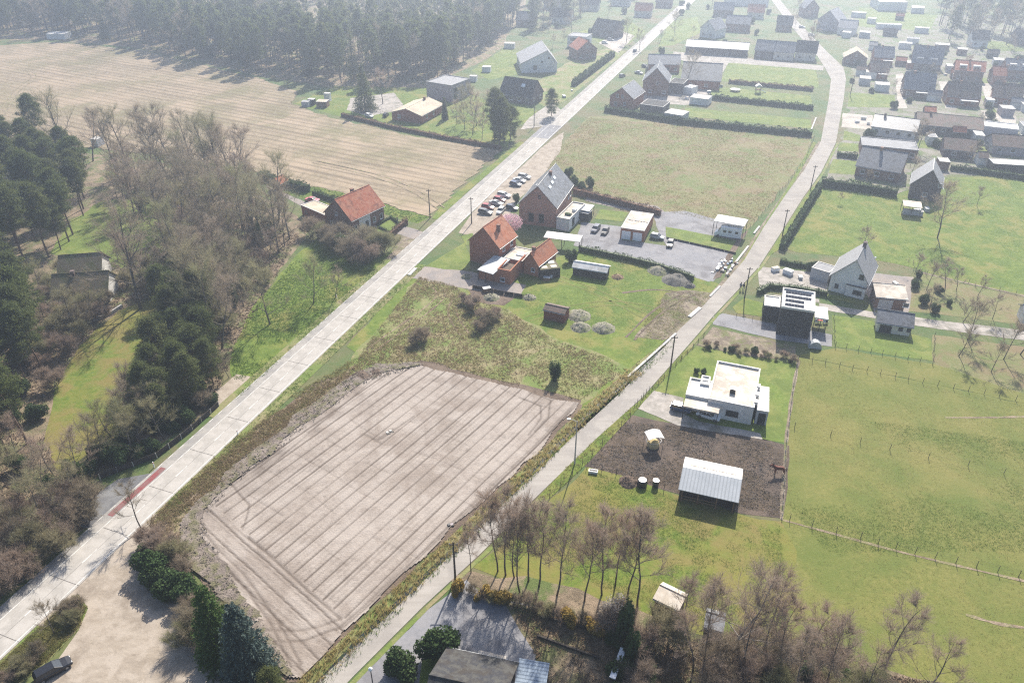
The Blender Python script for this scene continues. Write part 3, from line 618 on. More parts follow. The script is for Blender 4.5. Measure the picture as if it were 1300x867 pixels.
def flat(name, label, A, B, D, h, wall, roof, wins=(), zc=0, cat='house', doors=(), par=.3, coping='pale_concrete', group=None, items=(), z0=0):
    a, rz, L = frame_of(A, B, zc); t = thing(name, label, cat, a, rz, group)
    MB().box(0, L, 0, D, z0, h).build('wall', wall, t)
    rf = MB().box(.12, L - .12, .12, D - .12, h + .002, h + .06).build('roof', roof, t)
    if par:
        w = .22; o = .05
        for bx in ((-o, L + o, -o, w), (-o, L + o, D - w, D + o), (-o, w, w + .002, D - w - .002), (L - w, L + o, w + .002, D - w - .002)):
            MB().box(*bx, h + .003, h + par).build('parapet', coping, rf)
    for it in items:                                        # vents and boxes on the roof
        x, y, sx, sy, hh, mt, nm = it
        MB().box(x - sx / 2, x + sx / 2, y - sy / 2, y + sy / 2, h + .062, h + .06 + hh).build(nm, mt, rf)
    for w in wins: window(t, *w[:5], L, D, frame=w[5] if len(w) > 5 else 'dark_frame')
    for d in doors: door(t, *d[:4], L, D, *(d[4:]))
    return t, a, rz, L
def rel(t, o, x, y, z=0):
    """place a top-level thing in the frame of another"""
    o.location = Matrix.Translation(t.location) @ Matrix.Rotation(t.rotation_euler.z, 4, 'Z') @ Vector((x, y, z)); o.rotation_euler.z = t.rotation_euler.z; return o
def canopy(name, label, A, B, D, h, mt, cat='carport', th=.14, posts=True, zc=None, group=None, slope=0):
    a, rz, L = frame_of(A, B, h if zc is None else zc); t = thing(name, label, cat, a, rz, group)
    MB().add([(0, 0, h), (L, 0, h), (L, D, h + slope), (0, D, h + slope), (0, 0, h + th), (L, 0, h + th), (L, D, h + slope + th), (0, D, h + slope + th)],
             [(0, 3, 2, 1), (4, 5, 6, 7), (0, 1, 5, 4), (1, 2, 6, 5), (2, 3, 7, 6), (3, 0, 4, 7)]).build('roof', mt, t)
    if posts:
        pm = {}
        for x in (.12, L / 2, L - .12):
            for y in (.12, D - .12):
                hh = h + slope * y / D - .003
                if hh not in pm: pm[hh] = MB().box(-.06, .06, -.06, .06, 0, hh).mesh('post', 'dark_timber')
                o = link('post', pm[hh], t); o.location = (x, y, 0)
    return t

# ---- centre group
# farmhouse with red roof left of the main road
D = dist((445.4, 277.7), (481, 256), 5.2)
D = dist((448.5, 299.6), (480, 278))
M1, a, rz, L = gable('farmhouse', 'brick farmhouse with red tiled roof and whitewashed doorway across the road', (415, 289), (448.5, 300), D, 4.3, 8.6, 'y', 'brick_brown', 'roof_red',
    wins=[('f', 2.2, 1, 1, 1.4), ('f', 5.0, 1, 1, 1.4), ('f', 4.2, 4.4, .9, 1.0), ('r', 1.3, 1, 1, 1.5), ('r', D * .68, 1, 1, 1.5), ('r', D * .9, 1, 1, 1.5), ('r', D * .3, 1, 1, 1.5)], chim=[(0, D * .55, .85, 1.1)], doors=[('r', D * .45, 1.1, 2.3)])
pl = MB().box(L + .004, L + .025, D * .22, D * .56, 0.3, 3.6).build('whitewash_panel', 'white_wall', M1)
flat('outbuilding', 'low brick outbuilding with pale flat roof behind the farmhouse', (384, 273), (414, 286), 4.5, 2.7, 'brick_red', 'roof_pale', wins=[('f', 2, .9, 1, 1)], cat='outbuilding', par=.15)
gable('garden_shed', 'small red roofed shed in front of farm hedge', (347, 240), (357, 242), 3, 2.1, 3.2, 'y', 'brick_red', 'roof_red', wins=[], cat='shed')
# brick house by the road
D = dist((634, 317), (647, 300), 5.2)
M2, a, rz, L = gable('brick_house', 'tall red brick house with orange roof and blank gable wall beside pink blossom', (596.7, 331), (634, 341), D, 5.4, 9.4, 'y', 'brick_red', 'roof_orange',
    wins=[('r', 2, 1.2, 1.2, 1.4), ('r', D - 2, 1.2, 1.2, 1.4), ('r', 2, 3.6, 1.2, 1.2), ('r', D - 2, 3.6, 1.2, 1.2), ('l', 2, 1.2, 1.2, 1.4), ('l', D - 2, 3.6, 1.2, 1.2)], chim=[(1, D * .45, .55, 1.3)], trim='roof_red')
canopy('lean_to', 'grey zinc lean-to roof against the tall brick house', (606, 343), (626, 349), 7, 2.6, 'zinc', cat='lean-to', zc=2.6, slope=.7)
t, a, rz, L = flat('brick_annex', 'low brick annex with white roof edge and walled yard', (608, 354), (648, 362), 5.0, 2.5, 'brick_orange', 'flat_white', wins=[('f', L * .72, .5, 1.2, 1.0, 'white_frame')], cat='annex', par=.0)
for bx in ((4.6, 4.85, 0, 5), (L - .25, L, 0, 9), (4.85, L - .25, 0.0, .25)): MB().box(*bx, 2.502, 3.5).build('parapet', 'brick_orange', t)
MB().box(4.852, L - .252, .252, 4.99, 2.57, 2.62).build('roof_terrace', 'dark_soil', t)
flat('flat_annex', 'beige flat roofed annex between brick house and red outbuilding', (640, 342), (663, 347), 6.5, 2.9, 'brick_red', 'flat_beige', cat='annex', wins=[('f', 2, 1, 1, 1)], items=[(3.0, 3.2, 2.2, 1.8, .25, 'skylight', 'skylight')], par=.2)
flat('white_link', 'narrow white roofed link along the rear of the brick house', (632, 333), (652, 331), 4.0, 2.9, 'brick_red', 'flat_white', cat='annex', par=.12)
D = dist((683, 337), (700, 318), 3)
gable('barn', 'small brick barn with orange roof beside the garden', (665, 347), (683, 352), D, 3.2, 5.6, 'y', 'brick_orange', 'roof_orange', wins=[('f', 2.4, 1, 1, 1)], cat='barn', chim=[(0, 1.5, .9, .8)])
# cluttered lean-to right of the barn
t, a, rz, L = flat('lean_to_shed', 'dark open lean-to shed with skylight panels on top beside the barn', (686, 355), (711, 352), 4.5, 2.3, 'dark_timber', 'roof_mossy', cat='shed', par=0,
    items=[(1.2, 1.2, 1.4, 1.2, .06, 'flat_beige', 'roof_panel'), (3.4, 1.2, 1.4, 1.2, .06, 'flat_beige', 'roof_panel'), (1.2, 3.2, 1.4, 1.2, .06, 'zinc', 'roof_panel'), (3.4, 3.2, 1.4, 1.2, .06, 'zinc', 'roof_panel')])
# big brick house with slate roof
D = dist((703.7, 267.8), (727.7, 238), 5.6)
M5, a, rz, L = gable('brick_villa', 'large pink brick house with grey slate roof and skylights by the layby', (659, 283.5), (705, 289.5), D, 5.6, 10.6, 'y', 'brick_pink', 'slate',
    wins=[('f', L_ if False else 3.2, 1.0, 1.4, 2.3, 'dark_frame') for L_ in (0,)] + [('f', 6.0, 1.0, 1.4, 2.3, 'dark_frame'), ('f', 5.4, 7.4, .7, .9, 'dark_frame'), ('r', D * .78, 2.9, 1.2, 1.6), ('r', D * .9, 2.9, 1.2, 1.6), ('l', 3, 1, 1.4, 1.6), ('l', 8, 1, 1.4, 1.6), ('l', 3, 3.6, 1.2, 1.4), ('l', 8, 3.6, 1.2, 1.4)],
    sky=[(1, D * .28, .62, .8, 1.5, 'skylight'), (1, D * .45, .66, .8, 1.5, 'skylight'), (1, D * .62, .7, .8, 1.5, 'skylight'), (0, D * .3, .6, .8, 1.3, 'skylight')], chim=[(1, D * .6, .9, .7)])
t, a, rz, L = flat('terrace_annex', 'white walled annex with roof terrace on the slate roofed brick house', (706, 291), (722, 294), 11.5, 3.0, 'white_wall', 'flat_beige', cat='annex', wins=[('r', 3, .6, 1.6, 2.0), ('r', 8, .6, 1.6, 2.0)], par=.35,
    items=[(2.0, 3.0, 1.6, .8, .5, 'leaf_dark', 'planter'), (2.6, 6.0, 1.0, 1.0, .7, 'white_frame', 'terrace_table')])
canopy('gazebo', 'white framed garden gazebo beside the terrace annex', (736, 267), (748, 269), 4.5, 2.6, 'flat_white', cat='gazebo', zc=2.6)
flat('garden_store', 'flat white garden store below the terrace annex', (732, 279), (746, 282), 2.8, 2.2, 'dark_timber', 'flat_white', cat='shed', par=.1, zc=0)
# garage
D = dist((816.6, 297), (829.5, 275), 2.9)
M6, a, rz, L = flat('garage', 'brick double garage with flat beige roof and two white doors', (787, 303), (816.6, 307.5), D, 2.9, 'brick_orange', 'flat_beige', cat='garage', par=.12,
    items=[(x, D * .48, .5, .35, .12, 'dark_frame', 'roof_weight') for x in (1, 1.7, 2.5, 3.2, 4.0, 4.7, 5.4)])
for x in (L * .25, L * .73):
    o = MB().box(x - L * .19, x + L * .19, -.05, .02, .03, 2.25)
    for k in range(4): o.box(x - L * .19, x + L * .19, -.07, -.052, .1 + k * .54, .12 + k * .54)
    o.build('garage_door', 'white_frame', M6)
# camper canopy
canopy('camper_shelter', 'white flat canopy standing over the parked camper van', (906, 281), (945, 288), 4.6, 3.6, 'flat_white', zc=3.6)
# long shed with pale roof
canopy('open_shed', 'long pale roofed open shed behind the hedge', (690, 302), (736, 308), 3.2, 2.5, 'flat_white', cat='shed', zc=2.5, slope=.3)
gable('log_store', 'low log store with pale roof on the green meadow', (727, 349), (769, 356), 3.2, 2.0, 2.7, 'x', 'dark_timber', 'flat_white', wins=[], cat='shed', ov=.25, ridge=.4)
gable('wooden_shed', 'rust brown wooden shed standing alone on the meadow beside pale heaps', (690, 405), (716, 411), 2.8, 2.2, 2.75, 'x', 'rust_timber', 'tile_brown', wins=[], cat='shed', ov=.15, ridge=.45)
# ---- right of the lane
# white modern bungalow
a0 = W(869.6, 502, 3.3); b0 = W(957, 519.6, 3.3)
D = dist((957, 519.6), (967, 470.6), 3.3)
M8, a, rz, L = flat('white_bungalow', 'white modern bungalow with broad flat roof on a green lawn', (899, 507.7), (957, 519.6), D, 3.3, 'white_wall', 'flat_beige', zc=3.3, wins=[('f', 4.2, 1.0, 2.0, 1.1), ('l', 4, .8, 1.4, 1.4)], par=.4, coping='flat_white',
    items=[(3.6, 3.6, .9, 1.0, .9, 'plastic_black', 'roof_vent'), (7.6, 6.5, .6, 1.0, .5, 'flat_white', 'roof_light'), (7.6, 4.0, .6, 1.0, .5, 'flat_white', 'roof_light'), (7.6, 1.8, .6, 1.0, .5, 'flat_white', 'roof_light')])
D2 = dist((869.6, 502), (876, 485.5), 3.0)
flat('bungalow_wing', 'lower white wing of the modern bungalow beside its carport', (870.5, 502.2), (898.6, 507.8), D2 + 1.2, 2.95, 'white_wall', 'flat_white', cat='house wing', zc=2.95, par=.35, coping='flat_white')
flat('bungalow_porch', 'small white porch block between bungalow roof and wing', (889, 488.2), (900, 490.2), 2.6, 3.1, 'white_wall', 'flat_white', cat='porch', zc=3.1, par=.3, coping='flat_white')
canopy('bungalow_carport', 'low pale carport roof sheltering cars at the bungalow', (867, 517), (912, 526.5), 3.0, 2.5, 'flat_beige', zc=2.5, th=.3)
flat('bungalow_annex', 'bright white flat roofed annex at the side of the bungalow', (961, 520.5), (976, 523), dist((976, 522), (981, 492), 2.9), 2.9, 'grey_wall', 'flat_white', cat='annex', zc=2.9, par=.08, coping='flat_white', wins=[('f', 1.0, .2, 1.2, 2.2)])
# black modern house with solar panels
D = dist((1034, 397), (1036.5, 373), 6.0)
M9, a, rz, L = flat('black_house', 'black clad cube house with solar panels on its white roof', (992, 391), (1034, 397.5), D, 6.0, 'black_wall', 'flat_white', zc=6.0, par=.45, coping='flat_white', wins=[('f', 2.9, 1.2, .7, 2.2), ('r', 2, 3.6, 1.4, 1.2)], doors=[('f', 4.4, 1.0, 2.2)])
for k, (x0, x1) in enumerate(((.6, L * .68), (.6, L * .68), (.6, L - .6), (.6, L - .6))):
    y = D * (.14 + .22 * k); n = 6 if k < 2 else 9
    for j in range(n):
        xa = x0 + (x1 - x0) * j / n; xb = x0 + (x1 - x0) * (j + 1) / n - .012
        o = MB().add([(xa, y, 6.1), (xb, y, 6.1), (xb, y + .62, 6.32), (xa, y + .62, 6.32), (xa, y, 6.14), (xb, y, 6.14), (xb, y + .62, 6.36), (xa, y + .62, 6.36)],
               [(0, 3, 2, 1), (4, 5, 6, 7), (0, 1, 5, 4), (1, 2, 6, 5), (2, 3, 7, 6), (3, 0, 4, 7)]).build('solar_panel', 'solar', M9)
flat('black_wing', 'single storey black wing with pale roof beside the cube house', (970.5, 388.5), (990.5, 391.2), dist((970.4, 388), (972.7, 375.4), 3.3), 3.3, 'black_wall', 'flat_white', cat='house wing', zc=3.3, par=.25, coping='flat_white')
canopy('patio_roof', 'bright white patio roof adjoining the black cube house', (1034, 404.5), (1051.5, 407), dist((1051, 406.5), (1053, 392), 2.9), 2.9, 'flat_white', cat='patio roof', zc=2.9, th=.3)
# white house with pale roof
D = dist((1099, 363), (1105, 343), 4.2)
M10, a, rz, L = gable('white_house', 'white rendered gable house with pale sunlit slate roof', (1051, 368.5), (1096, 379.5), D + 2, 3.9, 8.4, 'y', 'white_wall', 'tile_grey', ridge=.56, chim=[(1, D * .95, .98, .9)], wins=[('f', 1.5, 1.0, .8, 1.0, 'dark_frame'), ('f', L * .0 + 5.9, 4.3, 1.0, 1.1, 'dark_frame')], trim='tile_grey')
t, a, rz, L = flat('white_extension', 'small white extension with dark roof edge on the gable house', (1071.5, 374.6), (1095.5, 380.8), 1.4, 2.5, 'white_wall', 'slate_dark', cat='extension', par=.15, coping='dark_frame', wins=[('f', 2.4, .8, 1.8, 1.0)])
flat('flat_store', 'low grey flat roofed store hugging the white gable house', (1049.5, 360), (1058, 352), 4, 2.6, 'grey_wall', 'flat_grey', cat='store', par=.15)
M11, a, rz, L = gable('garden_garage', 'brick garage with beige roof beside the white gable house', (1113.5, 377), (1151, 380.5), dist((1114, 376), (1116.5, 363.5), 3), 2.7, 3.6, 'x', 'brick_brown', 'flat_beige', zc=2.7, cat='garage', wins=[('f', 6.0, .9, 1.2, 1.0)], ov=.3, ridge=.9)
MB().box(.6, 3.4, -.05, .02, .03, 2.2).build('garage_door', 'grey_wall', M11)
gable('pool_house', 'long garden pavilion with dark hipped roof and pale front', (1115.4, 408), (1157.8, 414.6), 4.0, 2.3, 3.7, 'x', 'cream_wall', 'slate', zc=2.3, cat='pavilion', wins=[('f', 1.6, .1, 2.2, 2.0, 'dark_frame'), ('f', 4.3, 1.0, .8, .9, 'dark_frame'), ('f', 5.8, 1.0, .8, .9, 'dark_frame')], ov=.4, ridge=.6)
# horse barn
D = dist((864, 619), (872, 579), 3.2); D = 9.2
a_, rz_, L_ = frame_of((864, 620), (935.4, 636), 2.5)
M14 = thing('horse_barn', 'open fronted horse barn with pale corrugated roof on the mud paddock', 'barn', a_, rz_)
for s0, s1, y0, z0, y1, z1, mt in ((-.3, L_ + .3, -.3, 2.42, 3.7, 3.35, 'corrugated'), (-.3, L_ + .3, 3.7, 3.35, 6.9, 2.7, 'flat_white')):
    MB().add([(s0, y0, z0), (s1, y0, z0), (s1, y1, z1), (s0, y1, z1), (s0, y0, z0 + .12), (s1, y0, z0 + .12), (s1, y1, z1 + .12), (s0, y1, z1 + .12)],
             [(0, 3, 2, 1), (4, 5, 6, 7), (0, 1, 5, 4), (1, 2, 6, 5), (2, 3, 7, 6), (3, 0, 4, 7)]).build('roof', mt, M14)
MB().box(0, L_, 6.3, 6.5, 0, 2.7).build('back_wall', 'dark_timber', M14)
MB().box(0, .15, 0, 6.29, 0, 2.4).build('side_wall', 'dark_timber', M14); MB().box(L_ - .15, L_, 0, 6.29, 0, 2.4).build('side_wall', 'dark_timber', M14)
for x in (.3, L_ * .33, L_ * .66, L_ - .3): MB().box(x - .09, x + .09, .05, .23, 0, 2.45).build('post', 'timber', M14)
for x0, x1 in ((.4, L_ * .33 - .12), (L_ * .33 + .12, L_ * .66 - .12)): MB().box(x0, x1, .1, .18, .5, .62).box(x0, x1, .1, .18, 1.0, 1.12).build('rail', 'timber', M14)
for x in np.linspace(L_ * .1, L_ * .78, 5):
    o = MB().box(0, 1.2, 0, .9, 0, .05).build('roof_light', 'flat_beige', M14); o.location = (x, 4.6, 3.30); o.rotation_euler = (-math.atan(.65 / 3.2), 0, 0)
for x, w, hh in ((1.0, 1.6, .9), (3.2, 1.2, .8), (5.6, 2.0, 1.0), (7.2, .9, .7)):
    if x + w < L_: tag(rel(M14, MB().box(0, w, 0, 1.0, 0, hh).box(.1, w - .1, .1, .9, hh + .002, hh + .15).build('feed_crate', R.choice(['plastic_white', 'timber', 'zinc'])), x, 2.2), 'feed crate stored inside the open horse barn', 'crate', 'crates in the horse barn')
# bottom house with dark roof
M15, a, rz, L = gable('near_house', 'house with dark mossy slate roof at the edge of the yard', (571, 822), (655, 840), 11, 3.2, 6.2, 'x', 'brick_dark', 'slate_dark', zc=3.2, wins=[('r', 3, 1, 1, 1.2), ('r', 8, 1, 1, 1.2)], chim=[(0, 6.2, .45, 1.0)])
M15.location = Matrix.Translation(M15.location) @ Matrix.Rotation(M15.rotation_euler.z, 4, 'Z') @ Vector((0, -11.3, 0))
canopy('corrugated_lean_to', 'blue grey corrugated lean-to roof beside the dark slate house', (650, 886), (690, 893), 4.6, 2.4, 'corrugated_blue', cat='lean-to', zc=2.4, slope=.5)
for A_, B_ in (((576, 836), (602, 843)), ((604, 838), (640, 846))):
    sheet('patio', [A_, B_, (B_[0] + 3, B_[1] - 13), (A_[0] + 4, A_[1] - 13)], 'flat_beige', .05 + A_[0] * 1e-5, .1)
# wood house, left
M13, a, rz, L = gable('villa', 'grey villa with mossy roofs and bright white gable among the trees', (72, 388), (140.5, 383), 6.5, 3.0, 5.6, 'x', 'white_wall', 'roof_mossy', wins=[('f', 4.0, 1.0, 1.6, 1.3, 'dark_frame'), ('f', 7.5, 1.0, 1.6, 1.3, 'dark_frame'), ('f', 11.0, 1.0, 1.6, 1.3, 'dark_frame')], chim=[(0, 4, .9, .8)])
MB().prism([(-.05, .1), (6.5, .1), (6.5, 3.0), (3.25, 5.58), (-.05, 3.0)], L + .004, L + .05, 'x').build('white_gable', 'white_wall', M13)
gable('garden_villa', 'rear mossy roofed block of the villa among the trees', (80, 364), (132, 360), 7, 3.0, 5.8, 'x', 'white_wall', 'roof_mossy', wins=[('r', 3, 1, 1, 1)], cat='house wing')
gable('far_left_house', 'white walled house glimpsed between pines beside the stubble field', (-20, 236), (26, 230), 7, 2.8, 4.4, 'x', 'white_wall', 'tile_grey', wins='auto')
flat('garden_hut', 'small white hut with flat roof below garden trees', (117, 186), (125, 187), 3, 2.4, 'white_wall', 'flat_white', cat='hut', par=.1)

# ---- houses along the upper road
D = dist((534.7, 146), (558, 131), 2.8)
gable('bungalow', 'low red brick bungalow with pale shallow roof beside the stubble field', (498, 152.5), (535.4, 157.5), D, 2.8, 4.6, 'y', 'brick_red', 'roof_pale', chim=[(1, D * .8, .95, .9)], wins=[('f', 3.0, 1, 1.4, 1.2), ('r', 4, 1, 1.4, 1.3), ('r', 9, 1, 1.4, 1.3)])
flat('cube_house', 'tall mauve rendered cube house with flat roof behind the bungalow', (542, 125), (574, 130.5), dist((574, 110), (590.8, 100), 6), 6.2, 'mauve_wall', 'flat_grey', wins=[('f', 5, 3.8, .5, .8), ('r', 2.5, 3.4, 2.6, 1.6), ('r', 2.5, .5, 2.4, 2.2), ('r', 8, 3.4, 1.4, 1.4)], par=.3, coping='flat_grey')
gable('slate_house', 'house with steep dark slate roof and white dormer behind the conifers', (634, 128), (674, 134), 10, 3.0, 8.0, 'x', 'brick_dark', 'slate_dark', sky=[(0, 9, .6, 1.6, 1.4, 'skylight')])
gable('white_chalet', 'long white house with pale tiled roof and asymmetric gable', (662, 93), (707, 92), dist((707, 77.7), (723.6, 65.6), 4.5), 4.0, 9.2, 'y', 'white_wall', 'tile_grey', ridge=.72, wins=[('f', 6, 1, 1.8, 2.2), ('f', 9, 3.8, 1.2, 1.2), ('f', 12, 5.4, 1.2, 1.2), ('r', 3, 1, 1.4, 1.4), ('r', 8, 1, 1.4, 1.4)])
gable('red_gable_house', 'brick house with pinkish red roof and solid gable near the road', (733, 77), (757, 75), 10, 4.6, 8.2, 'y', 'brick_brown', 'roof_red')
flat('white_flat_house', 'white flat house with dark window bands behind the red roofed house', (720, 60), (744, 62), 9, 5.2, 'white_wall', 'flat_grey', wins=[('f', 4, 3.2, 5, 1.3), ('f', 4, .6, 5, 1.6), ('f', 10, 3.2, 3, 1.3)], par=.25)
gable('dark_roof_house', 'house with broad dark roof beside gravel forecourt', (752, 46), (780, 50), 9, 4.2, 8.0, 'x', 'brick_dark', 'slate_dark')
D = dist((802, 125), (808, 117), 4.4)
gable('small_brick_house', 'small red brick house with white windows and slate roof by the road', (773.5, 136), (802.5, 140), D + 3, 4.2, 7.6, 'y', 'brick_red', 'slate', wins=[('f', 3.0, 3.9, .9, 1.2), ('f', 5.0, 3.9, .9, 1.2), ('f', 6.0, 1.2, .9, 1.3), ('f', 2.4, .9, 1.2, 1.4)])
gable('big_brick_house', 'large brown brick house with tall gable and slate roof', (815, 121), (847, 123), 12, 5.6, 10.6, 'y', 'brick_brown', 'slate', wins=[('f', 5.6, 4.2, .9, 1.3), ('f', 3, 1, 1.4, 1.4), ('f', 8.5, 1, 1.4, 1.4)])
gable('barn_house', 'long house with blue grey roof beyond the brick house', (823, 92), (862, 93), 9, 3.6, 6.6, 'x', 'brick_red', 'tile_grey')
flat('dark_garage', 'dark flat roofed garage block beside the small brick house', (812, 143), (841, 147), 8, 3.0, 'brick_dark', 'slate_dark', cat='garage', par=.15, wins=[('f', 3, 1, 1.2, 1)])
flat('white_container', 'white topped container standing by the long hedge', (842, 153), (865, 157), 6.5, 2.7, 'zinc', 'flat_white', cat='container', par=.1)
flat('rear_garage', 'dark annex block at the back of the large brick house', (848, 118), (866, 120), 8, 4.0, 'brick_dark', 'slate_dark', cat='annex', par=.15)
gable('farm_hall', 'large farm hall with broad slate roof behind brick houses', (864, 112), (913, 115), 16, 3.6, 8.6, 'x', 'brick_red', 'slate', wins=[('f', 4, 1, 1.4, 1.2), ('f', 10, 1, 1.4, 1.2), ('f', 16, 1, 1.4, 1.2)])
flat('conservatory', 'small white conservatory in the yard of the large brick house', (867, 119), (877, 121), 5, 2.6, 'white_wall', 'skylight', cat='conservatory', par=.1)
flat('white_store', 'white flat roofed store at the end of the yard', (875, 132), (898, 135), 6, 2.4, 'white_wall', 'flat_white', cat='store', par=.15)
gable('long_hall', 'long low hall with dark shaded roof behind the farm hall', (870, 68), (948, 73), 10, 3.2, 5.4, 'x', 'brick_dark', 'slate', wins=[])
gable('white_gable_house', 'white gabled house with slate roof near the upper street', (888, 47), (906, 50), 11, 4.6, 8.6, 'y', 'white_wall', 'slate')
gable('roadside_house', 'brick house with grey roof standing behind white gabled house', (920, 40), (950, 42), 9, 4.2, 7.6, 'x', 'brick_brown', 'slate')
flat('long_white_roof', 'long building with bright white flat roof at the village edge', (922, 8), (975, 9), 14, 4.2, 'white_wall', 'flat_white', cat='building', par=.2)
gable('end_house', 'grey house at the far end of the upper street', (905, 22), (930, 23), 8, 4.2, 7.5, 'x', 'brick_brown', 'slate')
# ---- lane end
gable('corner_house', 'pale house with dark slate roof on the lane bend', (1008, 77), (1034, 79), 9, 4.0, 8.0, 'x', 'cream_wall', 'slate_dark')
gable('neighbour_house', 'pale house with slate roof beside the lane bend house', (981, 76), (1006, 78), 9, 3.8, 7.4, 'x', 'cream_wall', 'slate')
gable('row_house', 'brick house with slate roof in the row before the lane bend', (957, 74), (979, 76), 9, 3.8, 7.4, 'x', 'brick_dark', 'slate')
gable('white_slope_house', 'brick gable house with one bright roof slope by the lane', (1036, 38), (1061, 41), 13, 5.4, 10.2, 'y', 'mauve_wall', 'tile_grey')
gable('lane_end_house', 'tall brick house beside the far lane', (1020, 22), (1038, 22), 10, 5.0, 9.4, 'y', 'brick_brown', 'slate')
gable('pale_bungalow', 'bungalow with pale sunlit roof behind the lane', (1070, 82), (1099, 84), 9, 3.2, 6.2, 'y', 'brick_brown', 'roof_pale')
gable('far_villa', 'villa with grey roof beyond the lane bend', (1062, 44), (1084, 46), 9, 3.6, 6.8, 'x', 'white_wall', 'tile_grey')
# ---- suburb: (near eave left, near eave right, eave z, depth, ridge z, wall, roof, label)
SUB = [
 ('semi_house', 'brick house with blue slate roof, rear one beside gravel drive', (1110.8, 72.3), (1134.8, 73.5), 3.6, 9, 7.2, 'x', 'brick_red', 'slate', .5),
 ('semi_house', 'red brick house with slate roof and white rear dormer', (1106, 89.8), (1128.5, 91), 3.4, 8, 6.4, 'x', 'brick_red', 'tile_brown', .5),
 ('wide_house', 'broad house with large slate roof and dormer bands', (1158, 79), (1195, 82), 3.2, 12, 9.2, 'x', 'brick_dark', 'slate', .5),
 ('gabled_villa', 'brick villa with dark roof and white terrace band', (1148, 112), (1186, 115), 3.4, 11, 8.4, 'x', 'brick_brown', 'slate', .5),
 ('white_band_house', 'brick house with slate roof and long white awning', (1203.5, 122), (1244, 125), 3.4, 10, 7.6, 'x', 'brick_red', 'tile_brown', .5),
 ('hip_house', 'brown house with two white dormers above green strip', (1213, 89), (1250, 92), 4.4, 10, 7.4, 'x', 'brick_brown', 'roof_red', .5),
 ('end_villa', 'brick villa with bright white patio at the suburb edge', (1260, 122), (1297, 126), 3.4, 10, 7.4, 'x', 'brick_red', 'tile_brown', .5),
 ('back_house', 'slate roofed house with twin white windows behind the patio villa', (1278, 88), (1312, 90), 4.2, 9, 7.6, 'x', 'brick_brown', 'slate', .5),
 ('side_house', 'narrow brick house between patio villa and back house', (1262, 96), (1278, 97), 4.0, 8, 6.8, 'x', 'brick_pink', 'roof_red', .5),
 ('large_low_house', 'wide low house with dark two-slope roof and pale facade', (1107, 160.6), (1163, 168), 3.0, 15, 5.4, 'x', 'white_wall', 'slate', .42),
 ('long_row', 'long low brick row with brown grey roof', (1165, 158), (1248, 166), 2.8, 14, 5.0, 'x', 'brick_dark', 'tile_brown', .5),
 ('four_window_house', 'brown brick house with slate roof and four arched windows', (1087.7, 210), (1143, 219.5), 3.2, 12, 7.2, 'x', 'brick_brown', 'slate', .5),
]
for i, (nm, lb, A_, B_, e, D, r_, ax, wl, rf, rdg) in enumerate(SUB):
    t, a, rz, L = gable(nm, lb, A_, B_, D, e, r_, ax, wl, rf, zc=e, ridge=rdg, chim=[(0, 3 + i % 3, .92, .8)])
    if nm in ('hip_house', 'wide_house', 'back_house'):
        for x in (L * .25, L * .72):
            dm_ = MB().box(x - 1.4, x + 1.4, 1.0, 4.0, e - .2, e + 2.0).build('dormer', 'white_wall', t); window(dm_, 'f', x, e + .4, 2.2, 1.2, L, D, off=-1.0)
    if nm in ('white_band_house', 'gabled_villa', 'semi_house'):
        MB().box(L * .4, L * .95, -2.6, -.02, 2.5, 2.62).build('awning', 'flat_white', t)
flat('grey_flat_house', 'brick house with grey flat roof between two dark roofed houses', (1094, 185), (1166, 192), 9.5, 3.0, 'brick_brown', 'flat_grey', zc=3.0, wins=[('f', 4, .6, 2.4, 1.9, 'white_frame'), ('f', 9, .6, 2.4, 1.9, 'white_frame'), ('f', 15, .8, 1.4, 1.4, 'white_frame')], par=.25, coping='flat_grey')
gable('gable_house', 'grey brick gable house with white verge above the wooden pergola', (1152, 251), (1190, 257), 10, 4.2, 8.6, 'y', 'brick_dark', 'tile_grey', ridge=.55, wins=[('f', 4, 1, 1.2, 1.2), ('f', 7, 4.2, 1.0, 1.0)], trim='flat_white')
flat('white_parapet_house', 'grey building with bright white flat roof edge', (1245, 176), (1288, 181), 7, 4.0, 'grey_wall', 'flat_white', par=.3, wins=[('f', 6, 1, 1.4, 1.4)], coping='flat_white')
flat('white_annex', 'little white flat annex beside the drive', (1270, 148), (1286, 149), 5, 2.8, 'mauve_wall', 'flat_white', cat='annex', par=.15)
gable('brown_bungalow', 'brown roofed bungalow behind the bare garden trees', (1196, 200), (1234, 204), 9, 2.8, 5.2, 'x', 'brick_dark', 'tile_brown', wins=[('f', 3, 1, 1.4, 1.2), ('f', 8, 1, 1.4, 1.2)])
gable('corner_bungalow', 'dark bungalow with brown roof at meadow corner', (1258, 196), (1310, 200), 9, 2.8, 5.2, 'x', 'mauve_wall', 'tile_brown')
flat('long_shed', 'long white topped shed along the meadow hedge', (1258, 219), (1306, 222), 5, 2.6, 'dark_timber', 'flat_white', cat='shed', par=.15)
flat('white_hall', 'large hall with bright white roof beyond the gardens', (1114, 14), (1150, 15), 22, 5, 'white_wall', 'flat_white', cat='building', par=.2)
flat('white_hut', 'white roofed hut beyond the back gardens', (1156, 17), (1172, 18), 9, 3, 'white_wall', 'flat_white', cat='hut', par=.1)
flat('greenhouse', 'low white glasshouse among the back gardens', (1113, 37), (1144, 38), 4, 2.4, 'white_wall', 'skylight', cat='greenhouse', par=.1)
pg = canopy('pergola', 'cream wooden pergola terrace below the grey gable house', (1147, 262), (1171, 265), 4.5, 2.6, 'flat_beige', cat='pergola', zc=2.6)
flat('stone_wall', 'grey stone base wall beneath the cream pergola', (1146, 272), (1171, 275), 1.2, 1.2, 'grey_wall', 'flat_grey', cat='wall', par=.05)
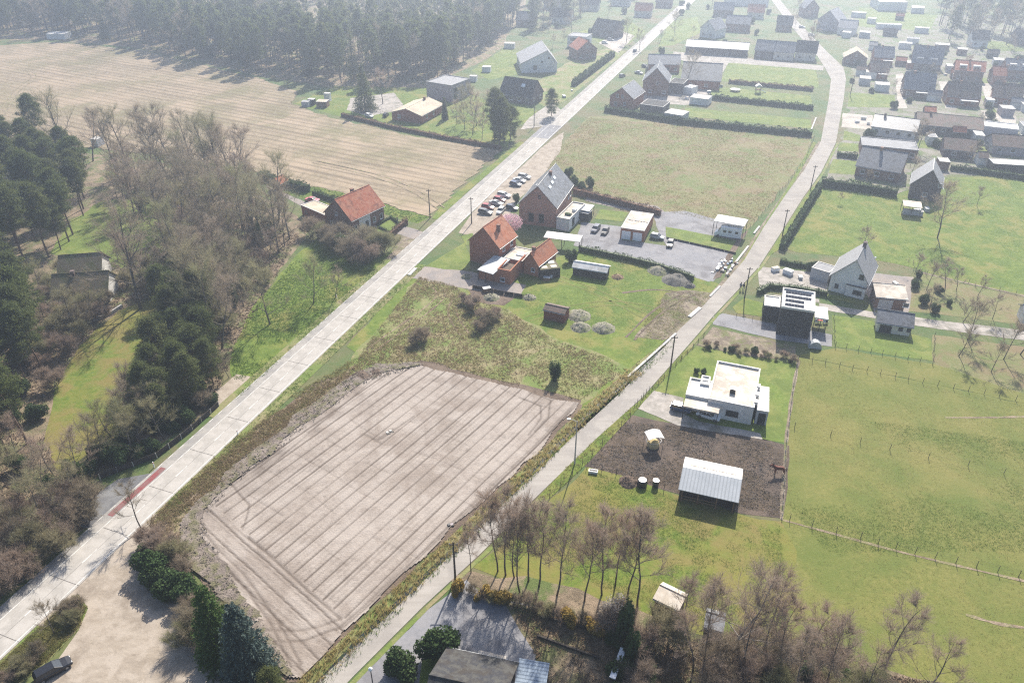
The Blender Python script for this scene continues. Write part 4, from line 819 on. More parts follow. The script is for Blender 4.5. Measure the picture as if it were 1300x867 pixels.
gable('edge_shed', 'white shed at the end of the garden track', (1296, 412), (1310, 414), 4, 2.4, 3.4, 'x', 'white_wall', 'tile_grey', wins=[], cat='shed')
# further houses fading into the haze behind the wood and the village
for i, (u, v, w_) in enumerate([(700, 30, 30), (690, 12, 34), (735, 14, 30), (775, 8, 30), (805, 22, 26), (1130, 4, 20), (985, 40, 24), (948, 24, 26), (1232, 60, 26), (1288, 58, 30), (655, 34, 28), (832, 10, 24)]):
    gable('distant_house', 'house fading into haze at the back of the village', (u, v), (u + w_ * .8, v + 1), 9, 3.6, 7.2, 'x', R.choice(['brick_brown', 'white_wall', 'mauve_wall', 'cream_wall']), R.choice(['slate', 'tile_brown', 'roof_red', 'roof_red', 'slate_dark']), group='houses fading into the haze')

# sheds, garages and further houses filling the suburb
SH = [(1086, 96), (1098, 100), (1090, 108), (1136, 84), (1150, 88), (1200, 92), (1206, 100), (1256, 98), (1260, 84), (1252, 74), (1214, 70), (1140, 62), (1102, 64), (1150, 56), (1090, 48), (1120, 46), (1160, 42), (1186, 64), (1176, 128), (1226, 134), (1250, 136), (1282, 138), (1296, 142), (1176, 184), (1208, 176), (1236, 182), (1190, 216), (1240, 210), (1282, 186), (1296, 170), (1172, 150), (1068, 48), (1100, 30), (1136, 26), (1080, 22), (1110, 116)]
for i, (u, v) in enumerate(SH):
    w_ = R.uniform(10, 18); k = i % 3
    if k == 0: gable('suburb_shed', 'small outbuilding with pitched roof in the suburb gardens', (u, v), (u + w_, v + w_ * .08), R.uniform(3, 5), 2.3, 3.6, 'x', R.choice(['brick_brown', 'white_wall', 'dark_timber']), R.choice(['slate', 'tile_brown', 'roof_red']), wins=[], cat='shed', group='pitched outbuildings in the suburb', ov=.2)
    else: flat('suburb_garage', 'small flat roofed garage in the suburb gardens', (u, v), (u + w_, v + w_ * .08), R.uniform(4, 6), 2.6, R.choice(['brick_brown', 'white_wall', 'brick_red', 'grey_wall']), R.choice(['flat_white', 'flat_grey', 'flat_beige', 'flat_white']), cat='garage', par=.12, group='flat garages in the suburb')

# ================================================================ VEGETATION
def tri_mesh(name, P, Q, wid, mt, rs):
    """n thin triangles from P to Q (n,3), base width wid (n,)"""
    n = len(P); d = Q - P; r = rs.normal(size=(n, 3)); s = np.cross(d, r); s /= (np.linalg.norm(s, axis=1, keepdims=True) + 1e-9); s *= wid[:, None] / 2
    co = np.stack([P - s, P + s, Q], 1).reshape(-1, 3); me = bpy.data.meshes.new(name); npmesh(me, co, np.arange(3 * n).reshape(n, 3)); me.materials.append(MATS[mt]); return me
def leaf_mesh(name, C, size, mt, rs, N=None, elong=1.4, flat=.0):
    """n leaf quads (rhombs) at C with random directions; N optional outward normals"""
    n = len(C); a = rs.normal(size=(n, 3))
    if N is not None: a = a * .8 + N * .0
    a /= np.linalg.norm(a, axis=1, keepdims=True); r = rs.normal(size=(n, 3)); 
    if N is not None: r = r * .55 + N
    b = np.cross(a, r); b /= (np.linalg.norm(b, axis=1, keepdims=True) + 1e-9)
    a = a * (size * elong / 2)[:, None]; b = b * (size / 2)[:, None]
    co = np.stack([C - a, C + b, C + a, C - b], 1).reshape(-1, 3); me = bpy.data.meshes.new(name); npmesh(me, co, np.arange(4 * n).reshape(n, 4)); me.materials.append(MATS[mt]); return me
def bare(seed, h, r0, trunk=.35, spread=.55, limbs=9, sub=7, twigs=9, tl=1.0, tw=.03, bark='bark', twig='twig', up=.25, stems=1, lean=.05):
    """leafless tree: tapered trunk and limbs (trunk mesh), fine twigs (crown mesh)"""
    rs = random.Random(seed); nr = np.random.RandomState(seed); mb = MB(); tp, td, tlen = [], [], []
    def walk(p, d, L, r, n, wob, upf):
        pts, rad = [p.copy()], [r]
        for i in range(n):
            d = (d + Vector((rs.gauss(0, wob), rs.gauss(0, wob), rs.gauss(0, wob * .6) + upf))).normalized(); p = p + d * (L / n)
            pts.append(p.copy()); rad.append(max(r * (1 - .85 * (i + 1) / n), .012))
        return pts, rad, d
    for st in range(stems):
        base = Vector((rs.gauss(0, .35), rs.gauss(0, .35), 0)) if stems > 1 else Vector((0, 0, 0))
        d0 = Vector((rs.gauss(0, lean), rs.gauss(0, lean), 1)) if stems == 1 else Vector((rs.gauss(0, .45), rs.gauss(0, .45), 1))
        pts, rad, _ = walk(base - Vector((0, 0, .15)), d0.normalized(), h * (1 if stems == 1 else rs.uniform(.7, 1)), r0, 8, .07, .05)
        mb.tube(pts, rad, 7 if stems == 1 else 5)
        for j in range(limbs):
            f = trunk + (1 - trunk) * (j + rs.random()) / limbs * .97; k = min(f * 8, 7.99); i = int(k); p = pts[i].lerp(pts[i + 1], k - i)
            az = j * 2.4 + rs.uniform(-.5, .5); el = rs.uniform(.25, .75) + .5 * (f - trunk)
            L = h * spread * (1.12 - f) * rs.uniform(.75, 1.2) + .06 * h
            lp, lr, _ = walk(p, Vector((math.cos(az) * math.cos(el), math.sin(az) * math.cos(el), math.sin(el))), L, max(.02, rad[i] * .5), 5, .16, up * .35)
            mb.tube(lp, lr, 4, cap=False)
            for q in range(sub):
                g = rs.uniform(.25, 1) * 4.99; i2 = int(g); p2 = lp[i2].lerp(lp[i2 + 1], g - i2); dd = (lp[i2 + 1] - lp[i2]).normalized()
                dd = (dd + Vector((rs.gauss(0, .48), rs.gauss(0, .48), rs.gauss(.15, .38)))).normalized(); L2 = L * rs.uniform(.28, .55)
                sp, sr, _ = walk(p2, dd, L2, max(.012, lr[i2] * .45), 3, .2, up * .3)
                mb.tube(sp, sr, 3, cap=False)
                for w in range(twigs):
                    gg = rs.uniform(.1, 1) * 2.99; i3 = int(gg); p3 = sp[i3].lerp(sp[i3 + 1], gg - i3); d3 = (sp[i3 + 1] - sp[i3]).normalized()
                    d3 = (d3 + Vector((rs.gauss(0, .42), rs.gauss(0, .42), rs.gauss(.18, .34)))).normalized(); l3 = tl * rs.uniform(.6, 1.5)
                    tp.append(p3); td.append(d3); tlen.append(l3)
    P = np.array(tp); Dv = np.array(td); Ln = np.array(tlen)[:, None]; Q = P + Dv * Ln
    Ps, Qs, Ws = [P], [Q], [np.full(len(P), tw)]
    for f in (.35, .6, .8):                                                # side shoots on every twig
        s = P + Dv * Ln * f; e = Dv + nr.normal(0, .42, P.shape); e /= np.linalg.norm(e, axis=1, keepdims=True)
        Ps.append(s); Qs.append(s + e * Ln * .55); Ws.append(np.full(len(P), tw * .75))
    crown = tri_mesh('crown', np.concatenate(Ps), np.concatenate(Qs), np.concatenate(Ws), twig, nr)
    me = mb.mesh('trunk', bark); me.polygons.foreach_set('use_smooth', [True] * len(me.polygons))
    return [('trunk', me), ('crown', crown)]
def pine(seed, h, r0, c0=.5, rad=3.0, clumps=55, per=95, nl=.55, nw=.07, needle='needle', bark='bark_pine', top=.9):
    rs = random.Random(seed); nr = np.random.RandomState(seed); mb = MB()
    pts = [Vector((0, 0, -.15))]; d = Vector((0, 0, 1))
    for i in range(8): d = (d + Vector((rs.gauss(0, .035), rs.gauss(0, .035), .1))).normalized(); pts.append(pts[-1] + d * h / 8)
    mb.tube(pts, [r0 * (1 - .8 * i / 8) for i in range(9)], 7); Ps, Qs = [], []
    for j in range(clumps):
        f = c0 + (1 - c0) * ((j + rs.random()) / clumps) ** .85 * .99; k = min(f * 8, 7.99); i = int(k); p = pts[i].lerp(pts[i + 1], k - i)
        prof = math.sin(min(1, (f - c0) / (1 - c0) * .82 + .18) * math.pi) ** .7 if f < .97 else .15
        az = j * 2.399 + rs.uniform(-.4, .4); L = rad * prof * rs.uniform(.45, 1.1); el = rs.uniform(-.1, .5) + .4 * (f - c0)
        e = p + Vector((math.cos(az) * math.cos(el), math.sin(az) * math.cos(el), math.sin(el))) * L
        mb.tube([p, p.lerp(e, .55) + Vector((0, 0, .1)), e], [.06, .04, .015], 3, cap=False)
        R0 = rs.uniform(.55, 1.05) * (.5 + rad / 6)
        c = np.array(e) + nr.normal(0, 1, (per, 3)) * np.array([R0 * .55, R0 * .55, R0 * .32])
        dv = nr.normal(0, 1, (per, 3)) + np.array([0, 0, .6]); dv /= np.linalg.norm(dv, axis=1, keepdims=True)
        Ps.append(c); Qs.append(c + dv * nl * nr.uniform(.6, 1.3, (per, 1)))
    P, Q = np.concatenate(Ps), np.concatenate(Qs)
    crown = tri_mesh('crown', P, Q, nr.uniform(.7, 1.5, len(P)) * nw * 1.8, needle, nr)
    return [('trunk', mb.mesh('trunk', bark)), ('crown', crown)]
def spruce(seed, h, rad, layers=34, needle='needle', per=17, nw=.16, c0=.04, pw=1.0):
    rs = random.Random(seed); nr = np.random.RandomState(seed); mb = MB().tube([(0, 0, -.15), (0, 0, h * .5), (0, 0, h)], [.02 * h, .011 * h, .01], 7); Ps, Qs = [], []
    for l in range(layers):
        f = c0 + (1 - c0) * l / layers; z = f * h; n = max(5, int(15 * (1 - f) + 5))
        for b in range(n):
            az = 6.283 * (b + rs.random()) / n + l; L = rad * (1 - f) ** pw * rs.uniform(.75, 1.12) + .12
            dr = Vector((math.cos(az), math.sin(az), 0)); a = Vector((0, 0, z)); e = a + dr * L + Vector((0, 0, -.18 * L + rs.uniform(-.15, .2)))
            t = nr.uniform(.25, 1.03, per); c = np.array(a)[None] * (1 - t)[:, None] + np.array(e)[None] * t[:, None]
            dv = np.array(dr)[None] * .8 + nr.normal(0, .55, (per, 3)) + np.array([0, 0, -.05]); dv /= np.linalg.norm(dv, axis=1, keepdims=True)
            c = c + nr.normal(0, .07, (per, 3)); Ps.append(c); Qs.append(c + dv * nr.uniform(.3, .65, (per, 1)) * (.5 + .5 * (1 - f)))
    P, Q = np.concatenate(Ps), np.concatenate(Qs)
    return [('trunk', mb.mesh('trunk', 'bark')), ('crown', tri_mesh('crown', P, Q, np.full(len(P), nw), needle, nr))]
def bush(seed, rx, ry, h, n=3800, leaf='leaf_dark', size=.2, lumps=9, stem='bark'):
    """leafy shrub: leaves on and inside a cluster of lumps"""
    nr = np.random.RandomState(seed); rs = random.Random(seed); C, N = [], []; mb = MB()
    for i in range(lumps):
        a = rs.uniform(0, 6.28); q = rs.random() ** .5 * .6; c = np.array([math.cos(a) * q * rx, math.sin(a) * q * ry, h * rs.uniform(.3, .66)])
        rr = np.array([rx, ry, h * .9]) * rs.uniform(.34, .52)
        k = n // lumps; d = nr.normal(size=(k, 3)); d /= np.linalg.norm(d, axis=1, keepdims=True); C.append(c + d * rr * (nr.uniform(.0, 1, (k, 1)) ** .3)); N.append(d)
        mb.tube([(c[0] * .3, c[1] * .3, -.1), (c[0], c[1], c[2])], [.07, .02], 4, cap=False)
    C, N = np.concatenate(C), np.concatenate(N); m_ = C[:, 2] > .02; C, N = C[m_], N[m_]
    return [('stem', mb.mesh('stem', stem)), ('foliage', leaf_mesh('foliage', C, nr.uniform(.7, 1.3, len(C)) * size, leaf, nr, N))]
def plant(name, label, cat, parts, p, s=1.0, rz=None, group=None, sz=None):
    t = thing(name, label, cat, (p.x, p.y, p.z + .01), R.uniform(0, 6.28) if rz is None else rz, group); t.scale = (s, s, s * (sz or 1))
    for nm, me in parts: link(nm, me, t)
    return t
def joined(parts):
    """one mesh for far trees"""
    import bmesh
    bm = bmesh.new(); me = bpy.data.meshes.new('tree'); off = 0
    for i, (nm, m_) in enumerate(parts):
        k = len(bm.faces); bm.from_mesh(m_); bm.faces.ensure_lookup_table()
        for f in bm.faces[k:]: f.material_index = i
        me.materials.append(m_.materials[0])
    bm.to_mesh(me); bm.free(); return me

BIG = [bare(21, 19, .32, .22, .5, 15, 9, 13, 1.3, .032), bare(22, 18, .28, .24, .46, 15, 9, 13, 1.3, .032), bare(23, 20, .34, .22, .44, 16, 9, 13, 1.3, .032, twig='twig_olive')]
MID = [bare(31, 11.5, .16, .2, .44, 13, 8, 12, .95, .028), bare(32, 10.5, .15, .18, .5, 13, 8, 12, .95, .028, twig='twig_olive'), bare(33, 12, .17, .24, .42, 13, 8, 12, .95, .028, twig='twig_purple')]
ALD = [bare(41, 15, .14, .34, .27, 15, 9, 14, .95, .028, twig='twig_purple', up=.4, lean=.02), bare(42, 14, .13, .38, .3, 15, 9, 14, .95, .028, twig='twig_purple', up=.4, lean=.03), bare(43, 16, .15, .32, .26, 15, 9, 14, .95, .028, twig='twig_purple', up=.4, lean=.02)]
PALE = [bare(46, 16, .19, .2, .36, 16, 9, 15, 1.0, .026, bark='bark_pale', twig='twig_purple', up=.2)]
SMALL = [bare(51, 6, .09, .25, .5, 10, 7, 11, .55, .019), bare(52, 5.5, .08, .3, .55, 10, 7, 11, .55, .019)]
SHRUB = [bare(61, 3.4, .05, .08, .5, 7, 6, 11, .6, .022, stems=7, twig='twig'), bare(62, 3.2, .05, .08, .55, 7, 6, 11, .6, .022, stems=8, twig='twig_olive'), bare(63, 3.0, .045, .08, .55, 7, 6, 11, .55, .022, stems=8, twig='twig_purple')]
PINE = [pine(71, 17, .22, .42, 3.4, 78, 130), pine(72, 15.5, .20, .40, 3.5, 78, 130), pine(73, 18, .24, .48, 3.2, 74, 130)]
DENSE = [pine(75, 13, .2, .14, 3.2, 85, 105), pine(76, 12, .2, .1, 3.4, 85, 105), pine(77, 14, .2, .2, 2.9, 85, 105)]
SPR = [spruce(81, 15, 2.9), spruce(82, 14, 2.5)]
EVER = [bush(91, 2.2, 2.0, 3.0), bush(92, 1.8, 2.2, 2.6), bush(93, 2.0, 1.8, 3.4, leaf='leaf_mid')]
IVY = [bush(95, 1.0, 1.0, 5.5, 2600, 'leaf_dark', .18, 8)]

LAWN = WP([(55, 560), (66, 500), (98, 440), (148, 395), (200, 378), (222, 398), (215, 440), (150, 520), (118, 560), (120, 585), (75, 600)])
def scatter(poly, n, mind, seed):
    P = WP(poly); xs = [p.x for p in P]; ys = [p.y for p in P]; r = random.Random(seed); out = []; tries = 0
    while len(out) < n and tries < n * 60:
        tries += 1; x, y = r.uniform(min(xs), max(xs)), r.uniform(min(ys), max(ys))
        if not inpoly(P, np.array([x]), np.array([y]))[0] or inpoly(LAWN, np.array([x]), np.array([y]))[0]: continue
        if any((x - q.x) ** 2 + (y - q.y) ** 2 < mind * mind for q in out): continue
        out.append(Vector((x, y, 0)))
    return out
def group_plants(name, label, cat, variants, pts, smin, smax, group, seed=0):
    r = random.Random(seed)
    for p in pts: plant(name, label, cat, r.choice(variants), p, r.uniform(smin, smax), r.uniform(0, 6.28), group)

# --- wood left of the road
group_plants('pine_tree', 'tall pine with bare lower trunk in the wood beside the lawn', 'pine', PINE, scatter([(-160, 215), (-40, 200), (60, 196), (120, 215), (132, 262), (112, 300), (92, 330), (55, 345), (-60, 400), (-200, 440)], 74, 3.9, 1), .8, 1.12, 'pines around the lawn villa', 1)
group_plants('pine_tree', 'tall pine at the shaded edge of the wood below the villa', 'pine', PINE, scatter([(-120, 430), (30, 400), (52, 440), (58, 500), (40, 580), (30, 600), (-100, 680), (-160, 600)], 44, 3.3, 2), .75, 1.05, 'pines below the villa', 2)
group_plants('conifer_tree', 'dense dark conifer crowding the roadside fence', 'conifer', DENSE, scatter([(190, 540), (195, 490), (225, 420), (235, 400), (262, 440), (276, 500), (250, 525), (205, 556)], 17, 3.0, 3), .62, .95, 'conifers behind the roadside fence', 3)
group_plants('bare_tree', 'olive brown leafless tree behind the low panel fence', 'tree', MID[:2], scatter([(112, 600), (135, 560), (180, 510), (215, 500), (215, 555), (150, 592)], 15, 2.6, 51), .5, .8, 'leafless trees behind the panel fence', 51)
group_plants('ivy_bush', 'dark green bush behind the low panel fence', 'bush', EVER, scatter([(112, 602), (135, 570), (200, 520), (270, 500), (270, 512), (200, 572), (130, 600)], 14, 2.4, 52), .7, 1.1, 'bushes behind the panel fence', 52)
group_plants('conifer_tree', 'dense dark conifer on the slope between lawn and bare wood', 'conifer', DENSE, scatter([(190, 380), (225, 360), (270, 430), (262, 455), (232, 428)], 7, 3.4, 4), .7, 1.0, 'conifers by the lawn', 4)
group_plants('bare_tree', 'leafless brown tree in the grey wood by the farm lawn', 'tree', MID + BIG, scatter([(150, 222), (215, 225), (300, 228), (340, 262), (372, 300), (335, 350), (305, 420), (284, 450), (255, 420), (225, 350), (200, 300), (150, 262)], 110, 3.0, 5), .6, .95, 'leafless wood beside the farm', 5)
group_plants('tall_bare_tree', 'tall leafless tree on the wood edge against the stubble field', 'tree', BIG, [W(*p) for p in ((92, 212), (118, 205), (168, 222), (190, 228), (208, 216), (228, 222), (247, 220), (268, 226), (282, 234), (150, 226), (300, 240))], .85, 1.12, 'tall trees on the wood edge', 6)
plant('oak_tree', 'great leafless tree casting a branching shadow over the villa lawn', 'tree', BIG[0], W(179, 392), 1.12, 1.0)
plant('leaning_tree', 'slender leafless tree beside the great tree on the villa lawn', 'tree', MID[2], W(192, 377), 1.3, .4)
for u, v, s in ((268, 238, .7), (285, 240, .65), (276, 246, .6), (215, 320, .75), (290, 330, .8), (320, 300, .9), (332, 318, 1.0), (306, 352, .9), (262, 330, .8), (240, 372, .9), (300, 392, .8), (345, 305, .8), (282, 300, .8), (230, 268, .8), (180, 270, .8)):
    plant('ivy_tree', 'ivy clad trunk among the leafless trees', 'tree', IVY[0], W(u, v), s * 1.4, group='ivy clad trunks in the wood')
group_plants('woodland_shrub', 'tangled leafless shrub on the wood floor', 'shrub', SHRUB, scatter([(0, 430), (60, 350), (190, 330), (330, 300), (350, 340), (290, 440), (262, 520), (180, 560), (60, 500)], 70, 3.0, 7), .9, 1.5, 'shrubs on the wood floor', 7)
group_plants('evergreen_shrub', 'dark evergreen shrub under the wood trees', 'shrub', EVER, scatter([(-80, 440), (40, 420), (60, 560), (160, 560), (270, 480), (270, 515), (150, 596), (40, 640), (-80, 700)], 34, 3.0, 8), .6, 1.1, 'evergreen shrubs under the trees', 8)
group_plants('roadside_shrub', 'tangled olive brown shrub on the slope above the cycle lane', 'shrub', SHRUB, scatter([(-60, 690), (0, 670), (100, 640), (126, 650), (90, 690), (20, 745), (-60, 800)], 46, 2.0, 9), .9, 1.5, 'shrubs above the cycle lane', 9)
group_plants('roadside_evergreen', 'low dark evergreen bush among the shrubs above the cycle lane', 'shrub', EVER, scatter([(-60, 690), (0, 680), (100, 650), (110, 660), (60, 700), (0, 750)], 12, 3.0, 10), .5, .85, 'evergreens above the cycle lane', 10)
group_plants('bare_tree', 'leafless tree standing among shrubs above the cycle lane', 'tree', MID, scatter([(-40, 620), (40, 590), (110, 615), (100, 660), (0, 700)], 12, 4, 11), .6, .9, 'trees above the cycle lane', 11)
group_plants('bare_tree', 'leafless tree beside the small villa and its terrace', 'tree', MID, [W(*p) for p in ((40, 400), (60, 420), (55, 380), (95, 420), (150, 330), (170, 345), (118, 410))], .7, 1.0, 'trees around the villa', 12)
# lawn left of the road
for u, v, s, lb in ((398, 385, .95, 'young leafless tree on the green bank above the road'), (343, 412, .75, 'thin leafless tree on the green bank near the wood'), (426, 378, .7, 'slim leafless tree beside the white post on the bank'),
                    (291, 480, .55, 'small round leafless tree on the sandy roadside patch')):
    plant('young_tree', lb, 'tree', MID[1] if s > .7 else SMALL[0], W(u, v), s if s > .8 else s * 1.6)
group_plants('garden_shrub', 'leafless garden shrub around the farmhouse', 'shrub', SHRUB, [W(*p) for p in ((408, 305), (420, 310), (432, 308), (396, 300), (440, 318), (458, 322), (468, 315), (476, 322), (446, 330), (425, 318), (463, 335), (488, 320))], 1.1, 1.7, 'shrubs around the farmhouse', 13)
plant('garden_tree', 'dense evergreen tree in front of the farmhouse gable', 'tree', EVER[2], W(434, 318), 1.3)
plant('bare_garden_tree', 'leafless tree between farmhouse garden and road bank', 'tree', SMALL[1], W(464, 330), 1.4)
# --- blossom tree, garden greens near brick house
bl = bare(101, 5.5, .1, .2, .5, 10, 6, 6, .5, .03); rsb = np.random.RandomState(4)
d = rsb.normal(size=(2600, 3)); d /= np.linalg.norm(d, axis=1, keepdims=True); bl = [bl[0], ('blossom', leaf_mesh('blossom', np.array([0, 0, 3.9]) + d * np.array([2.7, 2.6, 1.9]) * rsb.uniform(.2, 1, (2600, 1)) ** .5, rsb.uniform(.1, .26, 2600), 'blossom', rsb))]
plant('blossom_tree', 'pink blossoming tree between the two brick houses', 'tree', bl, W(648, 304), 1.15)
plant('garden_bush', 'rounded green bush beside the log store', 'bush', EVER[2], W(724, 332), .95)
plant('parking_bush', 'small green bush at the edge of the layby cars', 'bush', EVER[2], W(655, 256), .7)
for u, v, lb in ((738, 244, 'dark ivy heap beside the slate roofed villa'), (728, 236, 'rambling evergreen thicket behind the slate roofed villa'), (722, 226, 'grey green bush at the corner of the fallow meadow'), (748, 238, 'low evergreen bush by the fallow meadow hedge')):
    plant('thicket', lb, 'bush', R.choice(EVER), W(u, v), .95)
# rough ground shrubs
group_plants('bramble_shrub', 'brown leafless bramble shrub on the rough ground', 'shrub', SHRUB[::2], [W(*p) for p in ((536, 432), (528, 438), (620, 412), (630, 405), (612, 405), (600, 392), (608, 420), (590, 385))], .65, 1.05, 'bramble shrubs on the rough ground', 14)
plant('juniper_tree', 'small rounded evergreen standing alone beside the sandy field', 'tree', bush(97, 1.3, 1.2, 4.6, 3200, 'leaf_mid', .17, 10), W(704, 483), 1.0)
# --- bottom centre
for i, (u, v, s) in enumerate(((598, 727, .55), (632, 725, .95), (642, 730, .9), (653, 733, .8), (671, 737, 1.05), (684, 745, .9), (707, 755, 1.0), (742, 763, .98), (764, 755, .9), (781, 743, .85), (797, 754, .98), (809, 771, 1.0), (660, 752, .9))):
    plant('alder_tree', 'slim leafless alder with purplish crown in the row above the yard', 'tree', ALD[i % 3], W(u, v), s, group='row of alders above the yard')
group_plants('bare_tree', 'leafless purplish tree in the thicket along the pasture', 'tree', ALD + MID[2:], [W(*p) for p in ((862, 802), (895, 830), (962, 835), (985, 850), (1020, 862), (1045, 880), (1115, 872), (1172, 885), (1080, 905), (940, 860), (880, 850), (1000, 900))], .65, .95, 'trees along the pasture thicket', 15)
plant('birch_tree', 'pale barked leafless tree rising above the thicket', 'tree', PALE[0], W(925, 832), 1.0)
group_plants('thicket_shrub', 'dark tangled shrub in the thicket below the pasture', 'shrub', SHRUB, scatter([(905, 815), (960, 812), (1040, 835), (1105, 862), (1120, 900), (1110, 960), (930, 960)], 19, 2.6, 16) + scatter([(775, 800), (830, 800), (905, 830), (920, 960), (790, 960)], 9, 3.0, 46), 1.0, 1.6, 'thicket below the pasture', 16)
group_plants('thicket_evergreen', 'dark evergreen bush deep in the pasture thicket', 'shrub', EVER, scatter([(775, 815), (830, 825), (840, 900), (790, 940)], 7, 2.4, 17) + scatter([(930, 845), (1020, 850), (1110, 880), (1100, 950), (940, 940)], 9, 2.6, 47), .7, 1.1, 'evergreens in the pasture thicket', 17)
for u, v, s, lb in ((792, 815, 1.4, 'tall dark ivy column beside the timber frame'), (1018, 872, 1.0, 'ivy clad stump in the pasture thicket'), (800, 840, 1.1, 'dark ivy mass near the white plank')): plant('ivy_column', lb, 'ivy', IVY[0], W(u, v), s)
fo = bush(111, 1.6, 1.3, 2.2, 2600, 'forsythia', .16, 8); fo2 = bush(112, 2.0, 1.2, 2.0, 2600, 'forsythia', .16, 8)
for u, v, s, lb in ((582, 752, 1.0, 'yellow flowering bush at the lane corner'), (612, 758, .8, 'yellow brown bush behind the lane corner bush'), (632, 764, 1.1, 'yellow flowering bush beside the first alder'), (722, 790, 1.1, 'yellow flowering bush along the timber frame'), (752, 800, 1.0, 'yellow flowering bush next to the white blossom shrub')):
    plant('forsythia_bush', lb, 'bush', fo if u % 4 else fo2, W(u, v), s)
group_plants('hedge_shrub', 'olive brown shrub in the mixed hedge under the alders', 'shrub', SHRUB, [W(600 + 14 * i, 752 + 3.9 * i + 3 * math.sin(i)) for i in range(14)], .4, .65, 'mixed hedge under the alders', 18)
wb = bush(113, 2.6, 2.2, 4.0, 2400, 'blossom_white', .13, 10); plant('white_blossom_shrub', 'pale blossoming shrub under the alders', 'shrub', wb, W(778, 790), 1.05)
plant('rhododendron', 'large dark green rounded shrub beside the near house', 'shrub', EVER[0], W(556, 832), 1.35); plant('laurel', 'dark green laurel clump on the yard corner beside the lamp', 'shrub', EVER[1], W(508, 862), 1.3)
plant('clipped_conifer', 'green conifer tip rising beside the lane', 'conifer', spruce(85, 9, 1.8, 26, 'needle_bright'), W(425, 925), .75)
# --- bottom left
plant('cypress_tree', 'tall bright green cypress next to the blue spruce', 'conifer', spruce(86, 13, 2.7, 44, 'needle_bright', 24, .17, .02, .5), W(284, 838), 1.0)
plant('blue_spruce', 'tall blue green spruce at the gravel lot corner', 'conifer', spruce(87, 13.5, 3.3, 44, 'needle_blue', 24, .18, .02, .6), W(321, 864), 1.0)
plant('dwarf_conifer', 'low dark conifer beside the blue spruce', 'conifer', DENSE[1], W(347, 884), .45)
group_plants('yew_bush', 'dense dark yew bush beside the gravel lot', 'bush', EVER[:2], [W(*p) for p in ((194, 728), (203, 742), (214, 752), (240, 758), (226, 755), (192, 712))], .95, 1.3, 'yews beside the gravel lot', 19)
group_plants('lot_shrub', 'brown leafless shrub on the gravel lot edge', 'shrub', SHRUB, [W(*p) for p in ((208, 708), (243, 790), (255, 805), (262, 822), (250, 778), (196, 690), (272, 795), (222, 710), (244, 816), (232, 728))], .8, 1.3, 'shrubs on the gravel lot edge', 20)
plant('bare_shrub_tree', 'leafless small tree overhanging the road at the lot entrance', 'tree', SMALL[0], W(180, 672), 1.25)
plant('verge_tree', 'thin leafless sapling on the verge beside the black car', 'tree', SMALL[1], W(69, 805), .95)
group_plants('verge_shrub', 'low brown shrub on the verge by the gravel lot', 'shrub', SHRUB, [W(*p) for p in ((86, 778), (95, 790), (30, 850), (10, 868), (50, 830), (40, 845), (100, 776))], .45, .75, 'verge shrubs', 21)
# --- right side trees
for u, v, s, lb in ((1190, 302, 1.05, 'tall leafless tree on the meadow beside the grey gable house'), (1240, 262, .55, 'small leafless tree alone on the meadow'), (1094, 320, .65, 'leafless tree behind the white gable house'), (1066, 258, .3, 'tiny sapling in the meadow corner')):
    plant('meadow_tree', lb, 'tree', MID[0] if s > 1 else SMALL[1], W(u, v), s * (1.15 if s > 1 else 1.7))
group_plants('orchard_tree', 'leafless orchard tree on the brown strip beside the pasture', 'tree', SMALL, [W(*p) for p in ((1217, 452), (1258, 472), (1274, 456), (1228, 432), (1295, 450))], 1.0, 1.5, 'orchard trees beside the pasture', 22)
group_plants('garden_tree', 'small leafless tree in the gardens behind the brick garage', 'tree', SMALL, [W(*p) for p in ((1176, 368), (1180, 392), (1200, 366), (1214, 368), (1240, 380), (1260, 405), (1160, 350), (1222, 410))], .8, 1.2, 'garden trees behind the brick garage', 23)
group_plants('garden_shrub', 'low evergreen shrub in the gardens behind the brick garage', 'shrub', EVER, [W(*p) for p in ((1166, 352), (1172, 385), (1186, 396), (1160, 365), (1192, 372), (1205, 388))], .4, .7, 'garden shrubs behind the brick garage', 24)
group_plants('bed_shrub', 'dark low shrub in the garden bed before the bungalow lawn', 'shrub', EVER + SHRUB, [W(896 + 7.5 * i + 3 * math.sin(i * 5), 440 + 1.3 * i + 3 * math.sin(2.3 * i)) for i in range(16)], .22, .5, 'garden bed shrubs', 25)
plant('round_hedge', 'dark clipped round hedge at the meadow corner', 'hedge', EVER[1], W(1028, 342), .85)
plant('lawn_bush', 'brown bush on the bungalow lawn', 'bush', EVER[2], W(884, 474), .35); plant('lawn_bush', 'small green bush in front of the bungalow wing', 'bush', EVER[0], W(893, 474), .35)
# suburb garden trees
group_plants('suburb_tree', 'garden tree between the hazy suburb houses', 'tree', SMALL + MID[:1] + EVER, scatter([(1080, 60), (1300, 60), (1300, 215), (1205, 215), (1085, 240), (1075, 130)], 46, 9, 26), .7, 1.1, 'suburb garden trees', 26)
group_plants('suburb_tree', 'garden tree between houses along the upper road', 'tree', SMALL + MID[:2] + EVER, scatter([(655, 60), (730, 20), (860, 0), (1040, 20), (1030, 70), (870, 65), (800, 90), (700, 130)], 40, 9, 27), .7, 1.15, 'garden trees along the upper road', 27)
plant('hay_poplar', 'tall leafless trees beside the farm hall', 'tree', BIG[1], W(868, 112), .8)
group_plants('row_conifer', 'dark conifer in the clump beside the road and stubble field', 'conifer', DENSE + PINE, [W(*p) for p in ((634, 186), (640, 182), (628, 180), (648, 178), (636, 176))], .8, 1.05, 'conifers between field and road', 28)
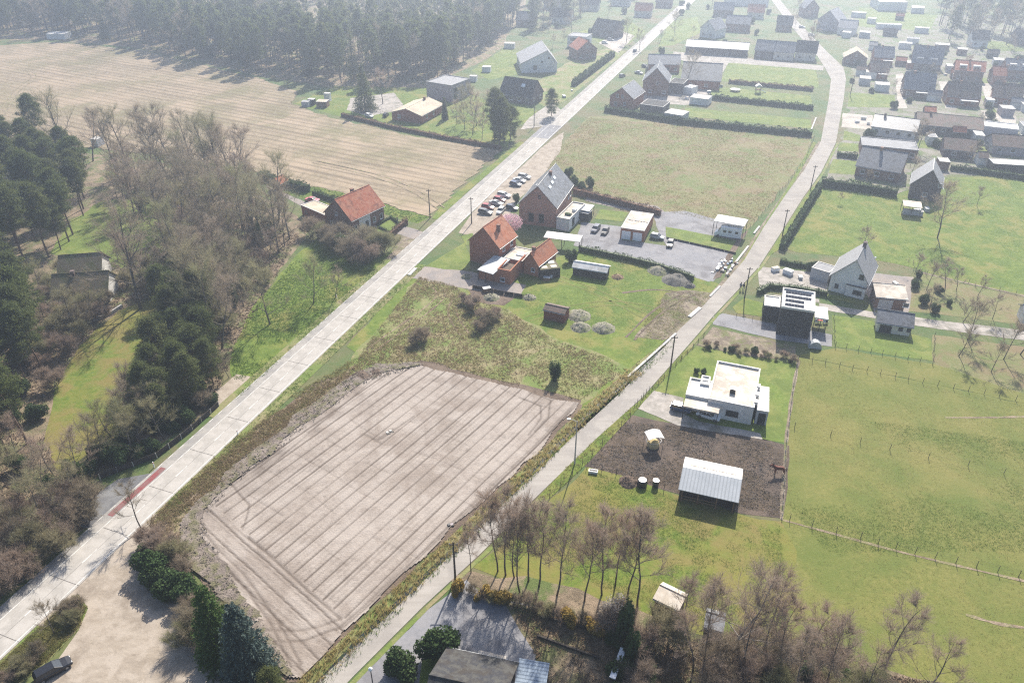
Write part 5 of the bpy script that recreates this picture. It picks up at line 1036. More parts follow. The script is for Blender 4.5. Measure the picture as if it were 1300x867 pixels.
group_plants('garden_birch', 'thin leafless garden tree behind the low brick wall', 'tree', MID, [W(*p) for p in ((612, 178), (600, 172), (590, 165), (580, 158), (605, 160), (585, 140), (600, 145), (618, 150))], .7, 1.0, 'garden trees behind the low wall', 29)
plant('pyramid_conifer', 'tall broad conifer beside the garden sheds', 'conifer', spruce(88, 17, 5.0, 40, 'needle', 22, .22), W(464, 140), 1.0)
plant('beech_tree', 'reddish brown rounded tree beside the tall broad conifer', 'tree', MID[2], W(486, 132), 1.1)
plant('column_conifer', 'dark columnar conifer beside the brick bungalow', 'conifer', spruce(89, 8, 1.1, 26, 'needle', 16, .16, .02, .6), W(565, 152), 1.0)
plant('roadside_tree', 'dark spreading tree at the forecourt by the road', 'tree', DENSE[0], W(700, 148), .75)
# --- far woods
FAR = [joined(x) for x in (pine(201, 20, .25, .35, 3.2, 50, 60, .8, .13), pine(202, 18, .25, .3, 3.4, 50, 60, .8, .13), pine(203, 21, .25, .45, 3.0, 46, 60, .8, .13), bare(204, 18, .25, .25, .42, 12, 7, 7, 1.4, .06), spruce(205, 19, 3.4, 26, 'needle', 10, .35))]
FRONT = [(-180, 62), (0, 45), (90, 48), (180, 57), (240, 77), (330, 93), (420, 107), (520, 108), (560, 104), (602, 78), (640, 45), (664, 24), (640, 22), (600, 44), (560, 62), (420, 66), (330, 56), (240, 44), (180, 30), (90, 22), (0, 20), (-180, 32)]
BACK = [(-260, 34), (0, 21), (90, 23), (180, 31), (240, 45), (330, 57), (420, 67), (560, 63), (600, 45), (640, 22), (670, 4), (660, -24), (-260, -24)]
def far_tree(p, label, group, bare_p, rr):
    k = rr.random(); o = link('forest_tree', FAR[3] if k < bare_p else FAR[rr.choice((0, 1, 2, 0, 1, 2, 4))]); s = rr.uniform(.75, 1.12); o.location = (p.x, p.y, .01); o.scale = (s, s, s); o.rotation_euler = (0, 0, rr.uniform(0, 6.28)); tag(o, label, 'tree', group)
for p in scatter(FRONT, 288, 4.2, 31): far_tree(p, 'tall hazy tree in the wood beyond the stubble field', 'wood beyond the stubble field', .6 if p.x < -150 else .1, R)
def mass(name, label, poly, n, mind, seed, bare_p=.15):
    """far wood read as one mass"""
    lite = [pine(211, 19, .25, .3, 3.3, 34, 16, 1.3, .32), pine(212, 21, .25, .35, 3.2, 34, 16, 1.3, .32), bare(214, 18, .25, .25, .42, 8, 4, 5, 1.6, .11)]; co, nr = [], np.random.RandomState(seed); allf, mi, off = [], [], 0; srcs = []
    for pr in lite:
        V, T, M = [], [], []; o = 0
        for i, (nm, me) in enumerate(pr):
            v = np.empty(len(me.vertices) * 3, np.float32); me.vertices.foreach_get('co', v); me.calc_loop_triangles(); t = np.empty(len(me.loop_triangles) * 3, np.int32); me.loop_triangles.foreach_get('vertices', t)
            V.append(v.reshape(-1, 3)); T.append(t.reshape(-1, 3) + o); M.append(np.full(len(t) // 3, {'bark_pine': 0, 'bark': 0, 'needle': 1, 'twig': 2}[me.materials[0].name], np.int32)); o += len(me.vertices)
        srcs.append((np.concatenate(V), np.concatenate(T), np.concatenate(M)))
    for p in scatter(poly, n, mind, seed):
        V, T, M = srcs[2] if nr.rand() < bare_p else srcs[nr.randint(2)]; a = nr.uniform(0, 6.28); s = nr.uniform(.75, 1.12); c, sn = math.cos(a) * s, math.sin(a) * s
        co.append(np.stack([V[:, 0] * c - V[:, 1] * sn + p.x, V[:, 0] * sn + V[:, 1] * c + p.y, V[:, 2] * s], 1)); allf.append(T + off); mi.append(M); off += len(V)
    me = bpy.data.meshes.new(name); npmesh(me, np.concatenate(co), np.concatenate(allf))
    for x in ('bark', 'needle', 'twig'): me.materials.append(MATS[x])
    mm = np.concatenate(mi)
    if len(mm) == len(me.polygons): me.polygons.foreach_set('material_index', mm)
    return tag(link(name, me), label, 'wood', kind='stuff')
mass('far_wood', 'hazy pine wood stretching away behind the stubble field', BACK + [] , 620, 5.2, 41, .12)
mass('far_wood', 'dense trees filling the front of the hazy wood', [(-180, 58), (0, 41), (90, 44), (180, 53), (240, 72), (330, 88), (420, 101), (520, 102), (560, 98), (600, 72), (640, 40), (662, 22), (640, 20), (600, 42), (560, 60), (420, 64), (330, 54), (240, 42), (180, 28), (90, 20), (0, 18), (-180, 30)], 330, 3.6, 45, .22)
mass('far_wood', 'wood dissolving in haze at the far edge of the village', [(1175, -20), (1500, -20), (1500, 44), (1320, 48), (1245, 50), (1200, 40), (1180, 20)], 170, 6.5, 42, .35)
mass('far_wood', 'trees along the hazy skyline behind the upper street', [(660, -24), (860, -24), (860, -8), (740, 2), (700, 6), (670, 6)], 70, 7, 43, .2)
mass('far_wood', 'trees along the hazy skyline behind the gardens', [(890, -30), (1180, -30), (1180, -8), (890, -12)], 80, 9, 44, .4)
for p in scatter([(1190, 30), (1310, 36), (1310, 56), (1240, 60), (1195, 54)], 22, 7, 32): far_tree(p, 'tree dissolving in the haze behind the village houses', 'trees behind the village', .4, R)
for p in scatter([(672, 4), (752, 6), (740, 24), (700, 34), (672, 40)], 26, 6, 33): far_tree(p, 'hazy tree between the white house and the far wood', 'trees behind the upper houses', .2, R)

# --- hedges and long planted lines
def hedge(name, label, px, w, h, leaf, dens=70, size=.16, seed=1, jit=.12):
    """clipped hedge: leaves over a long box, solid inside"""
    nr = np.random.RandomState(seed); P = WP(px); t = thing(name, label, 'hedge', P[0]); C = []; core = MB(); o = P[0]
    for a, b in zip(P, P[1:]):
        d = b - a; L = d.length; d /= L; nrm = Vector((-d.y, d.x, 0)); n = int(dens * L * (w + 2 * h) / 1.6)
        s = nr.uniform(-.1, L + .1, n); side = nr.uniform(0, w + 2 * h, n)
        off = np.where(side < h, -w / 2, np.where(side > h + w, w / 2, side - h - w / 2)); zz = np.where(side < h, side, np.where(side > h + w, side - h - w, h))
        bump = 1 + .16 * np.sin(s * .9 + seed) + .12 * np.sin(s * 2.7 + 2 * seed) + nr.uniform(-.08, .14, n)
        C.append(np.stack([a.x - o.x + d.x * s + nrm.x * off, a.y - o.y + d.y * s + nrm.y * off, zz * bump], 1) + nr.normal(0, jit * .5, (n, 3)))
        q = [a - o + nrm * k * (w / 2 - .1) for k in (-1, 1)] + [b - o + nrm * k * (w / 2 - .1) for k in (1, -1)]
        core.prism([(p.x, p.y) for p in q], 0, h * .86, 'z')
    C = np.concatenate(C); C[:, 2] = np.abs(C[:, 2]); core.build('branches', leaf, t)
    link('foliage', leaf_mesh('foliage', C, nr.uniform(.7, 1.3, len(C)) * size, leaf, nr), t); return t
hedge('beech_hedge', 'russet beech hedge along the edge of the fallow meadow', [(728, 246), (770, 256), (838, 274)], 1.2, 1.8, 'hedge_brown', 40, .2, 3)
hedge('clipped_hedge', 'grey brown hedge between courtyard and green meadow', [(735, 318), (800, 332), (840, 342), (880, 356)], .8, 1.4, 'leaf_mid', 40, .18, 4)
hedge('farm_hedge', 'dark clipped hedge between stubble field and farm drive', [(330, 226), (352, 233), (392, 244)], 1.6, 2.2, 'leaf_dark', 40, .22, 5)
hedge('drive_hedge', 'dark clipped hedge along the farmhouse drive', [(398, 248), (438, 260)], 1.0, 1.4, 'leaf_dark', 40, .2, 6)
hedge('garden_hedge', 'brown leafless hedge beside the formal farm garden', [(484, 310), (500, 298), (516, 284)], .8, 1.5, 'hedge_brown', 50, .18, 7)
hedge('field_hedge', 'long dark hedge closing the fallow meadow from the gardens', [(768, 142), (860, 157), (1030, 174)], 1.4, 2.0, 'leaf_dark', 26, .3, 8)
hedge('yard_hedge', 'dark hedge between two narrow lawns behind the meadow', [(898, 126), (1032, 140)], 1.2, 1.8, 'leaf_dark', 26, .3, 9)
hedge('strip_hedge', 'brown hedge across the back garden lawns', [(925, 106), (1032, 116)], 1.0, 1.5, 'hedge_brown', 26, .3, 10)
hedge('tall_hedge', 'tall dark hedge running beside the upper road', [(728, 110), (752, 92), (778, 72)], 2.0, 2.2, 'leaf_dark', 26, .3, 11)
hedge('meadow_hedge', 'tall dark hedge between lane and corner meadow', [(992, 318), (1014, 282), (1040, 240)], 1.2, 2.0, 'leaf_dark', 36, .24, 12)
hedge('corner_hedge', 'long dark hedge between suburb gardens and corner meadow', [(1042, 236), (1090, 242), (1138, 250)], 1.4, 2.2, 'leaf_dark', 36, .24, 13)
hedge('curved_hedge', 'low curved hedge around the garden of the white gable house', [(962, 374), (975, 366), (1010, 369), (1050, 376)], .9, 1.3, 'leaf_mid', 40, .18, 14)
hedge('front_hedge', 'dark clipped hedge in front of the white gable house garden', [(990, 334), (1008, 338), (1026, 340)], .9, 1.1, 'leaf_dark', 40, .18, 15)
hedge('suburb_hedge', 'dark hedge between suburb lawns beside the lane', [(1062, 199), (1088, 202)], 1.0, 1.6, 'leaf_dark', 30, .24, 16)
hedge('edge_hedge', 'long dark hedge behind the eastern meadow', [(1206, 216), (1255, 222), (1310, 230)], 1.2, 1.6, 'leaf_dark', 30, .24, 17)
hedge('low_wall_hedge', 'low shaded hedge between bungalow garden and stubble field', [(434, 148), (500, 164), (570, 178), (636, 190)], 1.0, 1.3, 'hedge_brown', 26, .24, 18)
hedge('box_parterre', 'low box hedging of the formal garden by the farmhouse', [(481, 286), (496, 277), (507, 285), (496, 297), (481, 289)], .5, .6, 'leaf_dark', 60, .14, 19)

# --- ground cover (uncountable): tufts of thin blades
def tufts(name, label, px, n, hmin, hmax, w, mt, seed, per=4, spread=.12, clump=6.0, thr=.45, lean=.45, world=None, z=.03):
    nr = np.random.RandomState(seed); P = world or WP(px); xs = [p[0] for p in P]; ys = [p[1] for p in P]
    X = nr.uniform(min(xs), max(xs), n * 3); Y = nr.uniform(min(ys), max(ys), n * 3)
    k = inpoly(P, X, Y) & ~inpoly(LAWN, X, Y)
    if thr > 0: k &= vnoise(X, Y, clump, seed) + .35 * vnoise(X, Y, clump * .22, seed + 3) > thr + nr.uniform(-.12, .12, len(X))
    X, Y = X[k][:n], Y[k][:n]; m_ = len(X); X = np.repeat(X, per) + nr.normal(0, spread, m_ * per); Y = np.repeat(Y, per) + nr.normal(0, spread, m_ * per)
    Pp = np.stack([X, Y, np.full(len(X), z - .02)], 1); hh = np.repeat(nr.uniform(hmin, hmax, m_), per) * nr.uniform(.6, 1.2, m_ * per)
    Q = Pp + np.stack([nr.normal(0, lean, len(X)) * hh, nr.normal(0, lean, len(X)) * hh, hh], 1)
    o = link(name, tri_mesh(name, Pp, Q, nr.uniform(.6, 1.4, len(X)) * w, mt, nr)); return tag(o, label, 'grass', kind='stuff')
RG = [(440, 478), (470, 432), (532, 352), (575, 362), (600, 380), (645, 394), (668, 410), (710, 434), (770, 454), (796, 470), (738, 508), (640, 486), (540, 458), (470, 464)]
tufts('weeds', 'rough olive weeds on the uncultivated ground', RG, 6000, .12, .4, .10, 'blade_olive', 1, thr=.5)
tufts('dead_weeds', 'dry brown weeds on the uncultivated ground', RG, 9000, .15, .45, .08, 'blade_brown', 2, thr=.62, clump=8)
tufts('weeds', 'rough weeds scattered over the fallow meadow', [(694, 216), (712, 186), (748, 150), (900, 164), (1030, 174), (985, 248), (948, 290), (850, 270), (765, 248)], 14000, .08, .25, .09, 'blade_olive', 3, thr=.55, clump=9)
tufts('dead_weeds', 'brown weeds scattered over the fallow meadow', [(694, 216), (712, 186), (748, 150), (900, 164), (1030, 174), (985, 248), (948, 290), (850, 270), (765, 248)], 8000, .08, .3, .08, 'blade_brown', 4, thr=.66, clump=11)
tufts('pasture_grass', 'short clumped grass on the long pasture', [(1010, 455), (1300, 515), (1450, 600), (1450, 880), (990, 880), (992, 662)], 20000, .04, .1, .05, 'blade_olive', 5, thr=.42, clump=10)
tufts('pasture_grass', 'lush green clumps across the pasture', [(1000, 520), (1300, 560), (1400, 700), (1050, 700), (1000, 640)], 10000, .05, .14, .05, 'blade_green', 6, thr=.68, clump=14)
tufts('pasture_grass', 'fresh green grass on the pasture before the paddock', [(705, 632), (745, 596), (870, 636), (990, 666), (1000, 760), (900, 790), (760, 745), (680, 690)], 14000, .05, .14, .055, 'blade_green', 7, thr=.5, clump=6)
tufts('meadow_grass', 'mown green grass on the centre meadow', [(650, 380), (700, 340), (760, 325), (900, 362), (880, 400), (800, 462), (700, 420)], 11000, .04, .12, .055, 'blade_green', 8, thr=.5, clump=5)
tufts('meadow_grass', 'green grass on the corner meadow', [(1040, 242), (1130, 254), (1205, 228), (1400, 230), (1450, 390), (1190, 350), (1010, 318)], 11000, .05, .12, .07, 'blade_green', 9, thr=.5, clump=9)
def band(L, Rr): return WP(L) + WP(Rr)[::-1]
tufts('reeds', 'dry yellow reeds lining the ditch beside the sandy field', None, 9000, .35, .95, .07, 'reed', 10, thr=.0, per=6, lean=.28, world=band(DL[:7], [(u + 12, v - 5 + 4) for u, v in DW0[:7]]))
tufts('reeds', 'green grass in the ditch beside the lane', None, 9000, .15, .5, .07, 'blade_green', 11, thr=.3, per=5, world=band(DW0, DR))
tufts('reeds', 'olive grass on the ditch bank', None, 6000, .2, .6, .08, 'blade_olive', 12, thr=.3, per=5, world=band(DL[:8], DW0))
tufts('verge_grass', 'long grass on the verge right of the main road', None, 9000, .12, .35, .07, 'blade_green', 13, thr=.35, per=5, world=[MR(MS(190, 650), RW + .5), MR(MS(530, 335), RW + .5), MR(MS(530, 335), RW + 2.4), MR(MS(190, 650), RW + 2.4)])
tufts('bank_weeds', 'dead stalks on the brown bank beside the sandy field', [(455, 462), (430, 498), (330, 572), (262, 642), (225, 690), (196, 690), (188, 662), (330, 537)], 9000, .15, .55, .07, 'blade_brown', 14, thr=.4, per=5)
tufts('bank_weeds', 'olive weeds on the brown bank beside the sandy field', [(455, 452), (430, 486), (330, 562), (262, 632), (225, 670), (196, 680), (188, 662), (330, 527)], 6000, .12, .4, .08, 'blade_olive', 15, thr=.5, per=5)
tufts('leaf_litter', 'fallen brown leaves and dead stalks on the wood floor', [(-100, 420), (60, 400), (200, 300), (330, 260), (380, 300), (300, 440), (270, 515), (130, 600), (60, 700), (-100, 790)], 20000, .05, .3, .14, 'leaf_litter', 16, thr=.4, per=4, lean=1.2)
tufts('leaf_litter', 'dead stalks and fallen leaves under the thicket', [(650, 768), (690, 774), (772, 802), (900, 812), (1000, 832), (1200, 870), (1200, 950), (690, 900), (680, 830)], 15000, .05, .3, .09, 'leaf_litter', 17, thr=.35, per=4, lean=1.0)
tufts('bank_grass', 'lush grass on the green bank left of the road', [(300, 500), (294, 460), (318, 400), (378, 325), (430, 312), (470, 324), (480, 345), (300, 508)], 12000, .08, .3, .09, 'blade_green', 19, thr=.45)
tufts('lane_grass', 'grass along the paddock verge', None, 5000, .12, .35, .07, 'blade_olive', 20, thr=.3, per=5, world=band([(690, 640), (748, 586), (800, 530), (826, 500), (880, 440)], [(682, 632), (738, 574), (790, 527), (818, 504), (866, 448)]))
tufts('verge_grass', 'dry grass on the verge beside the gravel lot', [(0, 842), (94, 756), (110, 770), (102, 795), (60, 838), (0, 885)], 5000, .1, .35, .06, 'blade_olive', 21, thr=.35, per=5)
tufts('field_grass', 'green margin grass between stubble and farm drive', [(330, 219), (420, 242), (500, 264), (546, 276), (530, 283), (470, 267), (400, 257), (330, 233)], 5000, .1, .3, .13, 'blade_green', 22, thr=.3)
tufts('mud_clods', 'trodden dark clods across the paddock', [(746, 592), (792, 536), (870, 542), (1000, 568), (992, 656), (865, 626)], 9000, .03, .09, .10, 'blade_brown', 23, thr=.55, clump=4, lean=1.5, per=3)
tufts('mud_clods', 'wet dark clods across the paddock', [(746, 592), (792, 536), (870, 542), (1000, 568), (992, 656), (865, 626)], 7000, .03, .1, .12, 'rubble_dark', 24, thr=.5, clump=3, lean=1.5, per=3)
tufts('bare_patch_weeds', 'scattered weeds on the bare earth by the lane', [(845, 372), (905, 372), (888, 396), (842, 432), (805, 428)], 2600, .05, .2, .07, 'blade_olive', 25, thr=.5, clump=3)
tufts('soil_clods', 'loose dark clods on the bare earth by the lane', [(845, 372), (905, 372), (888, 396), (842, 432), (805, 428)], 700, .03, .09, .1, 'rubble_dark', 26, thr=.55, clump=3, lean=1.5, per=3)
tufts('soil_clods', 'loose clods turned up along the churned field edge', [(456, 470), (478, 462), (545, 462), (462, 488), (305, 610), (256, 660), (300, 745), (376, 860), (362, 862), (232, 708), (226, 664), (320, 570)], 4000, .04, .12, .16, 'churned', 27, thr=.4, clump=3, lean=1.5, per=3, z=.3)

# ================================================================ VEHICLES
def loft(secs, name, mt, parent=None, smooth=False):
    """secs: list of rings with equal vertex count"""
    n = len(secs[0]); mb = MB(); vs = [p for s in secs for p in s]; fs = []
    for i in range(len(secs) - 1):
        for k in range(n): fs.append((i * n + k, i * n + (k + 1) % n, (i + 1) * n + (k + 1) % n, (i + 1) * n + k))
    fs += [tuple(range(n)), tuple((len(secs) - 1) * n + k for k in range(n))]
    mb.add(vs, fs); return mb.build(name, mt, parent, smooth)
CARS = {}
def car_proto(kind):
    """parts as (name, mesh, subparts) built once; front towards +x"""
    L, Wd, H, hood, shoulder = {'hatch': (4.1, 1.74, 1.48, .95, .92), 'saloon': (4.6, 1.8, 1.43, 1.15, .92), 'estate': (4.6, 1.8, 1.5, 1.1, .95), 'van': (5.0, 1.95, 1.95, .85, 1.1)}[kind]
    w = Wd / 2; xr, xf = -L / 2, L / 2
    def ring(x, z0, z1, ww, bev=.08): return [(x, -ww + bev, z0), (x, ww - bev, z0), (x, ww, z0 + bev * 1.6), (x, ww, z1 - bev * 1.4), (x, ww - bev, z1), (x, -ww + bev, z1), (x, -ww, z1 - bev * 1.4), (x, -ww, z0 + bev * 1.6)]
    body = [ring(xr, .42, shoulder - .1, w * .88), ring(xr + .12, .3, shoulder, w * .96), ring(xr + .9, .24, shoulder + .02, w), ring(xf - hood - .25, .24, shoulder, w), ring(xf - .55, .26, shoulder - .12, w * .97), ring(xf - .12, .3, shoulder - .24, w * .9), ring(xf, .38, shoulder - .34, w * .8)]
    tail = {'hatch': .12, 'saloon': .75, 'estate': .08, 'van': .04}[kind]
    rx0, rx1 = xr + tail + .42 * (kind == 'saloon') + .3, xf - hood - .95
    bx0, bx1 = xr + tail, xf - hood - .1
    wr, wb = w * .76, w * .94; zb, zt = shoulder - .02, H
    protos = []
    tmp = [loft(body, 'body', 'car_black', None, False)]
    rf = MB().box(rx0, rx1, -wr, wr, zt - .05, zt)
    for (xa, xb) in ((bx0, rx0), (bx1, rx1)):                          # pillars
        for s in (-1, 1):
            rf.tube([(xa, s * wb * .985, zb), (xb, s * wr * .97, zt - .04)], .045, 4)
    for s in (-1, 1): rf.tube([((bx0 + bx1) / 2 - .1, s * wb * .985, zb), ((rx0 + rx1) / 2, s * wr * .98, zt - .04)], .04, 4)
    tmp.append(rf.build('roof', 'car_black'))
    tmp.append(MB().add([(bx1, -wb * .93, zb), (bx1, wb * .93, zb), (rx1, wr * .93, zt - .04), (rx1, -wr * .93, zt - .04), (bx1 - .1, -wb * .93, zb), (bx1 - .1, wb * .93, zb), (rx1 - .1, wr * .93, zt - .06), (rx1 - .1, -wr * .93, zt - .06)], [(0, 1, 2, 3), (7, 6, 5, 4), (0, 4, 5, 1), (3, 2, 6, 7), (1, 5, 6, 2), (0, 3, 7, 4)]).build('windshield', 'glass'))
    tmp.append(MB().add([(bx0, -wb * .93, zb), (bx0, wb * .93, zb), (rx0, wr * .93, zt - .04), (rx0, -wr * .93, zt - .04), (bx0 + .1, -wb * .93, zb), (bx0 + .1, wb * .93, zb), (rx0 + .1, wr * .93, zt - .06), (rx0 + .1, -wr * .93, zt - .06)], [(0, 1, 2, 3), (7, 6, 5, 4), (0, 4, 5, 1), (3, 2, 6, 7), (1, 5, 6, 2), (0, 3, 7, 4)]).build('rear_window', 'glass'))
    for s in (-1, 1):
        tmp.append(MB().add([(bx0 + .1, s * wb, zb), (bx1 - .1, s * wb, zb), (rx1, s * wr, zt - .04), (rx0, s * wr, zt - .04), (bx0 + .1, s * (wb - .08), zb), (bx1 - .1, s * (wb - .08), zb), (rx1, s * (wr - .08), zt - .06), (rx0, s * (wr - .08), zt - .06)], [(0, 1, 2, 3), (7, 6, 5, 4), (0, 4, 5, 1), (3, 2, 6, 7), (1, 5, 6, 2), (0, 3, 7, 4)]).build('side_window', 'glass'))
    wm = MB().tube([(0, -.11, 0), (0, .11, 0)], .32, 14).build('wheel', 'tyre'); rm = MB().tube([(0, -.115, 0), (0, .115, 0)], .2, 10).build('rim', 'metal')
    for x in (xr + .82, xf - .85):
        for s in (-1, 1): tmp.append(('W', x, s * (w - .1), .32))
    for s in (-1, 1):
        tmp.append(MB().box(xf - .16, xf - .02, s * w * .58 - .16, s * w * .58 + .16, .56, .68).build('headlight', 'lamp_glass'))
        tmp.append(MB().box(xr - .015, xr + .06, s * w * .64 - .14, s * w * .64 + .14, .68, .86).build('tail_light', 'tail_glass'))
    out = []
    for t_ in tmp:
        if isinstance(t_, tuple): out.append(('wheel', wm.data, t_[1:], rm.data))
        else: out.append((t_.name.split('.')[0], t_.data, None, None)); bpy.data.objects.remove(t_)
    bpy.data.objects.remove(wm); bpy.data.objects.remove(rm); return out
def car(label, kind, colour, c, fwd, group=None, name='parked_car', z=.05):
    """c pixel of the ground point under its middle, fwd pixel towards which it points"""
    if kind not in CARS: CARS[kind] = car_proto(kind)
    p = W(*c); d = W(*fwd) - p; t = thing(name, label, 'car' if kind != 'van' else 'van', (p.x, p.y, z), math.atan2(d.y, d.x), group)
    t.scale = (.87, .87, .87)
    for nm, me, loc, sub in CARS[kind]:
        o = link(nm, me, t)
        if loc: o.location = loc; link('rim', sub, o)
        if nm in ('body', 'roof'): o.material_slots[0].link = 'OBJECT'; o.material_slots[0].material = MATS[colour]
    return t
PV = (17.5, 3.7)
for c, kind, col, lb in (((616.3, 271.5), 'estate', 'car_grey', 'dark grey estate car, end of the layby row by the pole'), ((619.5, 265), 'hatch', 'car_red', 'dark red hatchback parked between grey estate and silver car'), ((630, 260), 'saloon', 'car_silver', 'silver saloon in the layby row near the bush'),
                         ((634.5, 255.5), 'hatch', 'car_red', 'dark red hatchback parked beside the garden bush'), ((640, 250), 'estate', 'car_white', 'white estate car closing the lower layby row'),
                         ((654.6, 236), 'hatch', 'car_blue', 'blue grey hatchback parked alone before the slate roofed villa'), ((659.5, 231), 'saloon', 'car_white', 'white saloon in the upper layby row'), ((666, 226.5), 'estate', 'car_silver', 'silver estate car at the end of the upper layby row')):
    car(lb, kind, col, c, (c[0] + PV[0], c[1] + PV[1]))
car('white hatchback parked beside the villa gate', 'hatch', 'car_white', (635.5, 270), (630, 276)); car('dark car tucked under the villa hedge', 'hatch', 'car_darkblue', (650, 266), (658, 268))
car('dark blue estate car on the paved courtyard', 'estate', 'car_darkblue', (756, 293), (750, 300)); car('black hatchback with bright roof on the paved courtyard', 'hatch', 'car_black', (768, 296), (763, 303))
car('dark car with gleaming roof beside the courtyard lawn', 'hatch', 'car_black', (850.5, 312), (847, 322)); car('pale car in the shade of the garage', 'hatch', 'car_silver', (834, 303), (844, 305))
car('long black estate car parked on the gravel lot', 'estate', 'car_black', (69, 853), (88, 842)); car('pale red car parked behind the farmhouse', 'saloon', 'car_pink', (397, 256), (408, 257))
car('blue grey car under the bungalow carport', 'hatch', 'car_blue', (864, 521), (872, 523)); car('white car under the bungalow carport', 'saloon', 'car_white', (899, 530), (909, 533))
car('dark car driving along the upper road', 'hatch', 'car_blue', (806, 66), (812, 61)); car('dark hatchback parked beside big brick house', 'hatch', 'car_black', (819, 86), (828, 88)); car('silver car parked before the big brick house', 'saloon', 'car_silver', (811, 94), (821, 96))
car('small dark car at the kerb of the small brick house', 'hatch', 'car_grey', (790, 98), (796, 96)); car('white car beside the brick bungalow garden', 'hatch', 'car_white', (469, 149), (477, 151)); car('dark car beside the brick bungalow gable', 'estate', 'car_black', (490, 148), (496, 142))
for c, lb in (((775, 52), 'silver car on the gravel forecourt'), ((768, 56), 'white car on the gravel forecourt'), ((1018, 36), 'pale car in front of lane end house'), ((1030, 46), 'dark car parked at the lane bend')): car(lb, 'hatch', R.choice(['car_white', 'car_silver', 'car_grey']), c, (c[0] + 10, c[1] + 1))
# camper van
p = W(924, 301); d = W(914, 299.5) - p; cv = thing('camper_van', 'white camper van parked below the white canopy', 'camper van', (p.x, p.y, .05), math.atan2(d.y, d.x))
loft([[(x, -w_, .4), (x, w_, .4), (x, w_, h_), (x, -w_, h_)] for x, w_, h_ in ((-3.1, 1.08, 2.85), (1.2, 1.08, 2.85), (2.0, 1.08, 2.6))], 'body', 'plastic_white', cv)
loft([[(x, -w_, .4), (x, w_, .4), (x, w_ * .92, h_), (x, -w_ * .92, h_)] for x, w_, h_ in ((2.003, .98, 2.2), (2.5, .98, 1.5), (3.2, .9, 1.1), (3.35, .8, .9))], 'cab', 'plastic_white', cv)
for x, s in ((-2.0, 1), (-.4, 1), (.9, 1), (-2.0, -1), (-.4, -1), (.9, -1)): MB().box(x - .38, x + .38, s * 1.09 - .02, s * 1.09 + .02, 1.5, 2.1).build('window', 'glass', cv)
MB().add([(2.08, -.8, 2.1), (2.08, .8, 2.1), (2.52, .8, 1.52), (2.52, -.8, 1.52), (2.12, -.8, 2.16), (2.12, .8, 2.16), (2.57, .8, 1.58), (2.57, -.8, 1.58)], [(0, 1, 2, 3), (7, 6, 5, 4), (0, 4, 5, 1), (3, 2, 6, 7), (1, 5, 6, 2), (0, 3, 7, 4)]).build('windshield', 'glass', cv)
for x in (-1.8, 2.4):
    for s in (-1, 1): o = MB().tube([(0, -.12, 0), (0, .12, 0)], .36, 14).build('wheel', 'tyre', cv); o.location = (x, s * .95, .36)

# ================================================================ POLES, LAMPS
def pole(label, c, h, kind='utility'):
    p = W(*c)
    if kind == 'utility':
        t = thing('utility_pole', label, 'utility pole', (p.x, p.y, 0))
        MB().tube([(0, 0, -.1), (0, 0, h)], [.15, .10], 8).build('shaft', 'pole_wood', t); MB().box(-.6, .6, -.05, .05, h - .5, h - .38).build('crossarm', 'pole_wood', t)
        for x in (-.5, 0, .5): MB().tube([(x, 0, h - .38), (x, 0, h - .18)], [.05, .04], 6).build('insulator', 'pale_concrete', t)
    else:
        t = thing('street_lamp', label, 'street lamp', (p.x, p.y, 0))
        MB().tube([(0, 0, -.1), (0, 0, h)], [.13, .08], 8).build('shaft', 'concrete', t); MB().tube([(0, 0, h - .1), (-.5, .2, h + .1), (-1.0, .4, h + .12)], .045, 6).build('arm', 'metal', t)
        MB().box(-1.5, -.95, .3, .55, h + .05, h + .2).build('lamp_head', 'plastic_white', t)
    return t
pole('wooden utility pole by the bungalow lawn', (851, 469), 7.4); pole('street lamp at the corner of the mud paddock', (729.5, 589), 8.5, 'lamp'); pole('wooden utility pole beside the yellow flowering bush', (578, 735), 7.0)
pole('wooden utility pole near the walkers', (945, 379), 7.5); pole('wooden utility pole at the stubble field corner', (546, 277), 8.0); pole('wooden utility pole at the brick house driveway', (598.7, 284), 7.2)
pole('utility pole by the forecourt of the slate house', (678, 161), 7.0); pole('utility pole beside the corner meadow hedge', (1029, 240), 7.0); pole('utility pole opposite the fallow meadow', (993, 300), 7.2); pole('utility pole on the bend before the suburb', (1079, 122), 8.0)
p = W(474, 872); t = thing('garden_lamp', 'white globe lamp on a dark post at the near yard', 'lamp', (p.x, p.y, 0)); MB().tube([(0, 0, 0), (0, 0, 3.2)], [.08, .05], 8).build('post', 'dark_frame', t)
MB().tube([(0, 0, 3.2), (0, 0, 3.3), (0, 0, 3.5), (0, 0, 3.68)], [.1, .24, .24, .08], 10).build('globe', 'plastic_white', t)
p = W(1108, 339); t = thing('garden_lamp', 'white topped garden lamp behind the white gable house', 'lamp', (p.x, p.y, 0)); MB().tube([(0, 0, 0), (0, 0, 2.2)], [.06, .05], 8).build('post', 'metal', t); MB().tube([(0, 0, 2.2), (0, 0, 2.35), (0, 0, 2.6)], [.1, .25, .1], 8).build('globe', 'plastic_white', t)
for c, lb in (((428, 380), 'thin white post on the green bank'), ((196, 593), 'small white marker post beside the red cycle lane'), ((302, 552), 'short roadside marker post by the brown bank')):
    p = W(*c); t = thing('marker_post', lb, 'post', (p.x, p.y, 0)); MB().box(-.06, .06, -.06, .06, -.1, 1.1).build('shaft', 'plastic_white', t); MB().box(-.065, .065, -.065, .065, .8, .9).build('reflector', 'red_sign', t)

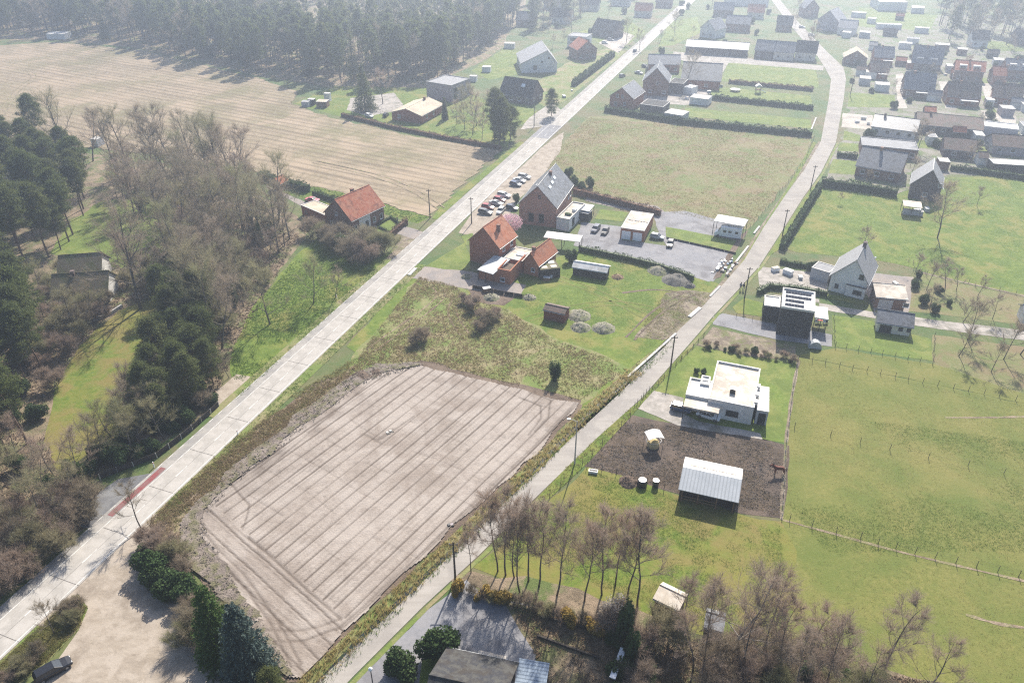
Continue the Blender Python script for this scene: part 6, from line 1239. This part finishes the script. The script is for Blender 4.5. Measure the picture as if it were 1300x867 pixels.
# ================================================================ FENCES
PM = {}
def fence(label, px, gap=3.0, h=1.2, post='pole_wood', r=.045, wires=2, wire='pole_wood', name='wire_fence', cat='fence', panel=None):
    P = WP(px); t = thing(name, label, cat, P[0]); o = P[0]; k = (h, r, post)
    if k not in PM: PM[k] = MB().tube([(0, 0, -.1), (0, 0, h)], [r, r * .85], 6).mesh('post', post)
    for a, b in zip(P, P[1:]):
        n = max(1, round((b - a).length / gap))
        for i in range(n + (b == P[-1])):
            q = link('post', PM[k], t); q.location = a.lerp(b, i / n) - o + Vector((R.uniform(-.1, .1), R.uniform(-.1, .1), 0)); q.rotation_euler = (R.gauss(0, .03), R.gauss(0, .03), 0)
        if panel:
            d = (b - a).normalized(); nn = Vector((-d.y, d.x, 0)) * .04
            for i in range(n):
                u, v_ = a.lerp(b, i / n) - o + d * .08, a.lerp(b, (i + 1) / n) - o - d * .08
                MB().prism([((u - nn).x, (u - nn).y), ((v_ - nn).x, (v_ - nn).y), ((v_ + nn).x, (v_ + nn).y), ((u + nn).x, (u + nn).y)], .05, h * .94, 'z').build('panel', panel, t)
    if wires:
        mb = MB()
        for a, b in zip(P, P[1:]):
            for w in range(wires):
                z_ = h * (.95 - .38 * w); mb.tube([a - o + Vector((0, 0, z_)), b - o + Vector((0, 0, z_))], .008, 3, cap=False)
        mb.build('wire', wire, t)
    return t
fence('post and wire fence with thick corner posts across the pasture', [(1003, 661), (1030, 669), (1092, 684), (1161, 703), (1240, 720), (1320, 738)], 2.6, 1.3)
fence('sparse post fence across the middle of the long pasture', [(1008, 543), (1054, 553), (1130, 571), (1229, 592), (1320, 612)], 4.6, 1.2)
fence('wire fence dividing pasture from the garden strip', [(1014, 456), (1100, 472), (1190, 490), (1310, 512)], 2.4, 1.2)
fence('wire fence below the pavilion lawn', [(1060, 441), (1120, 450), (1184, 463), (1186, 428)], 2.2, 1.2)
fence('pale low fence between bungalow lawn and pasture', [(1013, 458), (1006, 500), (998, 562), (993, 658)], 2.4, .9, 'pale_concrete', .05)
fence('post fence along the lower edge of the mud paddock', [(745, 594), (800, 607), (865, 630)], 2.4, 1.3)
fence('fence along the lane side of the mud paddock', [(682, 648), (740, 590), (800, 530)], 3.0, 1.1)
fence('dark wire fence between lane and bungalow lawn', [(828, 495), (850, 472), (893, 427)], 2.5, 1.0, 'dark_frame', .05, 3)
fence('black railing gate at the bungalow driveway', [(806, 516), (824, 496)], 1.2, 1.1, 'dark_frame', .05, 3, 'dark_frame', 'driveway_gate', 'gate')
fence('garden fence before the black cube house', [(934, 402), (965, 408), (1000, 414), (1056, 428)], 1.8, 1.1, 'dark_frame', .04, 3)
fence('wire fence along the right edge of the fallow meadow', [(952, 290), (985, 252), (1022, 205), (1034, 174)], 3.5, 1.2)
fence('low grey panel fence along the cycle lane below the wood', [(128, 608), (170, 592), (200, 581), (245, 546), (278, 516)], 2.5, 1.1, 'concrete', .07, 0, panel='dark_timber', name='panel_fence')
fence('brown panel fence beside the tall brick house driveway', [(600, 366), (640, 374), (664, 378)], 2.5, .9, 'timber', .06, 0, panel='dark_timber', name='panel_fence')
fence('low wall closing the courtyard from the lane bed', [(846, 303), (905, 316), (934, 323)], 3.0, .5, 'dark_timber', .06, 0, panel='dark_timber', name='panel_fence')
fence('wire fence round the rear lawn of the black house', [(1058, 404), (1060, 440)], 2.2, 1.1, 'dark_frame', .04, 2)
fence('post fence along the garden track beside the eastern meadow', [(1160, 345), (1230, 360), (1310, 378)], 3.2, 1.1)
fence('brick pillars and fence at the farm garden corner', [(505, 282), (517, 286)], 2.0, 1.4, 'brick_brown', .18, 0)
for A_, B_, lb in (((687, 784), (762, 803), 'upper dark timber beam edging the leafy yard'), ((682, 808), (762, 837), 'lower dark timber beam edging the leafy yard')):
    a, rz, L = frame_of(A_, B_); t = thing('timber_edging', lb, 'edging', a, rz); MB().box(0, L, -.12, .12, .0, .4).build('beam', 'dark_timber', t)
    for x in np.linspace(.2, L - .2, 5): MB().box(x - .07, x + .07, -.2, -.122, 0, .45).build('stake', 'dark_timber', t)
# concrete culvert edges along the lane
for i, (A_, B_, lb) in enumerate((((797, 479), (858, 424), 'long pale concrete edging of the ditch beside the meadow'), ((875, 403), (889, 391), 'white concrete culvert slab by the bare earth'),
                                  ((901, 377), (914, 364), 'short white culvert slab by the courtyard corner'), ((922, 349), (950, 313), 'long white kerb beside the stacked pallets'), ((957, 297), (964, 288), 'short white kerb beyond the stacked pallets'),
                                  ((1030, 165), (1036, 150), 'white kerb beside the long meadow hedge'), ((519, 350), (528, 341), 'white concrete slab at the brick house driveway'))):
    a, rz, L = frame_of(A_, B_); t = thing('concrete_edging', lb, 'kerb', (a.x, a.y, .05), rz); n = max(1, int(L / 4.5))
    for j in range(n): MB().box(L * j / n + .02, L * (j + 1) / n - .02, -.22 if i not in (1, 6) else -.4, .22 if i not in (1, 6) else .4, 0, .18).build('slab', 'pale_concrete', t)

# ================================================================ HEAPS, SHEDS AND SMALL THINGS
def heap(label, c, r, h, mt, seed, name='rubble_heap', cat='heap'):
    p = W(*c); t = thing(name, label, cat, (p.x, p.y, .02)); n = 26; g_ = np.linspace(-1.25, 1.25, n); X, Y = np.meshgrid(g_ * r, g_ * r, indexing='ij')
    rr = np.hypot(X, Y) / r; Z = h * np.clip(1 - rr ** 1.6, -.1, 1) * (.75 + .5 * vnoise(X + seed * 9, Y, r * .5, seed)) + .25 * h * (vnoise(X, Y, r * .16, seed + 1) - .5) * (rr < 1.05)
    idx = np.arange(n * n).reshape(n, n); q = np.stack([idx[:-1, :-1], idx[1:, :-1], idx[1:, 1:], idx[:-1, 1:]], -1).reshape(-1, 4)
    me = bpy.data.meshes.new('mound'); npmesh(me, np.stack([X.ravel(), Y.ravel(), Z.ravel()], 1), q); me.materials.append(MATS[mt]); link('mound', me, t)
    nr = np.random.RandomState(seed); k = 90; a = nr.uniform(0, 6.28, k); d_ = nr.uniform(0, 1, k) ** .6 * r
    C = np.stack([d_ * np.cos(a), d_ * np.sin(a), h * np.clip(1 - (d_ / r) ** 1.6, 0, 1) * .95 + .05], 1)
    o = link('debris', leaf_mesh('debris', C, nr.uniform(.08, .24, k), mt, nr), t); o['kind'] = 'stuff'; return t
heap('pale rubble heap behind the rust brown shed', (735, 401), 2.6, 1.1, 'rubble', 1); heap('pale rubble heap next to the rust brown shed', (737, 416), 2.1, 1.0, 'rubble', 2); heap('pale rubble heap standing apart on the green meadow', (766, 417), 2.4, 1.1, 'rubble', 3)
heap('pale stone heap near the courtyard hedge', (836, 344), 2.6, 1.1, 'rubble', 4); heap('grey earth heap by the bare ground', (858, 356), 3.2, 1.3, 'rubble_dark', 5); heap('small dark heap beside the grey earth heap', (875, 363), 1.4, .8, 'rubble_dark', 6)
heap('brown garden waste heap near the brick barn', (624, 378), 1.8, .9, 'rubble', 7); heap('manure heap along the paddock fence', (798, 612), 1.5, .8, 'dark_soil', 8); heap('rubble and stones behind the brick barn', (672, 378), 1.5, .7, 'rubble', 9)
heap('stone rubble beside the brick house driveway', (592, 352), 1.3, .7, 'rubble', 10); heap('dark compost heap beside the log store', (784, 352), 1.4, .6, 'leaf_litter', 11)
heap('heap of dark sod at the corner of the sandy field', (462, 478), 2.2, .5, 'dark_soil', 12); heap('dark sod clods at the upper edge of the sandy field', (478, 474), 1.8, .4, 'dark_soil', 13)
def boxes(label, c, items, name, cat, rz=0, z=.05):
    p = W(*c); t = thing(name, label, cat, (p.x, p.y, z), rz)
    for nm, mt, bx in items: MB().box(*bx).build(nm, mt, t)
    return t
for i, (u, v, lb) in enumerate(((912, 338, 'row of white stacked pallets beside the lane'), (921, 337, 'row of teal wrapped pallets beside the lane'), (928, 340, 'pale stacked beams next to the wrapped pallets'))):
    a = W(u - 6, v + 12); b = W(u + 8, v - 8); rz = math.atan2((b - a).y, (b - a).x); L = (b - a).length; its = []
    for j in range(16):
        x = R.uniform(0, L - .6); y = R.uniform(-.7, .4); w_ = R.uniform(.25, 1.0); d_ = R.uniform(.2, .6); zz = R.uniform(.12, .5)
        its.append((('pallet', 'bundle', 'plank')[j % 3], (('plastic_white', 'zinc', 'rubble_dark'), ('tarp_blue', 'rubble_dark', 'zinc'), ('pale_concrete', 'timber', 'rubble_dark'))[i][j % 3], (x, x + w_, y, y + d_, 0, zz)))
    boxes(lb, (u - 6, v + 12), its, 'pallet_stack', 'pallets', rz)
# hay feeder
p = W(829, 566); t = thing('hay_feeder', 'white roofed hay feeder in the middle of the mud paddock', 'feeder', (p.x, p.y, .03), .2)
n_ = 7
MB().add([(-1.3 + 2.6 * i / (n_ - 1), y, 2.2 + .35 * math.sin(math.pi * i / (n_ - 1)) + dz) for dz in (0, .05) for y in (-1.1, 1.1) for i in range(n_)],
         [(i, i + 1, n_ + i + 1, n_ + i) for i in range(n_ - 1)] + [(2 * n_ + n_ + i, 2 * n_ + n_ + i + 1, 2 * n_ + i + 1, 2 * n_ + i) for i in range(n_ - 1)]).build('roof', 'flat_white', t)
for x in (-1.2, 1.2):
    for y in (-1, 1): MB().tube([(x, y, 0), (x, y, 2.25)], .04, 6).build('post', 'metal', t)
MB().tube([(1.25 * math.cos(i * .5236), 1.0 * math.sin(i * .5236), 1.1) for i in range(13)], .035, 5).build('rail', 'metal', t)
MB().tube([(0, 0, 0), (0, 0, .5), (0, 0, 1.0), (0, 0, 1.25)], [1.0, 1.05, .8, .2], 12).build('hay', 'straw', t)
p = W(815, 616); t = thing('water_tank', 'round black tank with white lid by the paddock fence', 'tank', (p.x, p.y, .03)); MB().tube([(0, 0, 0), (0, 0, 1.0), (0, 0, 1.15)], [.75, .75, .6], 16).build('shell', 'plastic_black', t); MB().tube([(0, 0, 1.152), (0, 0, 1.2)], [.42, .4], 12).build('lid', 'plastic_white', t)
p = W(832, 617); t = thing('black_bin', 'tall black bin with pale top by the paddock fence', 'bin', (p.x, p.y, .03)); MB().tube([(0, 0, 0), (0, 0, 1.2)], [.45, .5], 12).build('shell', 'plastic_black', t); MB().tube([(0, 0, 1.202), (0, 0, 1.3)], [.4, .3], 10).build('lid', 'plastic_white', t)
boxes('white water trough at the lower paddock corner', (753, 600), [('basin', 'plastic_white', (-.7, .7, -.3, .3, 0, .45)), ('water', 'water', (-.62, .62, -.22, .22, .452, .46))], 'water_trough', 'trough', -.2)
boxes('small pile of pale and dark debris in the sandy field', (494, 549), [('block', 'concrete', (-.5, -.1, -.2, .2, 0, .2)), ('block', 'rubble_dark', (-.5, .1, -.6, -.25, 0, .22)), ('block', 'pale_concrete', (.1, .5, -.1, .25, 0, .25)), ('plank', 'timber', (-.6, .8, .4, .5, 0, .08)), ('block', 'rubble_dark', (.3, .7, -.5, -.2, 0, .2))], 'debris_pile', 'debris', .5)
boxes('small dark bundle with a purple sheet on the field edge', (571, 667), [('sack', 'plastic_black', (-.3, .05, -.2, .2, 0, .28)), ('sheet', 'mauve_wall', (.1, .5, -.15, .2, 0, .12)), ('sack', 'rubble_dark', (.25, .6, -.35, -.2, 0, .2))], 'field_bundle', 'bundle', .4)
# garden huts beside the stubble field
for u, v, w_, h_, wl, rf, lb in ((383, 136, 3.4, 1.9, 'grey_wall', 'flat_grey', 'low grey hut beside the stubble field'), (391, 134, 3.0, 2.2, 'dark_timber', 'flat_white', 'dark hut with white roof beside the stubble field'), (402, 137, 5.0, 2.2, 'timber', 'roof_pale', 'garden hut with beige roof beside the stubble field'), (412, 129, 2.6, 3.0, 'white_wall', 'flat_white', 'tall white hut behind the beige roofed hut'),
                                (640, 62, 5, 2.4, 'white_wall', 'flat_white', 'white hut at the edge of the far wood'), (612, 92, 4, 2.2, 'white_wall', 'flat_white', 'white caravan shed behind the cube house'), (596, 104, 3.4, 2.2, 'white_wall', 'flat_white', 'white garden box beside the cube house'), (60, 50, 9, 2.6, 'white_wall', 'flat_white', 'long white hut at the foot of the far wood')):
    flat('garden_hut', lb, (u, v), (u + w_ * 2.6, v + .4), w_ * .7, h_, wl, rf, cat='hut', par=.08)
gable('field_shelter', 'small brown shelter with pale roof below the alders', (830, 772), (858, 786), 2.6, 1.9, 2.3, 'x', 'timber', 'flat_beige', wins=[], cat='shelter', ov=.25, ridge=.7)
gable('dark_hut', 'low dark hut half hidden in the pasture thicket', (893, 806), (914, 812), 2.6, 1.6, 2.0, 'x', 'dark_timber', 'slate', wins=[], cat='hut', ov=.2, ridge=.7)
a = W(776, 872); b = W(790, 834); t = thing('white_plank', 'long white plank roof edge beside the ivy', 'plank', (a.x, a.y, .05), math.atan2((b - a).y, (b - a).x)); Lp = (b - a).length
MB().box(0, Lp, -.35, .35, 1.6, 1.72).build('board', 'plastic_white', t)
for x in (.2, Lp - .2): MB().box(x - .05, x + .05, -.05, .05, 0, 1.598).build('leg', 'dark_timber', t)
# garden furniture and play things
p = W(1034, 441); t = thing('bike_shelter', 'rounded blue grey shelter on the shaded terrace', 'shelter', (p.x, p.y, .05), -.15)
MB().prism([(-1.2, 0)] + [(-1.2 * math.cos(a_), 1.5 * math.sin(a_)) for a_ in np.linspace(0, math.pi, 9)][1:-1] + [(1.2, 0)], -.6, .6, 'y').build('shell', 'zinc', t)
boxes('red garden table under the white patio roof', (1041, 410), [('table_top', 'red_sign', (-.9, .3, -.4, .4, .65, .72)), ('leg', 'metal', (-.35, -.25, -.05, .05, 0, .648))], 'garden_table', 'table', -.15)
for u, mt, lb in ((1046, 'plastic_white', 'white garden chair beside the red table'), (1036, 'plastic_white', 'white garden chair at the far side of the red table'), (1049, 'plastic_black', 'black garden chair on the black house patio')):
    boxes(lb, (u, 411), [('seat', mt, (-.25, .25, -.25, .25, .4, .46)), ('backrest', mt, (-.25, .25, .2, .26, .462, .95))] + [('leg', mt, (x, x + .05, y, y + .05, 0, .398)) for x in (-.24, .19) for y in (-.24, .19)], 'garden_chair', 'chair', -.15)
for u, mt, lb in ((1013, 'yellow', 'yellow wheeled bin along the black house front'), (1021, 'plastic_black', 'black wheeled bin along the black house front'), (1026, 'tarp_blue', 'blue wheeled bin along the black house front')):
    boxes(lb, (u, 422), [('body', mt, (-.28, .28, -.3, .3, .06, .95)), ('lid', mt, (-.3, .3, -.33, .32, .953, 1.03)), ('wheel', 'tyre', (-.3, -.24, .2, .36, 0, .16)), ('wheel', 'tyre', (.24, .3, .2, .36, 0, .16))], 'wheeled_bin', 'bin', -.15)
for c, lb in (((933, 116), 'round dark trampoline on a back garden lawn'),):
    p = W(*c); t = thing('trampoline', lb, 'trampoline', (p.x, p.y, 0)); MB().tube([(0, 0, .75), (0, 0, .8)], [2.1, 2.1], 18).build('mat', 'plastic_black', t)
    for a_ in range(6): MB().tube([(2 * math.cos(a_ * 1.047), 2 * math.sin(a_ * 1.047), 0), (2 * math.cos(a_ * 1.047), 2 * math.sin(a_ * 1.047), .76)], .04, 5).build('leg', 'metal', t)
p = W(962, 118); t = thing('play_tower', 'small play tower with pale roof on the back garden lawn', 'play tower', (p.x, p.y, 0), -.1); MB().box(-1, 1, -1, 1, 1.2, 1.3).build('deck', 'timber', t); MB().prism([(-1.3, 2.6), (1.3, 2.6), (0, 3.5)], -1.3, 1.3, 'y').build('roof', 'flat_white', t)
for x in (-.9, .9):
    for y in (-.9, .9): MB().box(x - .07, x + .07, y - .07, y + .07, 0, 2.62).build('leg', 'timber', t)
MB().add([(1.0, -.4, 1.25), (1.0, .4, 1.25), (3.2, .4, .1), (3.2, -.4, .1), (1.0, -.4, 1.31), (1.0, .4, 1.31), (3.2, .4, .16), (3.2, -.4, .16)], [(0, 3, 2, 1), (4, 5, 6, 7), (0, 1, 5, 4), (1, 2, 6, 5), (2, 3, 7, 6), (3, 0, 4, 7)]).build('slide', 'tarp_blue', t)
# small clutter that catches the sun in the yards
for i, (u, v) in enumerate([(880, 122), (888, 126), (872, 126), (900, 118), (786, 66), (716, 124), (726, 116), (1096, 152), (1088, 156), (1102, 158), (1178, 96), (1200, 96), (1268, 100), (1276, 112), (1288, 118), (1264, 182), (1230, 186), (1164, 270), (1176, 268), (1140, 385), (1146, 368), (1136, 362), (984, 344), (1000, 348), (1016, 354), (700, 352), (694, 356), (618, 370)]):
    w_ = R.uniform(.4, 1.1); p = W(u, v); t = thing('garden_box', 'small pale box or crate standing in a yard', 'box', (p.x, p.y, .05), R.uniform(0, 3), 'boxes standing in the yards')
    MB().box(-w_, w_, -w_ * .6, w_ * .6, 0, w_).build('body', R.choice(['plastic_white', 'timber', 'pale_concrete', 'zinc']), t); MB().box(-w_ - .04, w_ + .04, -w_ * .6 - .04, w_ * .6 + .04, w_ + .002, w_ + .06).build('lid', R.choice(['plastic_white', 'flat_beige', 'zinc']), t)
# terrace of the villa garden
a, rz, L = frame_of((98, 410), (150, 396)); t = thing('garden_wall', 'curved low stone wall below the mossy roofed villa', 'wall', (0, 0, 0))
pts = WP([(96, 414), (120, 408), (140, 400), (155, 390)])
for q, w_ in zip(pts, pts[1:]):
    d = (w_ - q).normalized(); nn = Vector((-d.y, d.x, 0)) * .2; MB().prism([((q - nn).x, (q - nn).y), ((w_ - nn).x, (w_ - nn).y), ((w_ + nn).x, (w_ + nn).y), ((q + nn).x, (q + nn).y)], 0, .7, 'z').build('stone', 'concrete', t)

# ================================================================ PEOPLE AND HORSE
def skinned(name, verts, edges, radii, mats, pick, sub=2):
    me = bpy.data.meshes.new(name); me.from_pydata(verts, edges, []); o = bpy.data.objects.new(name, me); COL.objects.link(o)
    sk = o.modifiers.new('skin', 'SKIN'); sk.use_smooth_shade = True; layer = me.skin_vertices[0].data
    for i, r_ in enumerate(radii): layer[i].radius = (r_, r_) if not isinstance(r_, tuple) else r_
    layer[0].use_root = True; ss = o.modifiers.new('sub', 'SUBSURF'); ss.levels = ss.render_levels = sub
    dg = bpy.context.evaluated_depsgraph_get(); out = bpy.data.meshes.new_from_object(o.evaluated_get(dg)); bpy.data.objects.remove(o)
    out.materials.clear()
    for x in mats: out.materials.append(MATS[x])
    for f in out.polygons: f.material_index = pick(f.center)
    out.name = name; return out
def person(label, c, rz, top, legs, step=.18):
    p = W(*c); t = thing('person', label, 'person', (p.x, p.y, .06), rz)
    V = [(0, 0, .95), (0, 0, 1.15), (0, .02, 1.38), (0, 0, 1.5), (0, .01, 1.6), (0, .01, 1.72), (.18, 0, 1.40), (.24, -.08, 1.12), (.25, .04, .88), (-.18, 0, 1.40), (-.24, .08, 1.12), (-.25, .12, .88),
         (.09, 0, .9), (.1, step * .7, .5), (.1, step, .08), (.1, step + .17, .04), (-.09, 0, .9), (-.1, -step * .3, .5), (-.1, -step, .08), (-.1, -step + .17, .04)]
    E = [(0, 1), (1, 2), (2, 3), (3, 4), (4, 5), (2, 6), (6, 7), (7, 8), (2, 9), (9, 10), (10, 11), (0, 12), (12, 13), (13, 14), (14, 15), (0, 16), (16, 17), (17, 18), (18, 19)]
    Rd = [(.16, .12), (.16, .12), (.18, .12), .06, .085, .1, .07, .055, .035, .07, .055, .035, .1, .075, .05, .045, .1, .075, .05, .045]
    me = skinned('body', V, E, Rd, ['skin', top, legs, 'hair'], lambda q: 2 if q.z < .95 and abs(q.x) < .19 else (0 if q.z > 1.5 or (abs(q.x) > .19 and q.z < .95) else 1))
    link('body', me, t)
    MB().tube([(0, -.01, 1.62), (0, -.02, 1.72), (0, -.01, 1.80), (0, 0, 1.84)], [.095, .125, .10, .03], 10).build('hair', 'hair', t, True); return t
person('walker in dark grey jacket on the lane beside the pole', (939.6, 368), 2.6, 'cloth_grey', 'cloth_dark'); person('walker in black jacket and blue trousers on the lane', (943.4, 368.5), 2.6, 'cloth_dark', 'cloth_blue')
V = [(0, 0, 1.2), (.45, 0, 1.22), (.75, 0, 1.3), (1.05, 0, 1.62), (1.22, 0, 1.85), (1.42, 0, 1.72), (1.62, 0, 1.5), (-.45, 0, 1.22), (-.7, 0, 1.2),
     (.6, .17, .95), (.62, .17, .55), (.6, .17, .3), (.63, .17, .04), (.6, -.17, .95), (.66, -.17, .55), (.64, -.17, .3), (.67, -.17, .04),
     (-.68, .18, .95), (-.58, .18, .72), (-.78, .18, .5), (-.74, .18, .04), (-.68, -.18, .95), (-.54, -.18, .72), (-.72, -.18, .5), (-.68, -.18, .04)]
E = [(0, 1), (1, 2), (2, 3), (3, 4), (4, 5), (5, 6), (0, 7), (7, 8), (2, 9), (9, 10), (10, 11), (11, 12), (2, 13), (13, 14), (14, 15), (15, 16), (8, 17), (17, 18), (18, 19), (19, 20), (8, 21), (21, 22), (22, 23), (23, 24)]
Rd = [.33, .33, .28, .2, .15, .13, .085, .31, .25, .12, .07, .055, .06, .12, .07, .055, .06, .17, .12, .065, .06, .17, .12, .065, .06]
hm_ = skinned('body', V, E, Rd, ['horse_coat', 'horse_hair'], lambda q: 1 if q.z < .22 else 0)
p = W(988.5, 602); t = thing('horse', 'brown horse standing at the paddock fence', 'horse', (p.x, p.y, .06), math.radians(176)); link('body', hm_, t)
MB().tube([(-.9, 0, 1.35), (-1.05, 0, 1.1), (-1.05, 0, .7), (-1.02, 0, .55)], [.05, .07, .06, .01], 7).build('tail', 'horse_hair', t, True)
MB().add([(.7, -.03, 1.58), (1.2, -.03, 2.02), (1.28, -.03, 1.95), (.85, -.03, 1.5), (.7, .03, 1.58), (1.2, .03, 2.02), (1.28, .03, 1.95), (.85, .03, 1.5)], [(0, 1, 2, 3), (7, 6, 5, 4), (0, 4, 5, 1), (1, 5, 6, 2), (2, 6, 7, 3), (3, 7, 4, 0)]).build('mane', 'horse_hair', t)
for s in (-1, 1): MB().tube([(1.2, s * .09, 1.94), (1.2, s * .11, 2.1)], [.04, .008], 5).build('ear', 'horse_coat', t)

# ================================================================ HAZE
hz = MB().box(-4300, 4300, -1000, 5300, -1.0, 90).build('haze', 'water')
hm = bpy.data.materials.new('haze'); hm.use_nodes = True; n = hm.node_tree
for x in list(n.nodes):
    if x.type != 'OUTPUT_MATERIAL': n.nodes.remove(x)
v = n.nodes.new('ShaderNodeVolumePrincipled'); v.inputs['Color'].default_value = (.71, .82, 1.0, 1)
v.inputs['Density'].default_value = HAZE; v.inputs['Anisotropy'].default_value = .64
n.links.new(v.outputs[0], [x for x in n.nodes if x.type == 'OUTPUT_MATERIAL'][0].inputs['Volume'])
hz.data.materials.clear(); hz.data.materials.append(hm)
tag(hz, 'pale haze in the spring air over the whole village', 'haze', kind='stuff')
